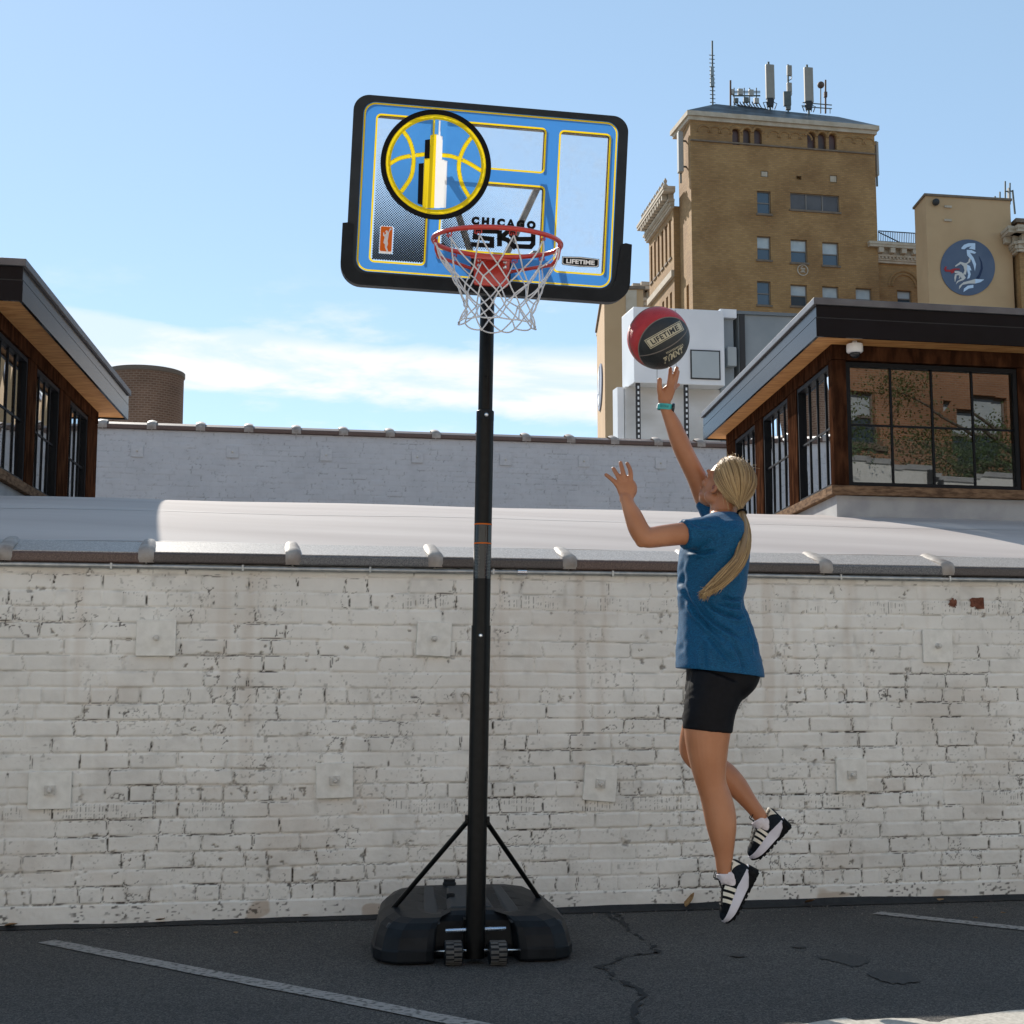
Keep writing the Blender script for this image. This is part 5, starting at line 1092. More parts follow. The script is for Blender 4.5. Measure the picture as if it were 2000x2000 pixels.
for i in range(ng):
    for k in range(ng):
        if math.hypot((gx[k] + gx[k + 1]) / 2, (gx[i] + gx[i + 1]) / 2) > gr - .004: continue
        cs = ((i, k), (i, k + 1), (i + 1, k + 1), (i + 1, k))
        if all(cov[p][q] for p, q in cs): continue
        for c in cs:
            if c not in vid: vid[c] = len(mb.v); mb.v.append(tuple(hb(ex + gx[c[1]], ez + gx[c[0]], -.0011)))
        mb.f.append(tuple(vid[c] for c in cs))
obj('emblem_field', mb, print_mat('emblem_field', (.07, .285, .68)), emb_)
def poly(mb, pts, y): flat(mb, [[eloc(*p) for p in pts]], y)
mb = MB(); poly(mb, [(1003, 742), (1075, 730), (1068, 1000), (995, 1003)], -.0026); poly(mb, [(915, 1072), (985, 1064), (968, 1655), (898, 1628)], -.0026); obj('tower_shade', mb, M['ink_black'], emb_)
mb = MB(); poly(mb, [(1115, 455), (1145, 455), (1137, 662), (1163, 658), (1130, 1700), (965, 1690), (990, 1003), (1066, 998), (1075, 676), (1110, 670)], -.0028); obj('tower_front', mb, M['board_yellow'], emb_)
mb = MB(); poly(mb, [(1195, 465), (1223, 467), (1215, 680), (1250, 692), (1240, 1010), (1315, 1035), (1295, 1690), (1130, 1697), (1163, 658), (1188, 670)], -.0028); obj('tower_side', mb, M['ink_white'], emb_)
# lettering
def word(mb, s, cx, cz, w, h, rot, y, bold=.02, sp=1.0):
    vs, fs = text2d(s, 1, 0, bold, sp); vs = fit2d(vs, w, h); c, q = math.cos(rot), math.sin(rot)
    mb.add([hb(cx + p[0] * c - p[1] * q, cz + p[0] * q + p[1] * c, y) for p in vs], fs)
mb = MB(); word(mb, 'CHICAGO', .0635, -.1012, .252, .034, -.0, -.0012, .095, 1.6)
kz = .3313
def zloc(x, y): return eloc((640 + x * kz - 690) / kq, (150 + y * kz - 170) / kq)
def rib(pts, w): flat(mb, [ribbon([zloc(*p) for p in pts], w)], -.0012)
rib([(1010, 912), (872, 909), (868, 946), (968, 957), (968, 996), (845, 988)], .0185)
rib([(1013, 905), (1013, 1000)], .0195); rib([(1112, 913), (1060, 914), (1020, 950), (1060, 962), (1108, 1012)], .0185)
rib([(1082, 908), (1082, 934), (1118, 957), (1212, 957)], .0180); rib([(1212, 912), (1211, 985), (1196, 1003), (1100, 999)], .0185)
obj('team_lettering', mb, M['ink_black'], panel_)
# league badge: white silhouette on orange
mb = MB(); bx, bz_ = -.386, -.200; flat(mb, [rrect(bx - .0245, bx + .0245, bz_ - .053, bz_ + .053, .006)], .0015, .0006); bd = obj('badge', mb, M['ink_white'], panel_)
mb = MB(); flat(mb, [rrect(bx - .0222, bx + .0222, bz_ - .0445, bz_ + .0505, .005)], .0008, .0006); obj('badge_field', mb, M['ink_orange'], bd)
mb = MB(); sil = [(.012, .045), (.018, .047), (.02, .041), (.014, .038), (.009, .026), (.008, .012), (.006, -.004), (.008, -.016), (.004, -.028), (.009, -.040), (.011, -.051), (.005, -.051), (.002, -.040), (-.003, -.030), (-.004, -.018), (-.010, -.012), (-.008, .0), (-.006, .010), (-.012, .016), (-.013, .026), (-.009, .028), (-.008, .019), (-.002, .022), (-.002, .027), (-.005, .032), (-.001, .037), (.005, .034), (.005, .027), (.008, .032)]
flat(mb, [[(bx + x, bz_ + z) for x, z in sil]], .0002, .0006); word(mb, 'WNBA', bx - .008, bz_ - .0475, .018, .004, 0, .0008, .02); obj('badge_figure', mb, M['ink_white'], bd)
# maker's plaque
def plq(w, h, k): return [(-w, h), (0, h + k), (w, h), (w, -h + .004), (w - .006, -h), (0, -h - k), (-w + .006, -h), (-w, -h + .004)]
px, pz = .3722, -.2300; mb = MB(); flat(mb, [[(px + x, pz + z) for x, z in plq(.0735, .0165, .0035)]], .0015); pq = obj('plaque', mb, M['ink_black'], panel_)
mb = MB(); flat(mb, [[(px + x, pz + z) for x, z in plq(.0712, .0145, .0033)], [(px + x, pz + z) for x, z in plq(.069, .0125, .0030)]], .0008); word(mb, 'LIFETIME', px, pz, .112, .0175, .0, .0007, .035); obj('plaque_lettering', mb, pm('ink_white_solid', (.85, .85, .85), rough=.3), pq)
# black outer frame and the thick pad round the lower edge
mb = MB(); vs, fs = fill2d([rrect(-.536, .536, -.36, .352, .062, 10), rrect(-.4975, .4975, -.328, .328, .048, 10)], .016); mb.add([hb(p[0], p[1], .012 - p[2]) for p in vs], fs); frm = obj('board_frame', mb, M['navy_plastic'], hoop, bevel=.006)
outer = [(-.555, -.150), (-.555, -.30)] + [(-.475 + .08 * math.cos(a), -.30 + .082 * math.sin(a)) for a in np.linspace(PI, 1.5 * PI, 10)][1:] + [(.485 + .085 * math.cos(a), -.30 + .082 * math.sin(a)) for a in np.linspace(1.5 * PI, 2 * PI, 10)] + [(.57, -.150), (.545, -.146), (.528, -.152)]
inner = [(.512, -.29)] + [(.46 + .05 * math.cos(a), -.285 + .052 * math.sin(a)) for a in np.linspace(0, -.5 * PI, 8)][1:] + [(-.46 + .05 * math.cos(a), -.285 + .052 * math.sin(a)) for a in np.linspace(1.5 * PI, PI, 8)] + [(-.512, -.152), (-.53, -.146)]
mb = MB(); vs, fs = fill2d([outer + inner], .03); mb.add([hb(p[0], p[1], .016 - p[2]) for p in vs], fs); obj('edge_pad', mb, M['black_plastic'], frm, bevel=.012, seg=3)
# ---- rim, bracket, net
M['rim_red'] = pm('rim_red', (.50, .030, .020), (.56, .04, .026), 20, rough=.30, coat=.3); M['net_cord'] = pm('net_cord', (.60, .60, .63), (.72, .72, .74), 60, rough=.7, bump=.3, bscale=300)
RC_ = Vector((-.0532, 4.98, 2.6858)); RMx = rotm(.1211, .085, .035)
def rr_(x, y, z): return RC_ + RMx @ Vector((x, y, z))
mb = MB(); r_ = .229; mb.tube([rr_(r_ * math.cos(a), r_ * math.sin(a), 0) for a in np.linspace(0, 2 * PI, 96, endpoint=False)], .0088, 12, closed=True); rim = obj('rim', mb, M['rim_red'], hoop, smooth=True)
mb = MB(); pc = (.0215, -.300)
vs, fs = fill2d([rrect(-.046, .089, -.358, -.245, .012)], .012); mb.add([hb(p[0], p[1], -.042 - p[2]) for p in vs], fs); brk = obj('bracket_plate', mb, M['rim_red'], rim, bevel=.004)
mb = MB(); vs, fs = fill2d([rrect(-.057, .098, -.368, -.238, .016)], .014); mb.add([hb(p[0], p[1], -.014 - p[2]) for p in vs], fs); obj('bracket_backing', mb, M['black_plastic'], rim, bevel=.004)
mb = MB()                                             # neck from plate to ring and the two side braces
a0 = hb(-.03, -.250, -.05); a1 = hb(.073, -.250, -.05); mb.add([a0, a1, rr_(.075, .218, -.004), rr_(-.075, .218, -.004), a0 + HM @ Vector((0, 0, -.012)), a1 + HM @ Vector((0, 0, -.012)), rr_(.075, .218, -.014), rr_(-.075, .218, -.014)], [(0, 1, 2, 3), (7, 6, 5, 4), (0, 4, 5, 1), (1, 5, 6, 2), (2, 6, 7, 3), (3, 7, 4, 0)])
obj('neck', mb, M['rim_red'], rim)
mb = MB()
for sx, bx_ in ((-1, -.042), (1, .085)):
    mb.tube([rr_(sx * .222, -.035, -.010), rr_(sx * .218, -.02, -.045), rr_(sx * .205, .03, -.06), hb(bx_, -.300, -.048), hb(bx_ * .8, -.302, -.045)], .0068, 8)
obj('brace', mb, M['rim_red'], rim, smooth=True)
HY = HM @ Matrix.Rotation(PI / 2, 3, 'X')
for x, z in ((-.028, -.262), (-.028, -.283), (.071, -.262), (.071, -.283)): mb = MB(); mb.lathe(hb(x, z, -.05), [(.0085, 0), (.0085, .004), (.006, .006), (.006, .012), (.004, .013)], 6, HY); obj('bolt', mb, M['chrome'], brk)
M['sticker'] = pm('sticker', (.42, .48, .6), (.75, .77, .8), 220, rough=.4)
for x, z in ((-.026, -.342), (.068, -.346)): mb = MB(); mb.lathe(hb(x, z, -.05), [(.0115, 0), (.0115, .0012)], 20, HY); obj('sticker', mb, M['sticker'], brk)
mb = MB(); NH = 12; ph = -PI / 2 + .13
for k in range(NH):
    a = ph + 2 * PI * k / NH; c, s_ = math.cos(a), math.sin(a); t = Vector((-s_, c, 0)); b = Vector((c * r_, s_ * r_, 0))
    for sg in (-1, 1): mb.tube([RC_ + RMx @ (b + t * (sg * .011) + Vector((0, 0, -.006))), RC_ + RMx @ (b + t * (sg * .012) + Vector((0, 0, -.020))), RC_ + RMx @ (b + t * (sg * .004) + Vector((0, 0, -.024))), RC_ + RMx @ (b + t * (sg * .003) + Vector((0, 0, -.014)))], .0022, 6)
obj('net_hook', mb, M['rim_red'], rim, smooth=True)
R = random.Random(5); lev = [(-.024, .226), (-.125, .172), (-.172, .146), (-.215, .127), (-.258, .120), (-.297, .131)]
def npnt(l, k):
    z, r = lev[l]; a = ph + 2 * PI * (k + (.5 if l % 2 else 0)) / NH; rnd = random.Random(l * 100 + k % NH)
    j = 0 if l == 0 else 1
    p = Vector((r * math.cos(a) + j * rnd.gauss(0, .007) + j * .006 * (-z / .3), r * math.sin(a) + j * rnd.gauss(0, .007), z + j * rnd.gauss(0, .008)))
    w = RC_ + RMx @ Vector((p.x, p.y, 0)); return w + Vector((0, 0, p.z + (0 if l else 0)))
mb = MB()
def cord(a, b, sag, r=.0027):
    m = a.lerp(b, .5); out = Vector((m.x - RC_.x, m.y - RC_.y, 0)); out = out.normalized() if out.length > 0 else out
    pts = [a.lerp(b, t) + out * sag * 4 * t * (1 - t) + Vector((0, 0, -abs(sag) * 2 * t * (1 - t))) for t in np.linspace(0, 1, 7)]; mb.tube(pts, r, 7)
for l in range(5):
    for k in range(NH):
        a = npnt(l, k)
        for q in ((k, k - 1) if l % 2 == 0 else (k, k + 1)):
            b = npnt(l + 1, q % NH)
            if l == 0: a_ = a + (b - a).cross(Vector((0, 0, 1))).normalized() * .004; cord(a_, b, R.uniform(.0, .012))
            else: cord(a, b, R.uniform(-.002, .006))
for k in range(NH):                                   # bottom loops
    a, b = npnt(5, k), npnt(5, k + 1)
    if k % 1 == 0: cord(a, b, .012)
for l in range(1, 6):
    for k in range(NH): mb.ball(npnt(l, k), .0042, 6, 4)
obj('net', mb, M['net_cord'], rim, smooth=True)
# ---- pole, arms, struts
def pz_(z): return HB + (Vector((-.1052, 5.98, 2.7646)) - HB) * (z / 2.7646)
cols = pole_lab = None
mb = MB(); mb.tube([pz_(.02), pz_(1.36)], .0402, 40); pole = obj('lower_pole', mb, M['black_metal'], hoop, smooth='auto')
mb = MB(); mb.tube([pz_(1.2), pz_(2.262)], .0368, 40); obj('middle_pole', mb, M['black_metal'], hoop, smooth='auto')
mb = MB(); mb.tube([pz_(2.1), pz_(2.925)], .0305, 40); up_ = obj('upper_pole', mb, M['black_metal'], hoop, smooth='auto')
mb = MB(); mb.tube([pz_(2.225), pz_(2.268)], .0374, 40); obj('pole_collar', mb, M['black_plastic'], hoop, smooth='auto', bevel=.003)
mb = MB(); F_ = Matrix.Rotation(PI / 2, 3, 'X')
for z, u in ((2.245, .006), (1.318, 0)): mb.lathe(pz_(z) + Vector((u, -.0375, 0)), [(.008, 0), (.008, .002), (.005, .004), (.004, .006)], 12, F_)
obj('pole_bolt', mb, M['chrome'], pole)
mb = MB(); mb.lathe(pz_(2.41) + Vector((0, -.0303, 0)), [(.006, 0), (.006, .0008)], 14, F_); obj('pole_hole', mb, M['ink_black'], up_)
mb = MB(); mb.tube([pz_(1.555), pz_(1.785)], .0371, 40, caps=False); stk = obj('warning_sticker', mb, pm('sticker_black', (.006, .006, .007), rough=.10), pole, smooth=True, fix=False)
mb = MB()
for z in (1.70, 1.7805): mb.tube([pz_(z), pz_(z + .0055)], .0374, 40, caps=False)
obj('sticker_line', mb, M['ink_orange'], stk, smooth=True, fix=False)
mb = MB(); Rn = random.Random(9)                      # illegible small print as rows of dashes
for z in np.arange(1.565, 1.695, .006):
    x = .35
    while x < 2.8:
        w = Rn.uniform(.03, .12)
        if not 1.2 < x < 1.9: mb.add([pz_(zz) + Vector((-.0374 * math.cos(t), -.0374 * math.sin(t), 0)) for t, zz in ((x, z), (x + w, z), (x + w, z + .0028), (x, z + .0028))], [(0, 1, 2, 3)])
        x += w + Rn.uniform(.02, .06)
obj('sticker_print', mb, pm('print_grey', (.10, .10, .10), rough=.4), stk)
M['arm_steel'] = pm('arm_steel', (.10, .09, .085), (.16, .15, .14), 10, rough=.45)
mb = MB(); top_ = pz_(2.9)
for sx in (-1, 1):
    for (zt_, zp) in ((.075, 2.90), (-.20, 2.84)):
        mb.bar(pz_(zp) + Vector((sx * .055, 0, 0)), hb(.015 + sx * .185, zt_, .03), .026, .016)
arms = obj('extension_arm', mb, M['arm_steel'], hoop, bevel=.003)
mb = MB(); mb.bar(hb(-.2, -.235, .035), hb(.235, -.235, .035), .03, .02); obj('cross_bar', mb, M['arm_steel'], arms)
for (z0, e) in ((P(911, 1606, 5.98).z, P(745, 1799, 6.22)), (P(948, 1609, 5.98).z, P(1063, 1767, 6.42))):
    s_ = pz_(z0) + Vector((-.043 if e.x < -.2 else .043, .004, 0)); mb = MB(); mb.tube([s_, e + Vector((0, 0, -.004))], .0105, 12); st = obj('strut', mb, M['black_metal'], hoop, smooth='auto')
    mb = MB(); mb.box(s_ + Vector((0, 0, .012)), (.016, .03, .035)); mb.tube([s_ + Vector((0, -.02, .012)), s_ + Vector((0, .02, .012))], .007, 8); obj('strut_clip', mb, M['black_metal'], st, bevel=.003)
# ---- water base
BYW = .14; BM = Matrix.Rotation(BYW, 3, 'Z'); BCc = Vector((-.188, 6.29, 0))
def bw(x, y, z): return BCc + BM @ Vector((x, y, z))
def outline(sc, z, front=0.0, k=0):
    hx, hy = .412 * sc[0], .345 * sc[1]; pts = []
    raw = [(-1, -.62), (-.93, -.86), (-.78, -1), (-.50, -1.0), (-.42, -.95), (-.40, -.62), (-.15, -.60), (.15, -.60), (.40, -.62), (.42, -.95), (.50, -1.0), (.78, -1), (.93, -.86), (1, -.62), (1.0, -.1), (.95, .45), (.84, .82), (.62, .98), (.3, 1), (0, .985), (-.3, 1), (-.62, .98), (-.84, .82), (-.95, .45), (-1.0, -.1)]
    return [bw(x * hx, y * hy + front, z + (0 if z < .12 else .055 * (y + 1) / 2 * 1.0)) for x, y in raw]
lv = [((.985, .985), .004, 0), ((1, 1), .016, 0), ((1, 1), .052, 0), ((.988, .99), .060, 0), ((.985, .985), .066, 0), ((.965, .97), .105, .004), ((.93, .945), .135, .008), ((.87, .90), .157, .014), ((.78, .82), .172, .022), ((.55, .66), .178, .035), ((.3, .4), .172, .05)]
rows = [outline(*l) for l in lv]; n = len(rows[0]); mb = MB(); vs = [p for r in rows for p in r]; fs = []
for i in range(len(rows) - 1):
    for k in range(n): l = (k + 1) % n; fs.append((i * n + k, i * n + l, (i + 1) * n + l, (i + 1) * n + k))
fs.append(tuple(range(n))[::-1]); fs.append(tuple((len(rows) - 1) * n + k for k in range(n))); mb.add(vs, fs)
base = obj('base', mb, M['black_plastic'], hoop, bevel=.009, seg=2)
mb = MB()                                             # moulded ridges over the top
def ridge(x0, x1, y0, y1, z0, z1, t):
    mb.add([bw(x0, y0, z0), bw(x1, y0, z0), bw(x1 * .82, y1, z1), bw(x0 * .82, y1, z1)] + [bw(x0 + t, y0 + t, z0 + .014), bw(x1 - t, y0 + t, z0 + .014), bw(x1 * .82 - t, y1 - t, z1 + .014), bw(x0 * .82 + t, y1 - t, z1 + .014)], [(0, 1, 5, 4), (1, 2, 6, 5), (2, 3, 7, 6), (3, 0, 4, 7), (4, 5, 6, 7)])
for sx in (-1, 1):
    a, b = sorted((sx * .22, sx * .145)); ridge(a, b, -.285, .24, .150, .218, .012)
    a, b = sorted((sx * .365, sx * .30)); ridge(a, b, -.27, .20, .138, .196, .010)
ridge(-.10, .10, -.12, .22, .178, .222, .016)
obj('base_ridge', mb, pm('ridge_plastic', (.012, .016, .022), (.02, .025, .03), 16, rough=.55), base, bevel=.004)
mb = MB(); mb.lathe(bw(-.055, .26, .224), [(.03, -.02), (.03, .018), (.026, .022), (.026, .034), (.006, .036)], 20); obj('filler_cap', mb, M['black_plastic'], base, smooth='auto'); mb = MB(); mb.lathe(bw(-.07, .05, .216), [(.018, -.02), (.018, .008), (.012, .012)], 18); obj('drain_plug', mb, M['black_plastic'], base, smooth='auto')
mb = MB(); zr = .128; mb.tube([HB + Vector((-.118, -.005 - .012, zr)), HB + Vector((.126, .018, zr + .004))], .0075, 10); obj('axle_rod', mb, pm('rod', (.42, .52, .66), rough=.25, metal=.8), base, smooth=True)
mb = MB(); mb.tube([HB + Vector((-.17, -.030, .049)), HB + Vector((.185, .006, .049))], .006, 10); obj('wheel_axle', mb, M['chrome'], base, smooth=True)
mb = MB()
for sx in (-1, 1): mb.span(bw(sx * .03 - .012, -.245, .01), BM @ Vector((.024, 0, 0)), BM @ Vector((0, .2, 0)), (0, 0, .15))
obj('pole_bracket', mb, M['black_metal'], base)
M['wheel'] = pm('wheel', (.055, .055, .055), (.09, .09, .088), 30, rough=.7)
for u in (885, 972):
    c = P(u, 1864, 5.93); c.z = .0475; ax = BM @ Vector((1, 0, 0)); Mx = BM @ Matrix.Rotation(PI / 2, 3, 'Y'); w = .036
    mb = MB(); mb.lathe(c, [(.030, -w * .9), (.0425, -w), (.0455, -w * .8), (.0455, w * .8), (.0425, w), (.030, w * .9)], 40, Mx); wh = obj('wheel', mb, M['black_plastic'], hoop, smooth='auto')
    mb = MB(); k = 14
    for i in range(k):
        for sg in (-1, 1):
            a = 2 * PI * (i + (.5 if sg > 0 else 0)) / k; R_ = BM @ Matrix.Rotation(a, 3, 'X'); mb.box(c + R_ @ Vector((sg * .016, 0, .0455)), (.031, .0125, .005), R_)
    obj('tread', mb, M['wheel'], wh, bevel=.001)
# ================================================================== basketball in the air
BR = .1185; BCn = P(1285.3, 660, 5.36)
ball = thing('basketball', 'red and black basketball in the air just above the raised hand', 'ball', BCn)
vz = (Vector((0, 0, CAMZ)) - BCn).normalized(); vx = Vector((0, 0, 1)).cross(vz).normalized(); vy = vz.cross(vx)
BMx = Matrix((vx, vy, vz)).transposed()               # ball frame: x right, y up, z to the viewer of the photo
def bpt(X, Y, h=0):
    z = math.sqrt(max(0, 1 - X * X - Y * Y)); return BCn + BMx @ (Vector((X, Y, z)) * (BR + h))
def zb(x, y): return ((x - 915) / 655, -(y - 860) / 655)
def plane(pts):
    A = np.array([(*p, math.sqrt(max(0, 1 - p[0] ** 2 - p[1] ** 2))) for p in pts]); c = A.mean(0); _, _, vt = np.linalg.svd(A - c); n = vt[2]; d = n @ c
    return (n, d) if d > 0 or True else (-n, -d)
def circ(n, d, h, m=96):
    n = Vector(n).normalized(); t = n.orthogonal().normalized(); b = n.cross(t); r = math.sqrt(max(.001, 1 - d * d))
    return [(n * d + t * (r * math.cos(2 * PI * k / m)) + b * (r * math.sin(2 * PI * k / m))) * (1 + h) for k in range(m)]
def rubber(name, c1, c2):
    m = pm(name, c1, c2, 30, rough=.42); nt = m.node_tree; N = nt.nodes; L = nt.links; b = N['Principled BSDF']
    tc = N.new('ShaderNodeTexCoord'); vo = N.new('ShaderNodeTexVoronoi'); vo.inputs['Scale'].default_value = 420; L.new(tc.outputs['Object'], vo.inputs['Vector']); bp = N.new('ShaderNodeBump'); bp.inputs['Strength'].default_value = .5; bp.inputs['Distance'].default_value = .002; bp.invert = True; L.new(vo.outputs['Distance'], bp.inputs['Height']); L.new(bp.outputs['Normal'], b.inputs['Normal']); return m
M['ball_red'] = rubber('ball_red', (.40, .018, .022), (.48, .026, .028)); M['ball_black'] = rubber('ball_black', (.010, .013, .016), (.016, .019, .022)); M['ball_seam'] = pm('ball_seam', (.16, .135, .12), rough=.6); M['ball_gold'] = pm('ball_gold', (.42, .38, .27), (.50, .46, .34), 40, rough=.5)
mb = MB(); mb.ball(BCn, BR, 64, 40, BMx); obj('ball_cover', mb, M['ball_red'], ball, smooth=True)
n1_, d1_ = plane([zb(*p) for p in ((1380, 425), (1000, 580), (800, 700), (600, 830), (450, 960), (425, 1130), (480, 1260), (600, 1370), (850, 1440))])
if Vector(n1_).dot(Vector((.4, -.4, .8))) < 0: n1_, d1_ = -n1_, -d1_
N1 = Vector(n1_); t = N1.orthogonal().normalized(); b = N1.cross(t); mb = MB(); th = math.acos(max(-1, min(1, d1_)))
rows = [[(N1 * math.cos(th * i / 24) + (t * math.cos(2 * PI * k / 72) + b * math.sin(2 * PI * k / 72)) * math.sin(th * i / 24)) for k in range(73)] for i in range(25)]
mb.grid([[BCn + BMx @ (p * (BR + .0006)) for p in r] for r in rows]); obj('dark_panel', mb, M['ball_black'], ball, smooth=True)
mb = MB()
def seam(c, closed=True): mb.tube([BCn + BMx @ (p * (BR - .0006)) for p in c], .0026, 8, closed=closed)
seam(circ(n1_, d1_, 0))
n2_, d2_ = plane([zb(*p) for p in ((470, 1210), (640, 1220), (1000, 1130), (1350, 900), (1480, 760), (1530, 640))])
c2 = [p for p in circ(n2_, d2_, 0, 240) if p.dot(N1) > d1_]
# keep the arc in one run
k0 = max(range(len(c2)), key=lambda i: (c2[i] - c2[i - 1]).length); c2 = c2[k0:] + c2[:k0]; seam(c2, False)
n3_, d3_ = plane([zb(*p) for p in ((480, 400), (360, 560), (318, 800), (335, 1050), (420, 1230))]); seam(circ(n3_, d3_, 0)); obj('seam', mb, M['ball_seam'], ball, smooth=True)
# plaque and words moulded on the dark panel
def inball(mb, vs2, h): mb.add([bpt(*p, h) for p in vs2[0]], vs2[1])
def lerp2(q, s, t): return ((q[0][0] * (1 - s) + q[1][0] * s) * (1 - t) + (q[3][0] * (1 - s) + q[2][0] * s) * t, (q[0][1] * (1 - s) + q[1][1] * s) * (1 - t) + (q[3][1] * (1 - s) + q[2][1] * s) * t)
def lab(q, n=(24, 8)): return ([lerp2(q, i / n[0], k / n[1]) for k in range(n[1] + 1) for i in range(n[0] + 1)], [(k * (n[0] + 1) + i, k * (n[0] + 1) + i + 1, (k + 1) * (n[0] + 1) + i + 1, (k + 1) * (n[0] + 1) + i) for k in range(n[1]) for i in range(n[0])])
Q = [zb(760, 1085), zb(1455, 705), zb(1365, 515), zb(628, 905)]
c_ = lambda k: [tuple(np.array(lerp2(Q, s, t))) for s, t in ((k[0], k[1]), (1 - k[0], k[1]), (1 - k[0], 1 - k[1]), (k[0], 1 - k[1]))]
mb = MB(); inball(mb, lab(Q), .0009); pl_ = obj('label_border', mb, M['ball_gold'], ball)
mb = MB(); inball(mb, lab(c_((.02, .07))), .0012); obj('label_inset', mb, M['ball_black'], pl_)
mb = MB(); inball(mb, lab(c_((.035, .13))), .0015); obj('label_field', mb, M['ball_gold'], pl_)
def wball(mb, s, q, h, bold=.03, sp=1.0):
    vs, fs = text2d(s, 1, 0, bold, sp); vs = fit2d(vs, 1, 1); inball(mb, ([lerp2(q, p[0] + .5, p[1] + .5) for p in vs], fs), h)
mb = MB(); wball(mb, 'LIFETIME', c_((.115, .24)), .0021, .035, 1.12); obj('label_lettering', mb, M['ball_black'], pl_)
Q2 = [zb(1045, 1400), zb(1440, 1165), zb(1420, 1040), zb(1012, 1275)]; mb = MB(); wball(mb, 'PVMNT', Q2, .0012, .045); obj('moulded_lettering', mb, M['ball_gold'], ball)
mb = MB(); Q3 = [zb(1090, 1195), zb(1445, 1020), zb(1425, 985), zb(1072, 1160)]; Rn = random.Random(3)
for i in range(14):
    s = i / 14; inball(mb, lab([lerp2(Q3, s, 0), lerp2(Q3, s + Rn.uniform(.025, .045), 0), lerp2(Q3, s + Rn.uniform(.025, .045), 1), lerp2(Q3, s, 1)], (1, 1)), .0011)
obj('small_print', mb, M['ball_gold'], ball)
# ================================================================== the jumping person
PY = 5.4; MPP = PY / FPX                             # metres per photo pixel at that distance (about)
def Q(u, v, dy=0.0): return P(u, v, PY + dy)
per = thing('person', 'blond person in blue shirt and black shorts leaping with one arm raised after the ball', 'person', Q(1400, 1801))
M['skin'] = pm('skin', (.34, .135, .062), (.45, .205, .108), 9, rough=.33, bump=.12, bscale=420, contrast=(.25, .75), spec=.4)
_b = M['skin'].node_tree.nodes['Principled BSDF']; _b.inputs['Subsurface Weight'].default_value = .12; _b.inputs['Subsurface Radius'].default_value = (.012, .005, .003); _b.inputs['Subsurface Scale'].default_value = .5
def cat(pts, m=6):                                   # Catmull-Rom through points (any dimension)
    p = [np.array(q, float) for q in pts]; out = []
    for i in range(len(p) - 1):
        p0, p1, p2, p3 = p[max(i - 1, 0)], p[i], p[i + 1], p[min(i + 2, len(p) - 1)]
        for t in np.linspace(0, 1, m, endpoint=False): out.append(.5 * (2 * p1 + (p2 - p0) * t + (2 * p0 - 5 * p1 + 4 * p2 - p3) * t * t + (3 * p1 - p0 - 3 * p2 + p3) * t ** 3))
    out.append(p[-1]); return out
def limb(mb, pts, n=20, m=6, round_end=True, up=None):
    """pts: (u, v, dy, ra, rb) -> smooth tapering tube; rounded ends"""
    c = cat([(*Q(u, v, dy), ra, rb) for u, v, dy, ra, rb in pts], m); p = [Vector(q[:3]) for q in c]; r = [(max(.002, q[3]), max(.002, q[4])) for q in c]
    if round_end:
        d0 = (p[0] - p[1]).normalized(); d1 = (p[-1] - p[-2]).normalized(); a, b = r[0], r[-1]
        ks = (.35, .7, .92)
        p = [p[0] + d0 * (min(a) * k) for k in ks[::-1]] + p + [p[-1] + d1 * (min(b) * k) for k in ks]
        f = [math.sqrt(1 - k * k) for k in ks]; r = [(a[0] * q, a[1] * q) for q in f[::-1]] + r + [(b[0] * q, b[1] * q) for q in f]
    mb.tube(p, r, n, up=up)
def remesh(mb, vox, smooth=4, fac=.5):
    me = bpy.data.meshes.new('t'); me.from_pydata(mb.v, [], mb.f); me.update(); fix_normals(me)
    o = bpy.data.objects.new('t', me); COL.objects.link(o)
    r = o.modifiers.new('r', 'REMESH'); r.mode = 'VOXEL'; r.voxel_size = vox
    if smooth: s_ = o.modifiers.new('s', 'SMOOTH'); s_.iterations = smooth; s_.factor = fac
    dg = bpy.context.evaluated_depsgraph_get(); dg.update(); m2 = bpy.data.meshes.new_from_object(o.evaluated_get(dg)); bpy.data.objects.remove(o); bpy.data.meshes.remove(me); return m2
def link_mesh(name, me, mat, parent, smooth=True):
    off = wloc(parent); me.transform(Matrix.Translation(-off)); me.name = name
    if smooth: me.polygons.foreach_set('use_smooth', [True] * len(me.polygons))
    me.update(); return mesh_obj(name, me, mat, parent)
CAMX = Vector((1, 0, 0))
B = MB()
# torso core (inside the shirt), neck
limb(B, [(1404, 1300, .0, .11, .085), (1396, 1250, .0, .115, .09), (1392, 1160, 0, .125, .098), (1398, 1080, 0, .14, .10), (1408, 1035, .02, .10, .075)], up=(0, 1, 0))
limb(B, [(1412, 1040, .03, .062, .062), (1413, 1008, .035, .054, .052), (1412, 975, .04, .050, .050)], n=20)
# near (left) arm: sleeve, elbow, wrist
limb(B, [(1382, 1040, -.135, .050, .050), (1340, 1042, -.165, .0425, .0425), (1300, 1046, -.19, .0400, .0405), (1268, 1050, -.21, .0385, .038), (1256, 1046, -.215, .0375, .038), (1246, 1030, -.215, .0375, .037), (1237, 1008, -.21, .0345, .033), (1228, 988, -.205, .0285, .025), (1223, 972, -.20, .0265, .021)], n=24)
B.ball(Q(1253, 1057, -.215), .0235, 18, 12)
# far (right) arm, raised
limb(B, [(1408, 1012, .15, .055, .05), (1385, 985, .155, .050, .046), (1362, 935, .13, .0395, .040), (1346, 903, .11, .0370, .038), (1335, 880, .10, .0375, .037), (1326, 858, .095, .0365, .036), (1314, 828, .09, .031, .030), (1304, 806, .085, .0245, .024), (1298, 790, .08, .0235, .020)], n=24)
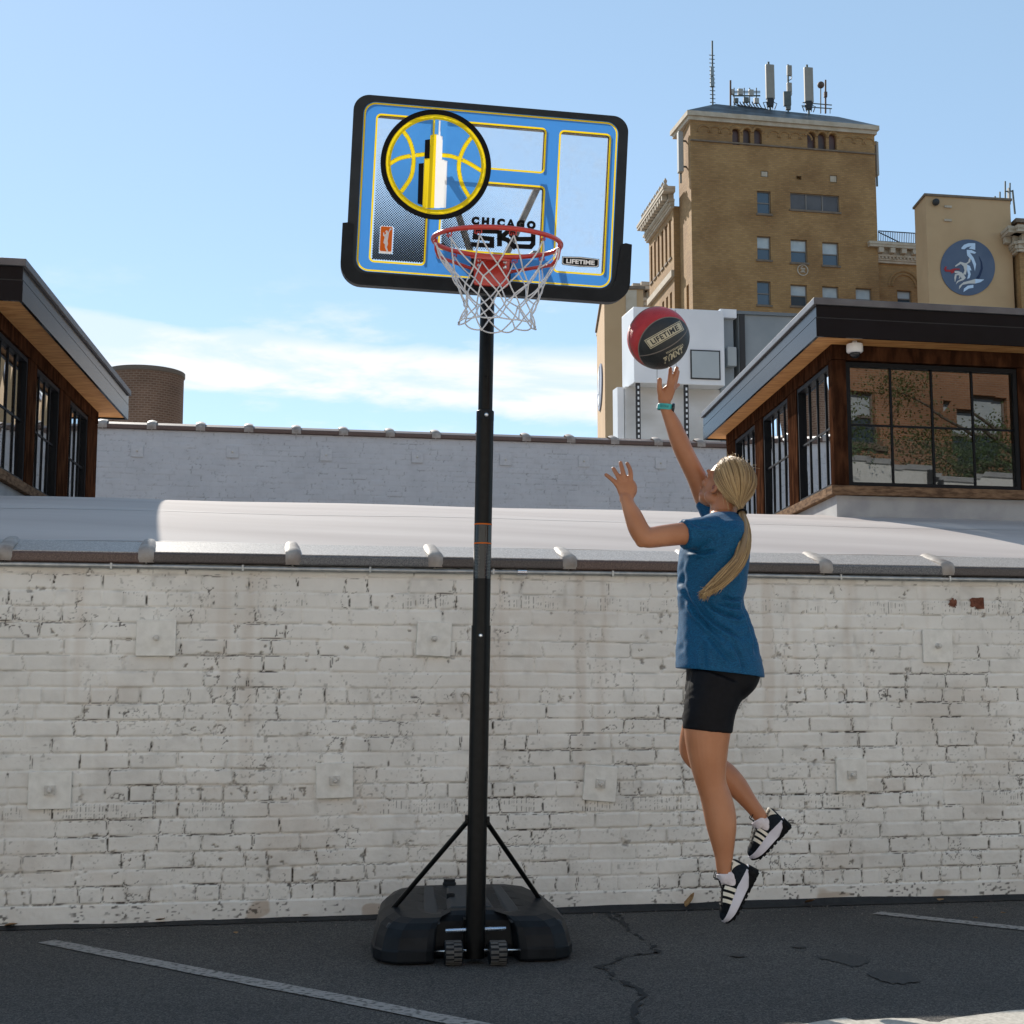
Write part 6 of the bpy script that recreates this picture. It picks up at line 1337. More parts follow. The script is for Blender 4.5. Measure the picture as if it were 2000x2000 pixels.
# legs
limb(B, [(1402, 1335, -.065, .075, .080), (1390, 1375, -.085, .086, .088), (1382, 1421, -.09, .087, .086), (1382, 1470, -.09, .0745, .074), (1386, 1512, -.088, .060, .060), (1391, 1535, -.085, .0545, .055), (1399, 1560, -.08, .0565, .057), (1405, 1585, -.078, .0585, .058), (1409, 1612, -.078, .0560, .055), (1412, 1645, -.08, .0440, .044), (1414, 1675, -.08, .0325, .033), (1415, 1700, -.08, .0270, .029), (1418, 1710, -.08, .024, .026)], n=28)
limb(B, [(1404, 1335, .065, .075, .075), (1382, 1380, .11, .074, .074), (1364, 1425, .15, .064, .064), (1354, 1456, .175, .0545, .054), (1358, 1474, .18, .051, .051), (1385, 1496, .17, .053, .052), (1412, 1512, .155, .052, .051), (1438, 1535, .14, .044, .043), (1462, 1565, .125, .032, .032), (1480, 1588, .115, .0265, .028), (1486, 1597, .112, .024, .026)], n=28)
# ---- hands (palm as a flat tube, five separate bent fingers)
def L8(x, y): return 1160 + x / 7.43, 880 + y / 7.43
def R8(x, y): return 1160 + x / 8.78, 680 + y / 8.78
def finger(f, pts, r0, r1, n=12):
    k = len(pts); limb(B, [(*f(x, y), dy, r0 + (r1 - r0) * i / (k - 1), r0 + (r1 - r0) * i / (k - 1)) for i, (x, y, dy) in enumerate(pts)], n=n, m=4)
limb(B, [(*L8(470, 720), -.20, .0255, .019), (*L8(475, 660), -.20, .0275, .017), (*L8(472, 580), -.20, .0345, .0155), (*L8(468, 520), -.20, .0375, .0135), (*L8(455, 468), -.199, .0335, .0115)], n=24, up=CAMX)
finger(L8, [(350, 520, -.20), (300, 455, -.20), (243, 402, -.195), (176, 352, -.188)], .0098, .0078)
finger(L8, [(400, 480, -.20), (368, 400, -.202), (325, 335, -.198), (284, 262, -.188)], .0101, .0081)
finger(L8, [(460, 470, -.20), (437, 370, -.204), (412, 275, -.198), (386, 178, -.186)], .0104, .0083)
finger(L8, [(525, 480, -.198), (535, 370, -.202), (525, 280, -.196), (484, 190, -.182)], .0103, .0081)
finger(L8, [(520, 690, -.195), (575, 610, -.18), (588, 530, -.165), (570, 470, -.148)], .0128, .0095)
limb(B, [(*R8(1215, 985), .08, .0225, .018), (*R8(1212, 920), .08, .0245, .0175), (*R8(1225, 830), .078, .0305, .0165), (*R8(1268, 755), .076, .0265, .015), (*R8(1312, 690), .074, .0225, .012)], n=24, up=CAMX)
finger(R8, [(1165, 860, .078), (1135, 760, .066), (1122, 640, .058), (1128, 540, .052)], .0128, .0096)
finger(R8, [(1275, 720, .07), (1290, 590, .062), (1305, 460, .058), (1312, 350, .062)], .0099, .0080)
finger(R8, [(1330, 690, .074), (1362, 570, .070), (1392, 450, .068), (1422, 345, .074)], .0106, .0086)
finger(R8, [(1350, 700, .085), (1392, 590, .092), (1420, 490, .098), (1440, 405, .108)], .0102, .0084)
finger(R8, [(1345, 730, .092), (1390, 680, .110), (1425, 645, .122), (1452, 628, .130)], .0092, .0074)
# ---- head
HF = Vector((-.62, .60, .505)).normalized(); HU = (Vector((.10, 0, 1)) - HF * Vector((.10, 0, 1)).dot(HF)).normalized(); HL = HU.cross(HF).normalized()   # face, crown, her left
HDM = Matrix((HL, HF, HU)).transposed(); HCn = Q(1419, 950, .04)
def hd(l, f, u): return HCn + HDM @ Vector((l, f, u))
B.ball(hd(0, -.006, .026), (.073, .090, .082), 32, 20, HDM)
B.ball(hd(0, .030, -.022), (.060, .058, .075), 28, 18, HDM)
B.ball(hd(0, .050, -.066), (.044, .042, .040), 24, 14, HDM); B.ball(hd(0, .068, -.090), (.021, .019, .017), 18, 12, HDM)
for s_ in (-1, 1):
    B.ball(hd(s_ * .036, .058, -.022), (.024, .024, .022), 18, 12, HDM); B.ball(hd(s_ * .030, .078, .022), (.022, .012, .008), 16, 10, HDM)   # cheek, brow
    B.ball(hd(s_ * .050, .006, -.060), (.016, .034, .024), 18, 12, HDM)
    ear = HDM @ Matrix.Rotation(s_ * .35, 3, 'Z'); B.ball(hd(s_ * .073, -.008, -.012), (.007, .017, .027), 18, 12, ear); B.ball(hd(s_ * .072, -.002, -.034), (.006, .010, .010), 12, 8, ear)
for s_ in (-1, 1): B.ball(hd(s_ * .031, .066, .011), (.017, .0135, .0125), 16, 10, HDM)
B.tube([hd(0, .082, .016), hd(0, .092, .0), hd(0, .104, -.020), hd(0, .107, -.029), hd(0, .090, -.036)], [.007, .008, .0105, .0115, .008], 14)
for s_ in (-1, 1): B.ball(hd(s_ * .011, .092, -.030), (.008, .009, .007), 12, 8, HDM)
B.ball(hd(0, .090, -.052), (.022, .008, .0055), 16, 10, HDM); B.ball(hd(0, .089, -.062), (.018, .008, .0065), 16, 10, HDM)
body = link_mesh('body', remesh(B, .0034, 5, .5), M['skin'], per)
# eyes, brows, ear hollow
mb = MB()
for s_ in (-1, 1): mb.ball(hd(s_ * .031, .0695, .006), .0108, 16, 10, HDM)
obj('eye', mb, pm('eye_white', (.75, .73, .70), rough=.15), body, smooth=True)
mb = MB()
for s_ in (-1, 1): mb.ball(hd(s_ * .031, .0775, .007), (.0055, .0042, .0055), 14, 10, HDM)
obj('iris', mb, pm('iris', (.05, .09, .13), rough=.1), body, smooth=True)
mb = MB()
for s_ in (-1, 1): mb.tube([hd(s_ * .016, .091, .020), hd(s_ * .030, .089, .026), hd(s_ * .046, .078, .021)], [.0025, .003, .0015], 8)
obj('eyebrow', mb, pm('brow', (.22, .13, .06), rough=.8), body, smooth=True)
mb = MB(); mb.ball(hd(0, .095, -.057), (.016, .0035, .0012), 12, 8, HDM); obj('mouth', mb, pm('mouth', (.20, .05, .045), rough=.5), body, smooth=True)
mb = MB(); mb.ball(hd(.0795, -.002, -.016), (.0022, .0065, .0095), 12, 8, HDM @ Matrix.Rotation(.35, 3, 'Z')); obj('ear_hollow', mb, pm('ear_in', (.20, .07, .045), rough=.6), body, smooth=True)
# ---- shirt
def ringtube(mb, rows, n=56, sup=2.3):
    """rows: (u_left, u_right, v, dy, half depth): closed stack of super-elliptic rings"""
    c = cat([(*((Q(a, v, dy) + Q(b, v, dy)) / 2), (Q(b, v, dy) - Q(a, v, dy)).length / 2, h) for a, b, v, dy, h in rows], 5); vs = []; fs = []
    for q in c:
        for k in range(n):
            t = 2 * PI * k / n; cx = math.copysign(abs(math.cos(t)) ** (2 / sup), math.cos(t)); cy = math.copysign(abs(math.sin(t)) ** (2 / sup), math.sin(t)); vs.append((q[0] + q[3] * cx, q[1] + q[4] * cy, q[2]))
    m = len(c)
    for i in range(m - 1):
        for k in range(n): l = (k + 1) % n; fs.append((i * n + k, i * n + l, (i + 1) * n + l, (i + 1) * n + k))
    fs.append(tuple(range(n))[::-1]); fs.append(tuple((m - 1) * n + k for k in range(n))); mb.add(vs, fs)
S_ = MB()
ringtube(S_, [(1386, 1438, 1004, 0.025, 0.075), (1364, 1450, 1016, 0.02, 0.125), (1345, 1458, 1036, 0, 0.166), (1334, 1462, 1064, 0, 0.173), (1328, 1461, 1092, 0, 0.168), (1327, 1457, 1122, 0, 0.16), (1328, 1450, 1160, 0, 0.15), (1329, 1447, 1178, 0, 0.148), (1327, 1458, 1214, 0, 0.156), (1324, 1472, 1256, 0, 0.168), (1323, 1482, 1290, 0, 0.176), (1322, 1486, 1312, 0, 0.18), (1323, 1487, 1345, 0, 0.18)])
limb(S_, [(1398, 1038, -.10, .062, .062), (1370, 1040, -.135, .056, .056), (1350, 1042, -.155, .051, .052), (1336, 1044, -.168, .0535, .0535)], n=28, round_end=False)
limb(S_, [(1412, 1018, .09, .06, .058), (1398, 1003, .135, .056, .054), (1382, 975, .152, .052, .051)], n=28, round_end=False)
shm = remesh(S_, .0048, 6, .5)
n_ = len(shm.vertices); co = np.empty(n_ * 3, np.float32); shm.vertices.foreach_get('co', co); co = co.reshape(-1, 3); no = np.empty(n_ * 3, np.float32); shm.vertices.foreach_get('normal', no); no = no.reshape(-1, 3)
cc = np.array(Q(1390, 1160)); X, Y_, Z = co[:, 0] - cc[0], co[:, 1] - cc[1], co[:, 2] - cc[2]
def folds(X, Z, ang, freq, stretch, seed):
    ca, sa_ = math.cos(ang), math.sin(ang); a = X * ca + Z * sa_; b = -X * sa_ + Z * ca
    n = fbm(a * freq / stretch, b * freq, 3, seed); return 1 - np.abs(n - .5) * 4
# pulls from the front of the armpit down and back, gathers at the small of the back, soft drape at the hem
zb_ = Z + .35 * Y_
w1 = np.exp(-((Z + .07 + .9 * (X - .02)) / .14) ** 2); w2 = np.exp(-((X - .10) / .09) ** 2 - ((Z + .02) / .10) ** 2); w3 = sstep(-.02, -.2, Z)
H = .0005 + .006 * w1 * folds(X, zb_, .75, 15, 6, 3) + .007 * w2 * folds(X, zb_, 1.05, 24, 5, 8) + .004 * w3 * folds(X + .4 * Y_, Z, .35, 12, 7, 12) + .0012 * folds(X, zb_, .6, 20, 4, 20) + .004 * np.exp(-((Z - .22) / .05) ** 2) * folds(X, zb_, .2, 22, 4, 25)
# deep pulls drawn one by one, on the side turned to the viewer
def px2(x, y): p = Q(1280 + x / 3.863, 980 + y / 3.863, -.15); return p.x, p.z
PULLS = [([(235, 370), (232, 600), (268, 720), (330, 850), (400, 940), (490, 1030)], .011, .0085), ([(300, 690), (370, 835), (450, 920), (560, 990), (640, 1035)], .010, .0085), ([(355, 690), (430, 800), (520, 855), (610, 880), (650, 850)], .010, .008),
    ([(500, 705), (580, 742), (655, 728)], .008, .007), ([(480, 765), (580, 805), (650, 800)], .008, .007), ([(655, 750), (700, 900), (742, 1030), (765, 1160)], .010, .010), ([(390, 990), (480, 1120), (570, 1215)], .008, .011), ([(170, 590), (235, 690), (260, 800)], .008, .009),
    ([(360, 1080), (372, 1270)], .006, .010), ([(560, 1040), (640, 1190), (660, 1280)], .008, .010), ([(265, 365), (360, 385), (460, 370)], .010, .008), ([(480, 180), (520, 280), (500, 360)], .006, .012), ([(250, 170), (330, 200), (420, 190)], .006, .010), ([(200, 800), (215, 1000), (230, 1180)], .006, .011)]
front = sstep(.35, -.25, no[:, 1])
for pts_, amp, wd_ in PULLS:
    q_ = np.array([px2(*p) for p in pts_]); dmin = np.full(n_, 9.0); tt0 = np.zeros(n_); sgn = np.zeros(n_); tot = len(q_) - 1
    for i in range(tot):
        A_, B2 = q_[i], q_[i + 1]; ab = B2 - A_; l2 = ab @ ab; ap_ = np.stack([co[:, 0] - A_[0], co[:, 2] - A_[1]], 1); t_ = np.clip(ap_ @ ab / l2, 0, 1); dd = np.hypot(ap_[:, 0] - t_ * ab[0], ap_[:, 1] - t_ * ab[1]); m_ = dd < dmin
        sg = np.sign(ap_[:, 0] * ab[1] - ap_[:, 1] * ab[0]); dmin = np.where(m_, dd, dmin); tt0 = np.where(m_, (i + t_) / tot, tt0); sgn = np.where(m_, sg, sgn)
    fade = np.minimum(1, np.minimum(tt0, 1 - tt0) * 4 + .12); sd_ = dmin * sgn
    H += front * fade * amp * (np.exp(-((sd_ - 1.5 * wd_) / wd_) ** 2) - 1.1 * np.exp(-(sd_ / (wd_ * .8)) ** 2) + .45 * np.exp(-((sd_ + 1.9 * wd_) / (wd_ * 1.2)) ** 2))
co += no * H[:, None]
shm.vertices.foreach_set('co', co.ravel()); shm.update()
bm_ = bmesh.new(); bm_.from_mesh(shm); h0_, h1_ = Q(1322, 1304), Q(1470, 1321); hn = (h1_ - h0_).cross(Vector((0, 1, 0))).normalized()   # a clean cut hem, lower at the back
if hn.z > 0: hn = -hn
r_ = bmesh.ops.bisect_plane(bm_, geom=bm_.verts[:] + bm_.edges[:] + bm_.faces[:], plane_co=h0_, plane_no=hn, clear_outer=True); bmesh.ops.holes_fill(bm_, edges=[e for e in bm_.edges if e.is_boundary]); bm_.to_mesh(shm); bm_.free(); shm.update()
def shirt_mat():
    m, nt, b = new_mat('shirt_fabric'); N = nt.nodes; L = nt.links
    tc = N.new('ShaderNodeTexCoord'); mp = N.new('ShaderNodeMapping'); mp.inputs['Scale'].default_value = (1, 1, 3.2); mp.inputs['Rotation'].default_value = (0, .25, 0); L.new(tc.outputs['Object'], mp.inputs['Vector'])
    n = N.new('ShaderNodeTexNoise'); n.inputs['Scale'].default_value = 150; n.inputs['Detail'].default_value = 3; n.inputs['Roughness'].default_value = .7; n.inputs['Distortion'].default_value = .8; L.new(mp.outputs[0], n.inputs['Vector'])
    r = N.new('ShaderNodeValToRGB'); r.color_ramp.elements[0].position = .36; r.color_ramp.elements[1].position = .64; r.color_ramp.elements[0].color = (.001, .030, .082, 1); r.color_ramp.elements[1].color = (.005, .105, .235, 1); L.new(n.outputs['Fac'], r.inputs['Fac']); L.new(r.outputs['Color'], b.inputs['Base Color'])
    b.inputs['Roughness'].default_value = .62; b.inputs['Sheen Weight'].default_value = .06; b.inputs['Sheen Roughness'].default_value = .4; b.inputs['Specular IOR Level'].default_value = .2
    bp = N.new('ShaderNodeBump'); bp.inputs['Strength'].default_value = .12; bp.inputs['Distance'].default_value = .002; L.new(n.outputs['Fac'], bp.inputs['Height']); L.new(bp.outputs['Normal'], b.inputs['Normal']); return m
M['shirt'] = shirt_mat(); shirt = link_mesh('shirt', shm, M['shirt'], per)
# ---- shorts
T_ = MB()
ringtube(T_, [(1338, 1482, 1288, 0, .150), (1341, 1484, 1308, 0, .158), (1342, 1481, 1325, 0, .160), (1340, 1472, 1345, 0, .158), (1345, 1450, 1366, 0, .145)])
limb(T_, [(1403, 1330, -.075, .110, .103), (1391, 1366, -.085, .0985, .098), (1385, 1395, -.09, .0935, .092), (1382.5, 1416, -.09, .0915, .090), (1381.5, 1427, -.09, .0905, .0895)], n=36, round_end=False)
limb(T_, [(1412, 1330, .07, .108, .10), (1392, 1366, .10, .088, .088), (1374, 1400, .13, .078, .078), (1366, 1418, .145, .073, .073)], n=32, round_end=False)
tm = remesh(T_, .0046, 4, .5); nT = len(tm.vertices); c2_ = np.empty(nT * 3, np.float32); tm.vertices.foreach_get('co', c2_); c2_ = c2_.reshape(-1, 3); nn = np.empty(nT * 3, np.float32); tm.vertices.foreach_get('normal', nn); nn = nn.reshape(-1, 3)
hh = .0022 * folds(c2_[:, 0] - cc[0], c2_[:, 2] - cc[2] + .3 * c2_[:, 1], .25, 22, 5, 40); c2_ += nn * hh[:, None]; tm.vertices.foreach_set('co', c2_.ravel()); tm.update()
M['shorts'] = pm('shorts_fabric', (.0025, .0025, .004), (.0045, .0045, .007), 60, rough=.6, bump=.06, bscale=500, spec=.15); shorts = link_mesh('shorts', tm, M['shorts'], per)
mb = MB(); mb.tube([Q(u, v, dy) for u, v, dy in ((1352, 1310, -.11), (1346, 1340, -.125), (1345, 1370, -.13), (1342, 1405, -.13))], .0012, 6); obj('side_seam', mb, pm('seam_black', (.02, .02, .024), rough=.6), shorts)
# ---- hair: swept back over the skull into a low ponytail
def hair_mat():
    m, nt, b = new_mat('blond_hair'); N = nt.nodes; L = nt.links
    at = N.new('ShaderNodeAttribute'); at.attribute_name = 'tint'; r = N.new('ShaderNodeValToRGB'); r.color_ramp.elements[0].color = (.105, .058, .022, 1); r.color_ramp.elements[1].color = (.70, .52, .29, 1); e = r.color_ramp.elements.new(.5); e.color = (.39, .255, .115, 1)
    L.new(at.outputs['Fac'], r.inputs['Fac']); L.new(r.outputs['Color'], b.inputs['Base Color']); b.inputs['Roughness'].default_value = .34; b.inputs['Specular IOR Level'].default_value = .55; b.inputs['Anisotropic'].default_value = .4
    return m
M['hair'] = hair_mat()
TIE = hd(.028, -.108, -.042)
TIE = Q(1446, 996, -.035)
tl = HDM.transposed() @ (TIE - HCn)
SKC = Vector((0, -.006, .026)); SKR = (.073 + .009, .090 + .010, .082 + .009)
def onskull(d, k=1.0):                               # point on the hair surface in direction d from the skull centre
    d = d.normalized(); q = 1 / math.sqrt((d.x / SKR[0]) ** 2 + (d.y / SKR[1]) ** 2 + (d.z / SKR[2]) ** 2); return SKC + d * q * k
Rh = random.Random(21); strands = []; tint = []
tdir = (tl - SKC).normalized()
hairline = [(.0, .66, .76), (.25, .64, .72), (.48, .60, .62), (.68, .54, .46), (.82, .44, .24), (.90, .34, .02), (.94, .22, -.18), (.92, .06, -.30), (.90, -.16, -.34), (.86, -.30, -.46), (.72, -.50, -.66), (.5, -.62, -.78), (.25, -.68, -.82), (0, -.70, -.84)]
hl = [Vector(p) for p in hairline]; full = [Vector((-p.x, p.y, p.z)) for p in hl[::-1]] + hl[1:]
def hairdir(s):
    x = s * (len(full) - 1); i = min(int(x), len(full) - 2); return full[i].lerp(full[i + 1], x - i).normalized()
H_ = MB(); NS = 1700
for k in range(NS):
    s = Rh.random(); d0 = hairdir(s); t0 = Rh.random() ** 1.6 * .75
    off = Rh.uniform(.985, 1.035); pts = []; w = Vector((Rh.gauss(0, 1), Rh.gauss(0, 1), Rh.gauss(0, 1))) * .0016; m = 12
    for i in range(m):
        t = t0 + (1 - t0) * i / (m - 1); d = d0.slerp(tdir, t); p = onskull(d, off + .02 * math.sin(t * PI)); p = p.lerp(tl + w * 2, sstep(.78, 1.0, np.array(t)).item() * .97); pts.append(HCn + HDM @ (p + w * math.sin(t * PI)))
    o = len(H_.v); H_.tube(pts, [.0006] + [.00105] * (m - 2) + [.0009], 4); strands.append((o, len(H_.v)))
    tint += [min(1, max(0, Rh.gauss(.47 + .16 * math.sin(s * 57) * math.sin(s * 23), .20)))] * (len(H_.v) - o)
# cap beneath the strands
capv = []; capn = 40
for i in range(capn + 1):
    for j in range(61):
        d = hairdir(j / 60).slerp(tdir, i / capn); p = onskull(d, .985); p = p.lerp(tl, sstep(.80, 1.0, np.array(i / capn)).item() * .9); capv.append(HCn + HDM @ p)
o = len(H_.v); H_.v += [tuple(p) for p in capv]; tint += [.34] * len(capv)
for i in range(capn):
    for j in range(60): H_.f.append((o + i * 61 + j, o + i * 61 + j + 1, o + (i + 1) * 61 + j + 1, o + (i + 1) * 61 + j))
# flyaway hairs at the crown
for k in range(46):
    d = Vector((Rh.uniform(-.9, .9), Rh.uniform(-.6, .6), 1)).normalized(); p = onskull(d, 1.02); q = HCn + HDM @ p; e = HDM @ (d * .5 + Vector((Rh.gauss(0, .5), Rh.gauss(0, .5), .4))); o = len(H_.v); H_.tube([q, q + e * .010, q + e * .019 + Vector((Rh.gauss(0, .004), 0, -.003))], [.0006, .0005, .0003], 3); tint += [.9] * (len(H_.v) - o)
for k in range(60):                                  # loose hairs at the nape and along the hairline
    d = hairdir(Rh.random()); q = HCn + HDM @ onskull(d, 1.0); dr = (HDM @ (tdir - d * .2)).normalized(); e = dr * Rh.uniform(.02, .05) + Vector((Rh.gauss(0, .01), Rh.gauss(0, .006), Rh.gauss(-.008, .01))); o = len(H_.v); H_.tube([q, q + e * .5 + Vector((0, 0, .004)), q + e], [.0006, .0006, .0003], 3); tint += [.75] * (len(H_.v) - o)
def hair_obj(name, mbx, tn, parent):
    ob = obj(name, mbx, M['hair'], parent, smooth=True, fix=False); at = ob.data.attributes.new('tint', 'FLOAT', 'POINT'); at.data.foreach_set('value', np.array(tn, np.float32)); return ob
hair = hair_obj('hair', H_, tint, per)
# ponytail strands
TL = MB(); tt_ = []
axis = cat([(*Q(1448, 999, -.045), .012), (*Q(1453, 1020, -.085), .020), (*Q(1455, 1045, -.125), .026), (*Q(1452, 1072, -.160), .0285), (*Q(1443, 1096, -.178), .029), (*Q(1424, 1118, -.186), .030), (*Q(1404, 1137, -.188), .027), (*Q(1386, 1151, -.186), .020), (*Q(1374, 1159, -.184), .014)], 5)
ap = [Vector(q[:3]) for q in axis]; ar = [q[3] for q in axis]; nA = len(ap)
for k in range(950):
    a = Rh.random() * 2 * PI; rr = math.sqrt(Rh.random()); end = int(nA * min(1, Rh.gauss(.90, .13))); end = max(nA // 2, end); ph_ = Rh.uniform(0, 6); pts = []
    tw = Rh.uniform(-1.1, 1.1)
    for i in range(0, end, 2):
        t = (ap[min(i + 1, nA - 1)] - ap[max(i - 1, 0)]).normalized(); x = t.cross(Vector((0, 1, 0))).normalized(); y = t.cross(x); f = i / nA; a2 = a + tw * f; ss = ar[i] * .82 * rr * (1 + .14 * math.sin(f * 8 + ph_)) * (1 + .12 * f * f)
        pts.append(ap[i] + x * (ss * math.cos(a2)) + y * (ss * .62 * math.sin(a2)))
    if len(pts) > 3:
        d = (pts[-1] - pts[-2]); pts.append(pts[-1] + d * Rh.uniform(.2, 1.6) + Vector((Rh.gauss(0, .006), 0, Rh.gauss(-.005, .008))))
        o = len(TL.v); TL.tube(pts, [.0010] * (len(pts) - 1) + [.0004], 4); tt_ += [min(1, max(0, Rh.gauss(.40 + .15 * math.cos(a * 5), .18)))] * (len(TL.v) - o)
o = len(TL.v); TL.tube(ap[:-6], [(r * .8, r * .5) for r in ar[:-6]], 16, up=(0, 0, 1)); tt_ += [.2] * (len(TL.v) - o)
pony = hair_obj('ponytail', TL, tt_, hair)
mb = MB(); tdv = (ap[2] - ap[0]).normalized(); bs = ap[1]; ux = tdv.orthogonal().normalized(); uy = tdv.cross(ux); mb.tube([bs + ux * (.0165 * math.cos(2 * PI * k / 24)) + uy * (.0165 * math.sin(2 * PI * k / 24)) for k in range(24)], .0042, 8, closed=True); obj('hair_tie', mb, M['ink_black'], hair, smooth=True)
# ---- watch on the raised wrist
wc = Q(*R8(1216, 1010), .081); wd = (Q(*R8(1240, 900), .08) - Q(*R8(1212, 1110), .083)).normalized(); wx = (CAMX - wd * CAMX.dot(wd)).normalized(); wy = wd.cross(wx)
M['teal'] = pm('teal_rubber', (.035, .36, .37), (.05, .42, .42), 40, rough=.5)
mb = MB(); n = 40; rows = []
for h in (-.0115, -.009, 0, .009, .0115):
    e = .0012 if abs(h) > .01 else .003; rows.append([wc + wd * (h + .0015 * math.cos(2 * PI * k / n)) + wx * ((.0268 + e) * math.cos(2 * PI * k / n)) + wy * ((.0225 + e) * math.sin(2 * PI * k / n)) for k in range(n + 1)])
mb.grid(rows); watch = obj('wristwatch', mb, M['teal'], per, smooth=True)
mb = MB(); WM = Matrix((wy, wd, wx)).transposed(); mb.lathe(wc + wx * .0262, [(.0175, 0), (.0195, .002), (.0195, .008), (.0175, .0105), (.002, .0108)], 28, WM); obj('watch_case', mb, pm('watch_black', (.012, .016, .022), rough=.2), watch, smooth='auto')
mb = MB(); q = wc - wx * .029; mb.box(q, (.005, .012, .019), Matrix((wx, wy, wd)).transposed()); obj('buckle', mb, M['chrome'], watch, bevel=.001)
mb = MB()
for k in range(7):
    a = math.radians(-128 + 9.5 * k); mb.bar(wc + wx * (.0302 * math.cos(a)) + wy * (.0262 * math.sin(a)) - wd * .005, wc + wx * (.0302 * math.cos(a)) + wy * (.0262 * math.sin(a)) + wd * .005, .0012)
obj('band_slot', mb, pm('teal_dark', (.008, .06, .065), rough=.6), watch)
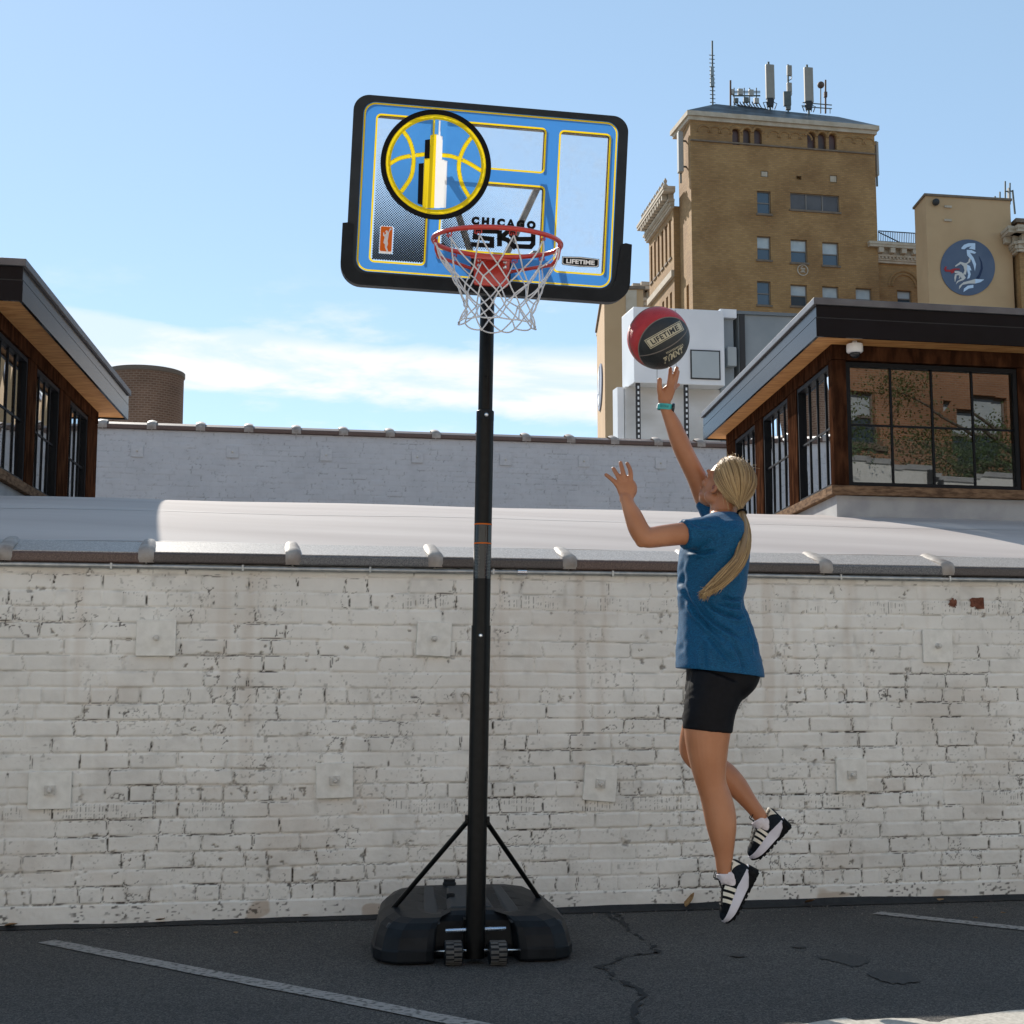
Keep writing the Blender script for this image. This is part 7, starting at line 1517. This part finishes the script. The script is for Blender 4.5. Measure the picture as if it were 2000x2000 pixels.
# ---- socks and shoes
M['sock'] = pm('sock', (.56, .52, .56), (.66, .62, .66), 60, rough=.85, bump=.2, bscale=400); M['shoe_black'] = pm('shoe_black', (.003, .004, .006), (.006, .008, .011), 90, rough=.7, bump=.15, bscale=600, spec=.1); M['shoe_navy'] = pm('shoe_navy', (.006, .010, .016), (.011, .016, .023), 90, rough=.65, bump=.1, bscale=600, spec=.1); M['midsole'] = pm('midsole', (.50, .49, .56), (.58, .57, .64), 8, rough=.5); M['cream'] = pm('cream', (.62, .58, .49), (.68, .64, .55), 50, rough=.55); M['outsole'] = pm('outsole', (.005, .005, .006), (.010, .010, .010), 70, rough=.8, bump=.6, bscale=140, spec=.1)
def shoe(heel, toe, dyh, dyt, ankle, tilt=0.0):
    """heel, toe: ends of the sole line in the photo; local x to the toe, z away from the sole, y to her left side (towards the viewer)"""
    A, Tt = Q(*heel, dyh), Q(*toe, dyt); ex = (Tt - A).normalized(); Lg = (Tt - A).length
    ev = Vector((0, -1, 0)); ev = (ev - ex * ev.dot(ex)).normalized(); ez = ex.cross(ev).normalized()
    if ez.x > 0: ez = -ez
    Rt = Matrix.Rotation(tilt, 3, ex); ev, ez = Rt @ ev, Rt @ ez
    def s3(x, y, z): return A + ex * (x * Lg / .235) + ev * y + ez * z
    SH = obj('sneaker', MB().add([], []), M['shoe_black'], per) if False else None
    xs = np.array([0, .02, .05, .09, .13, .165, .195, .22, .235]); hw = np.interp; W_ = lambda x: float(np.interp(x, [-.004, .0, .012, .04, .09, .15, .19, .215, .230, .238], [.0, .016, .027, .0325, .031, .041, .0405, .032, .018, .0]))
    # height of the upper's top line and of the sole
    top = lambda x: float(np.interp(x, [0, .01, .03, .055, .08, .10, .13, .17, .205, .228, .236], [.084, .100, .096, .084, .076, .086, .082, .064, .053, .040, .024]))
    st = lambda x: float(np.interp(x, [0, .03, .09, .15, .2, .235], [.035, .036, .036, .031, .025, .021]))
    # upper: arched sections
    rows = []; X_ = np.linspace(.0005, .2345, 34); n = 22
    def upt(x, t, o=0.0):                             # t 0..1 from her right edge over the top to her left edge
        a = PI * t; w = W_(x) * .97 + o; z0 = st(x) - .006; h = top(x) - z0; c = -math.cos(a); s_ = math.sin(a)
        yy = w * math.copysign(abs(c) ** .75, c) * (1 - .30 * s_ * (1 if x < .1 else .6)); lean = .020 * (1 - x / .235) * 0
        return s3(x - lean, yy, z0 + (h + o) * s_ ** .62)
    mb = MB(); mb.grid([[upt(x, k / n) for k in range(n + 1)] for x in X_]); rr0 = [upt(X_[0], k / n) for k in range(n + 1)]; mb.add(rr0, [tuple(range(n + 1))]); rr1 = [upt(X_[-1], k / n) for k in range(n + 1)]; mb.add(rr1, [tuple(range(n + 1))]); base_ = [upt(x, 0) for x in X_] + [upt(x, 1) for x in X_[::-1]]; mb.add(base_, [tuple(range(len(base_)))])
    sh = obj('sneaker', mb, M['shoe_black'], per, smooth='auto', angle=60)
    def patch(name, f, nx, nt_, mat, o):
        mb = MB(); mb.grid([[upt(*f(i / nx, k / nt_), o) for k in range(nt_ + 1)] for i in range(nx + 1)]); return obj(name, mb, mat, sh, smooth=True)
    for side in (0, 1):
        tt = lambda q: q if side else 1 - q
        patch('toe_cap', lambda a, b: (.205 + .028 * a, tt(.5 + .5 * b)), 6, 10, M['shoe_navy'], .0012)
        patch('heel_counter', lambda a, b: (.002 + a * (.050 + .022 * b), tt(.60 + .40 * b)), 8, 8, M['shoe_navy'], .0016)
        patch('heel_tab', lambda a, b: (.007 + .064 * a - .012 * b * a, tt(.53 + (.36 - .22 * a) * b)), 12, 10, M['cream'], .0034)
        for k in range(3):
            x0 = .098 + .0235 * k; patch('stripe', lambda a, b: (x0 + .0135 * a + .010 * (1 - b), tt(.70 + .28 * b)), 4, 8, M['cream'], .0018)
    # heel lettering on her left side
    vs, fs = text2d('adidas', 1, 0, .02); vs = fit2d(vs, 1, 1); mb = MB(); mb.add([upt(.030 - .030 * p[0], .70 - .085 * p[1], .0046) for p in vs], fs); obj('heel_lettering', mb, M['ink_black'], sh, fix=False)
    # sole: midsole with black outsole and heel block
    def slab(z0, z1, k0=1.0, k1=1.0, x0=-.004, x1=.238, sc=1.0):
        mb = MB(); xx = [x0 + (x1 - x0) * (1 - math.cos(PI * i / 30)) / 2 for i in range(31)]
        ring = lambda zf, k: [s3(x, W_(x) * k * sc, zf(x)) for x in xx] + [s3(x, -W_(x) * k * sc, zf(x)) for x in xx[::-1]]
        a = ring(z0, k0); m_ = ring(lambda x: (z0(x) + z1(x)) / 2, max(k0, k1) * 1.05); b = ring(z1, k1); n = len(a); mb.add(a + m_ + b, [tuple(range(n))[::-1], tuple(2 * n + k for k in range(n))] + [(j * n + k, j * n + (k + 1) % n, (j + 1) * n + (k + 1) % n, (j + 1) * n + k) for j in (0, 1) for k in range(n)]); return mb
    toe_sp = lambda x: .012 * max(0, (x - .17) / .065) ** 2
    obj('midsole', slab(lambda x: .004 + toe_sp(x), lambda x: st(x) + .004 + toe_sp(x) * .3, 1.02, 1.0), M['midsole'], sh, smooth='auto', bevel=.002)
    obj('outsole', slab(lambda x: -.004 + toe_sp(x), lambda x: .004 + toe_sp(x), .95, 1.03), M['outsole'], sh, smooth='auto')
    mb = MB()
    xx = np.linspace(-.006, .075, 14); f0 = lambda x: -.006; f1 = lambda x: float(np.interp(x, [-.006, .018, .03, .075], [.034, .031, .018, .003]))
    a = [s3(x, W_(x) * 1.10 + .001, f0(x)) for x in xx] + [s3(x, -W_(x) * 1.10 - .001, f0(x)) for x in xx[::-1]]; b = [s3(x, W_(x) * 1.10 + .001, f1(x)) for x in xx] + [s3(x, -W_(x) * 1.10 - .001, f1(x)) for x in xx[::-1]]; n = len(a); mb.add(a + b, [tuple(range(n))[::-1], tuple(range(n, 2 * n))] + [(k, (k + 1) % n, n + (k + 1) % n, n + k) for k in range(n)])
    obj('heel_block', mb, M['outsole'], sh, smooth='auto')
    mb = MB()
    for i in range(9):
        for j in (-1, 0, 1): mb.box(s3(.01 + i * .024, j * W_(.01 + i * .024) * .6, -.006 + toe_sp(.01 + i * .024)), (.013, .016, .006), Matrix((ex, ev, ez)).transposed())
    obj('tread', mb, M['outsole'], sh)
    # laces over the instep and a bow
    mb = MB()
    for i in range(5):
        x = .098 + .021 * i; mb.tube([upt(x, t, .003) for t in np.linspace(.34, .66, 7)], .0022, 6)
    c = s3(.088, 0, top(.088) + .008); 
    for sg in (-1, 1):
        mb.tube([c, c + ez * .022 - ex * .012 + ev * (sg * .012), c + ez * .040 - ex * .004 + ev * (sg * .020), c + ez * .034 + ex * .016 + ev * (sg * .018), c + ez * .012 + ex * .010 + ev * (sg * .006), c], .0021, 6)
        mb.tube([c, c + ez * .016 + ex * .014 + ev * (sg * .016), c + ez * .010 + Vector((0, 0, -.045)) + ev * (sg * .014), c + ez * .008 + Vector((0, 0, -.075)) + ev * (sg * .012)], .0020, 6)
    obj('laces', mb, M['ink_black'], sh, smooth=True)
    # sock
    an = Q(*ankle[:2], ankle[2]); leg = Q(*ankle[3:5], ankle[5]); mb = MB(); d = (leg - an).normalized(); foot = s3(.088, 0, .045)
    mb.tube([foot, s3(.074, 0, .072), an, an + d * .008, an + d * .012], [(.028, .026), (.032, .030), (.0325, .0325), (.0325, .0325), (.030, .030)], 24); obj('sock', mb, M['sock'], per, smooth='auto')
    mb = MB(); mb.tube([s3(.078, 0, .06), s3(.084, 0, .098), s3(.080, 0, .112)], [(.020, .006), (.021, .006), (.019, .004)], 14, up=ev); obj('tongue', mb, M['cream'], sh, smooth='auto')
    return sh
def S6(x, y): return 1340 + x / 7.154, 1560 + y / 7.154
shoe(S6(985, 1000), S6(600, 1755), -.085, -.075, (*S6(545, 1085), -.08, *S6(530, 800), -.08))
shoe(S6(1445, 365), S6(950, 880), .115, .125, (*S6(1035, 325), .115, *S6(925, 135), .125))
# ================================================================== daylight
SUN_AZ, SUN_EL = math.radians(29), math.radians(34.5)   # behind the wall, to the left
sd = Vector((-math.sin(SUN_AZ) * math.cos(SUN_EL), math.cos(SUN_AZ) * math.cos(SUN_EL), math.sin(SUN_EL)))
sun = bpy.data.objects.new('sun', bpy.data.lights.new('sun', 'SUN')); COL.objects.link(sun)
sun.data.energy = 3.1; sun.data.angle = math.radians(.53); sun.data.color = (1, .93, .82)
sun.rotation_euler = sd.to_track_quat('Z', 'Y').to_euler()
W = bpy.data.worlds.new('World'); SC.world = W; W.use_nodes = True
nt = W.node_tree; N = nt.nodes; L = nt.links; bg = N['Background']
sky = N.new('ShaderNodeTexSky'); sky.sky_type = 'NISHITA'; sky.sun_disc = False; sky.sun_elevation = SUN_EL; sky.sun_rotation = -SUN_AZ
sky.altitude = 1300; sky.air_density = 1.0; sky.dust_density = .15; sky.ozone_density = 1.0
tc = N.new('ShaderNodeTexCoord'); sp = N.new('ShaderNodeSeparateXYZ'); L.new(tc.outputs['Generated'], sp.inputs[0])
def math_(op, a, b=None, clamp=False):
    n = N.new('ShaderNodeMath'); n.operation = op; n.use_clamp = clamp
    for i, q in enumerate((a, b)):
        if q is None: continue
        if isinstance(q, (int, float)): n.inputs[i].default_value = q
        else: L.new(q, n.inputs[i])
    return n.outputs[0]
def smooth(x, a, b):
    n = N.new('ShaderNodeMapRange'); n.interpolation_type = 'SMOOTHSTEP'; L.new(x, n.inputs['Value']); n.inputs['From Min'].default_value = a; n.inputs['From Max'].default_value = b; return n.outputs['Result']
mp = N.new('ShaderNodeMapping'); mp.inputs['Scale'].default_value = (6, 6, 26); mp.inputs['Location'].default_value = (3.1, .4, 1.3); L.new(tc.outputs['Generated'], mp.inputs['Vector'])
n1 = N.new('ShaderNodeTexNoise'); n1.inputs['Scale'].default_value = 1.0; n1.inputs['Detail'].default_value = 8; n1.inputs['Roughness'].default_value = .58; n1.inputs['Distortion'].default_value = .3; L.new(mp.outputs[0], n1.inputs['Vector'])
el = sp.outputs['Z']
wob = math_('MULTIPLY', math_('SUBTRACT', n1.outputs['Fac'], .5), .055)
# low bank: its edge slopes down to the right, thinner towards the middle
slope = math_('MULTIPLY', sp.outputs['X'], -.045)
e2_ = math_('SUBTRACT', math_('ADD', el, wob), slope)
bank = math_('MULTIPLY', smooth(e2_, .190, .202), math_('SUBTRACT', 1.0, smooth(e2_, .224, .236)))
mx = smooth(n1.outputs['Fac'], .40, .56)
bank = math_('MULTIPLY', bank, math_('ADD', math_('MULTIPLY', mx, .6), .42), True)
mp2 = N.new('ShaderNodeMapping'); mp2.inputs['Scale'].default_value = (9, 9, 30); mp2.inputs['Location'].default_value = (7.7, 2.4, .3); L.new(tc.outputs['Generated'], mp2.inputs['Vector'])
n2 = N.new('ShaderNodeTexNoise'); n2.inputs['Scale'].default_value = 1.0; n2.inputs['Detail'].default_value = 7; n2.inputs['Roughness'].default_value = .6; L.new(mp2.outputs[0], n2.inputs['Vector'])
wisp = math_('MULTIPLY', math_('MULTIPLY', smooth(n2.outputs['Fac'], .52, .78), math_('SUBTRACT', 1.0, smooth(el, .22, .30))), .8)
cl = math_('MAXIMUM', bank, wisp, True)
mix = N.new('ShaderNodeMix'); mix.data_type = 'RGBA'; L.new(cl, mix.inputs['Factor']); 
veil = N.new('ShaderNodeMix'); veil.data_type = 'RGBA'; veil.inputs['Factor'].default_value = .44; L.new(sky.outputs['Color'], veil.inputs['A']); veil.inputs['B'].default_value = (2.6, 3.75, 4.5, 1)
L.new(veil.outputs['Result'], mix.inputs['A']); mix.inputs['B'].default_value = (5.7, 5.75, 5.85, 1)
L.new(mix.outputs['Result'], bg.inputs['Color']); bg.inputs['Strength'].default_value = .087
SC.view_settings.view_transform = 'Standard'; SC.view_settings.look = 'None'; SC.view_settings.exposure = 1.08; SC.view_settings.gamma = 1
SC.cycles.max_bounces = 10; SC.cycles.transparent_max_bounces = 16; SC.cycles.use_denoising = True; SC.cycles.caustics_reflective = False; SC.cycles.caustics_refractive = False
SC.cycles.sample_clamp_indirect = 6
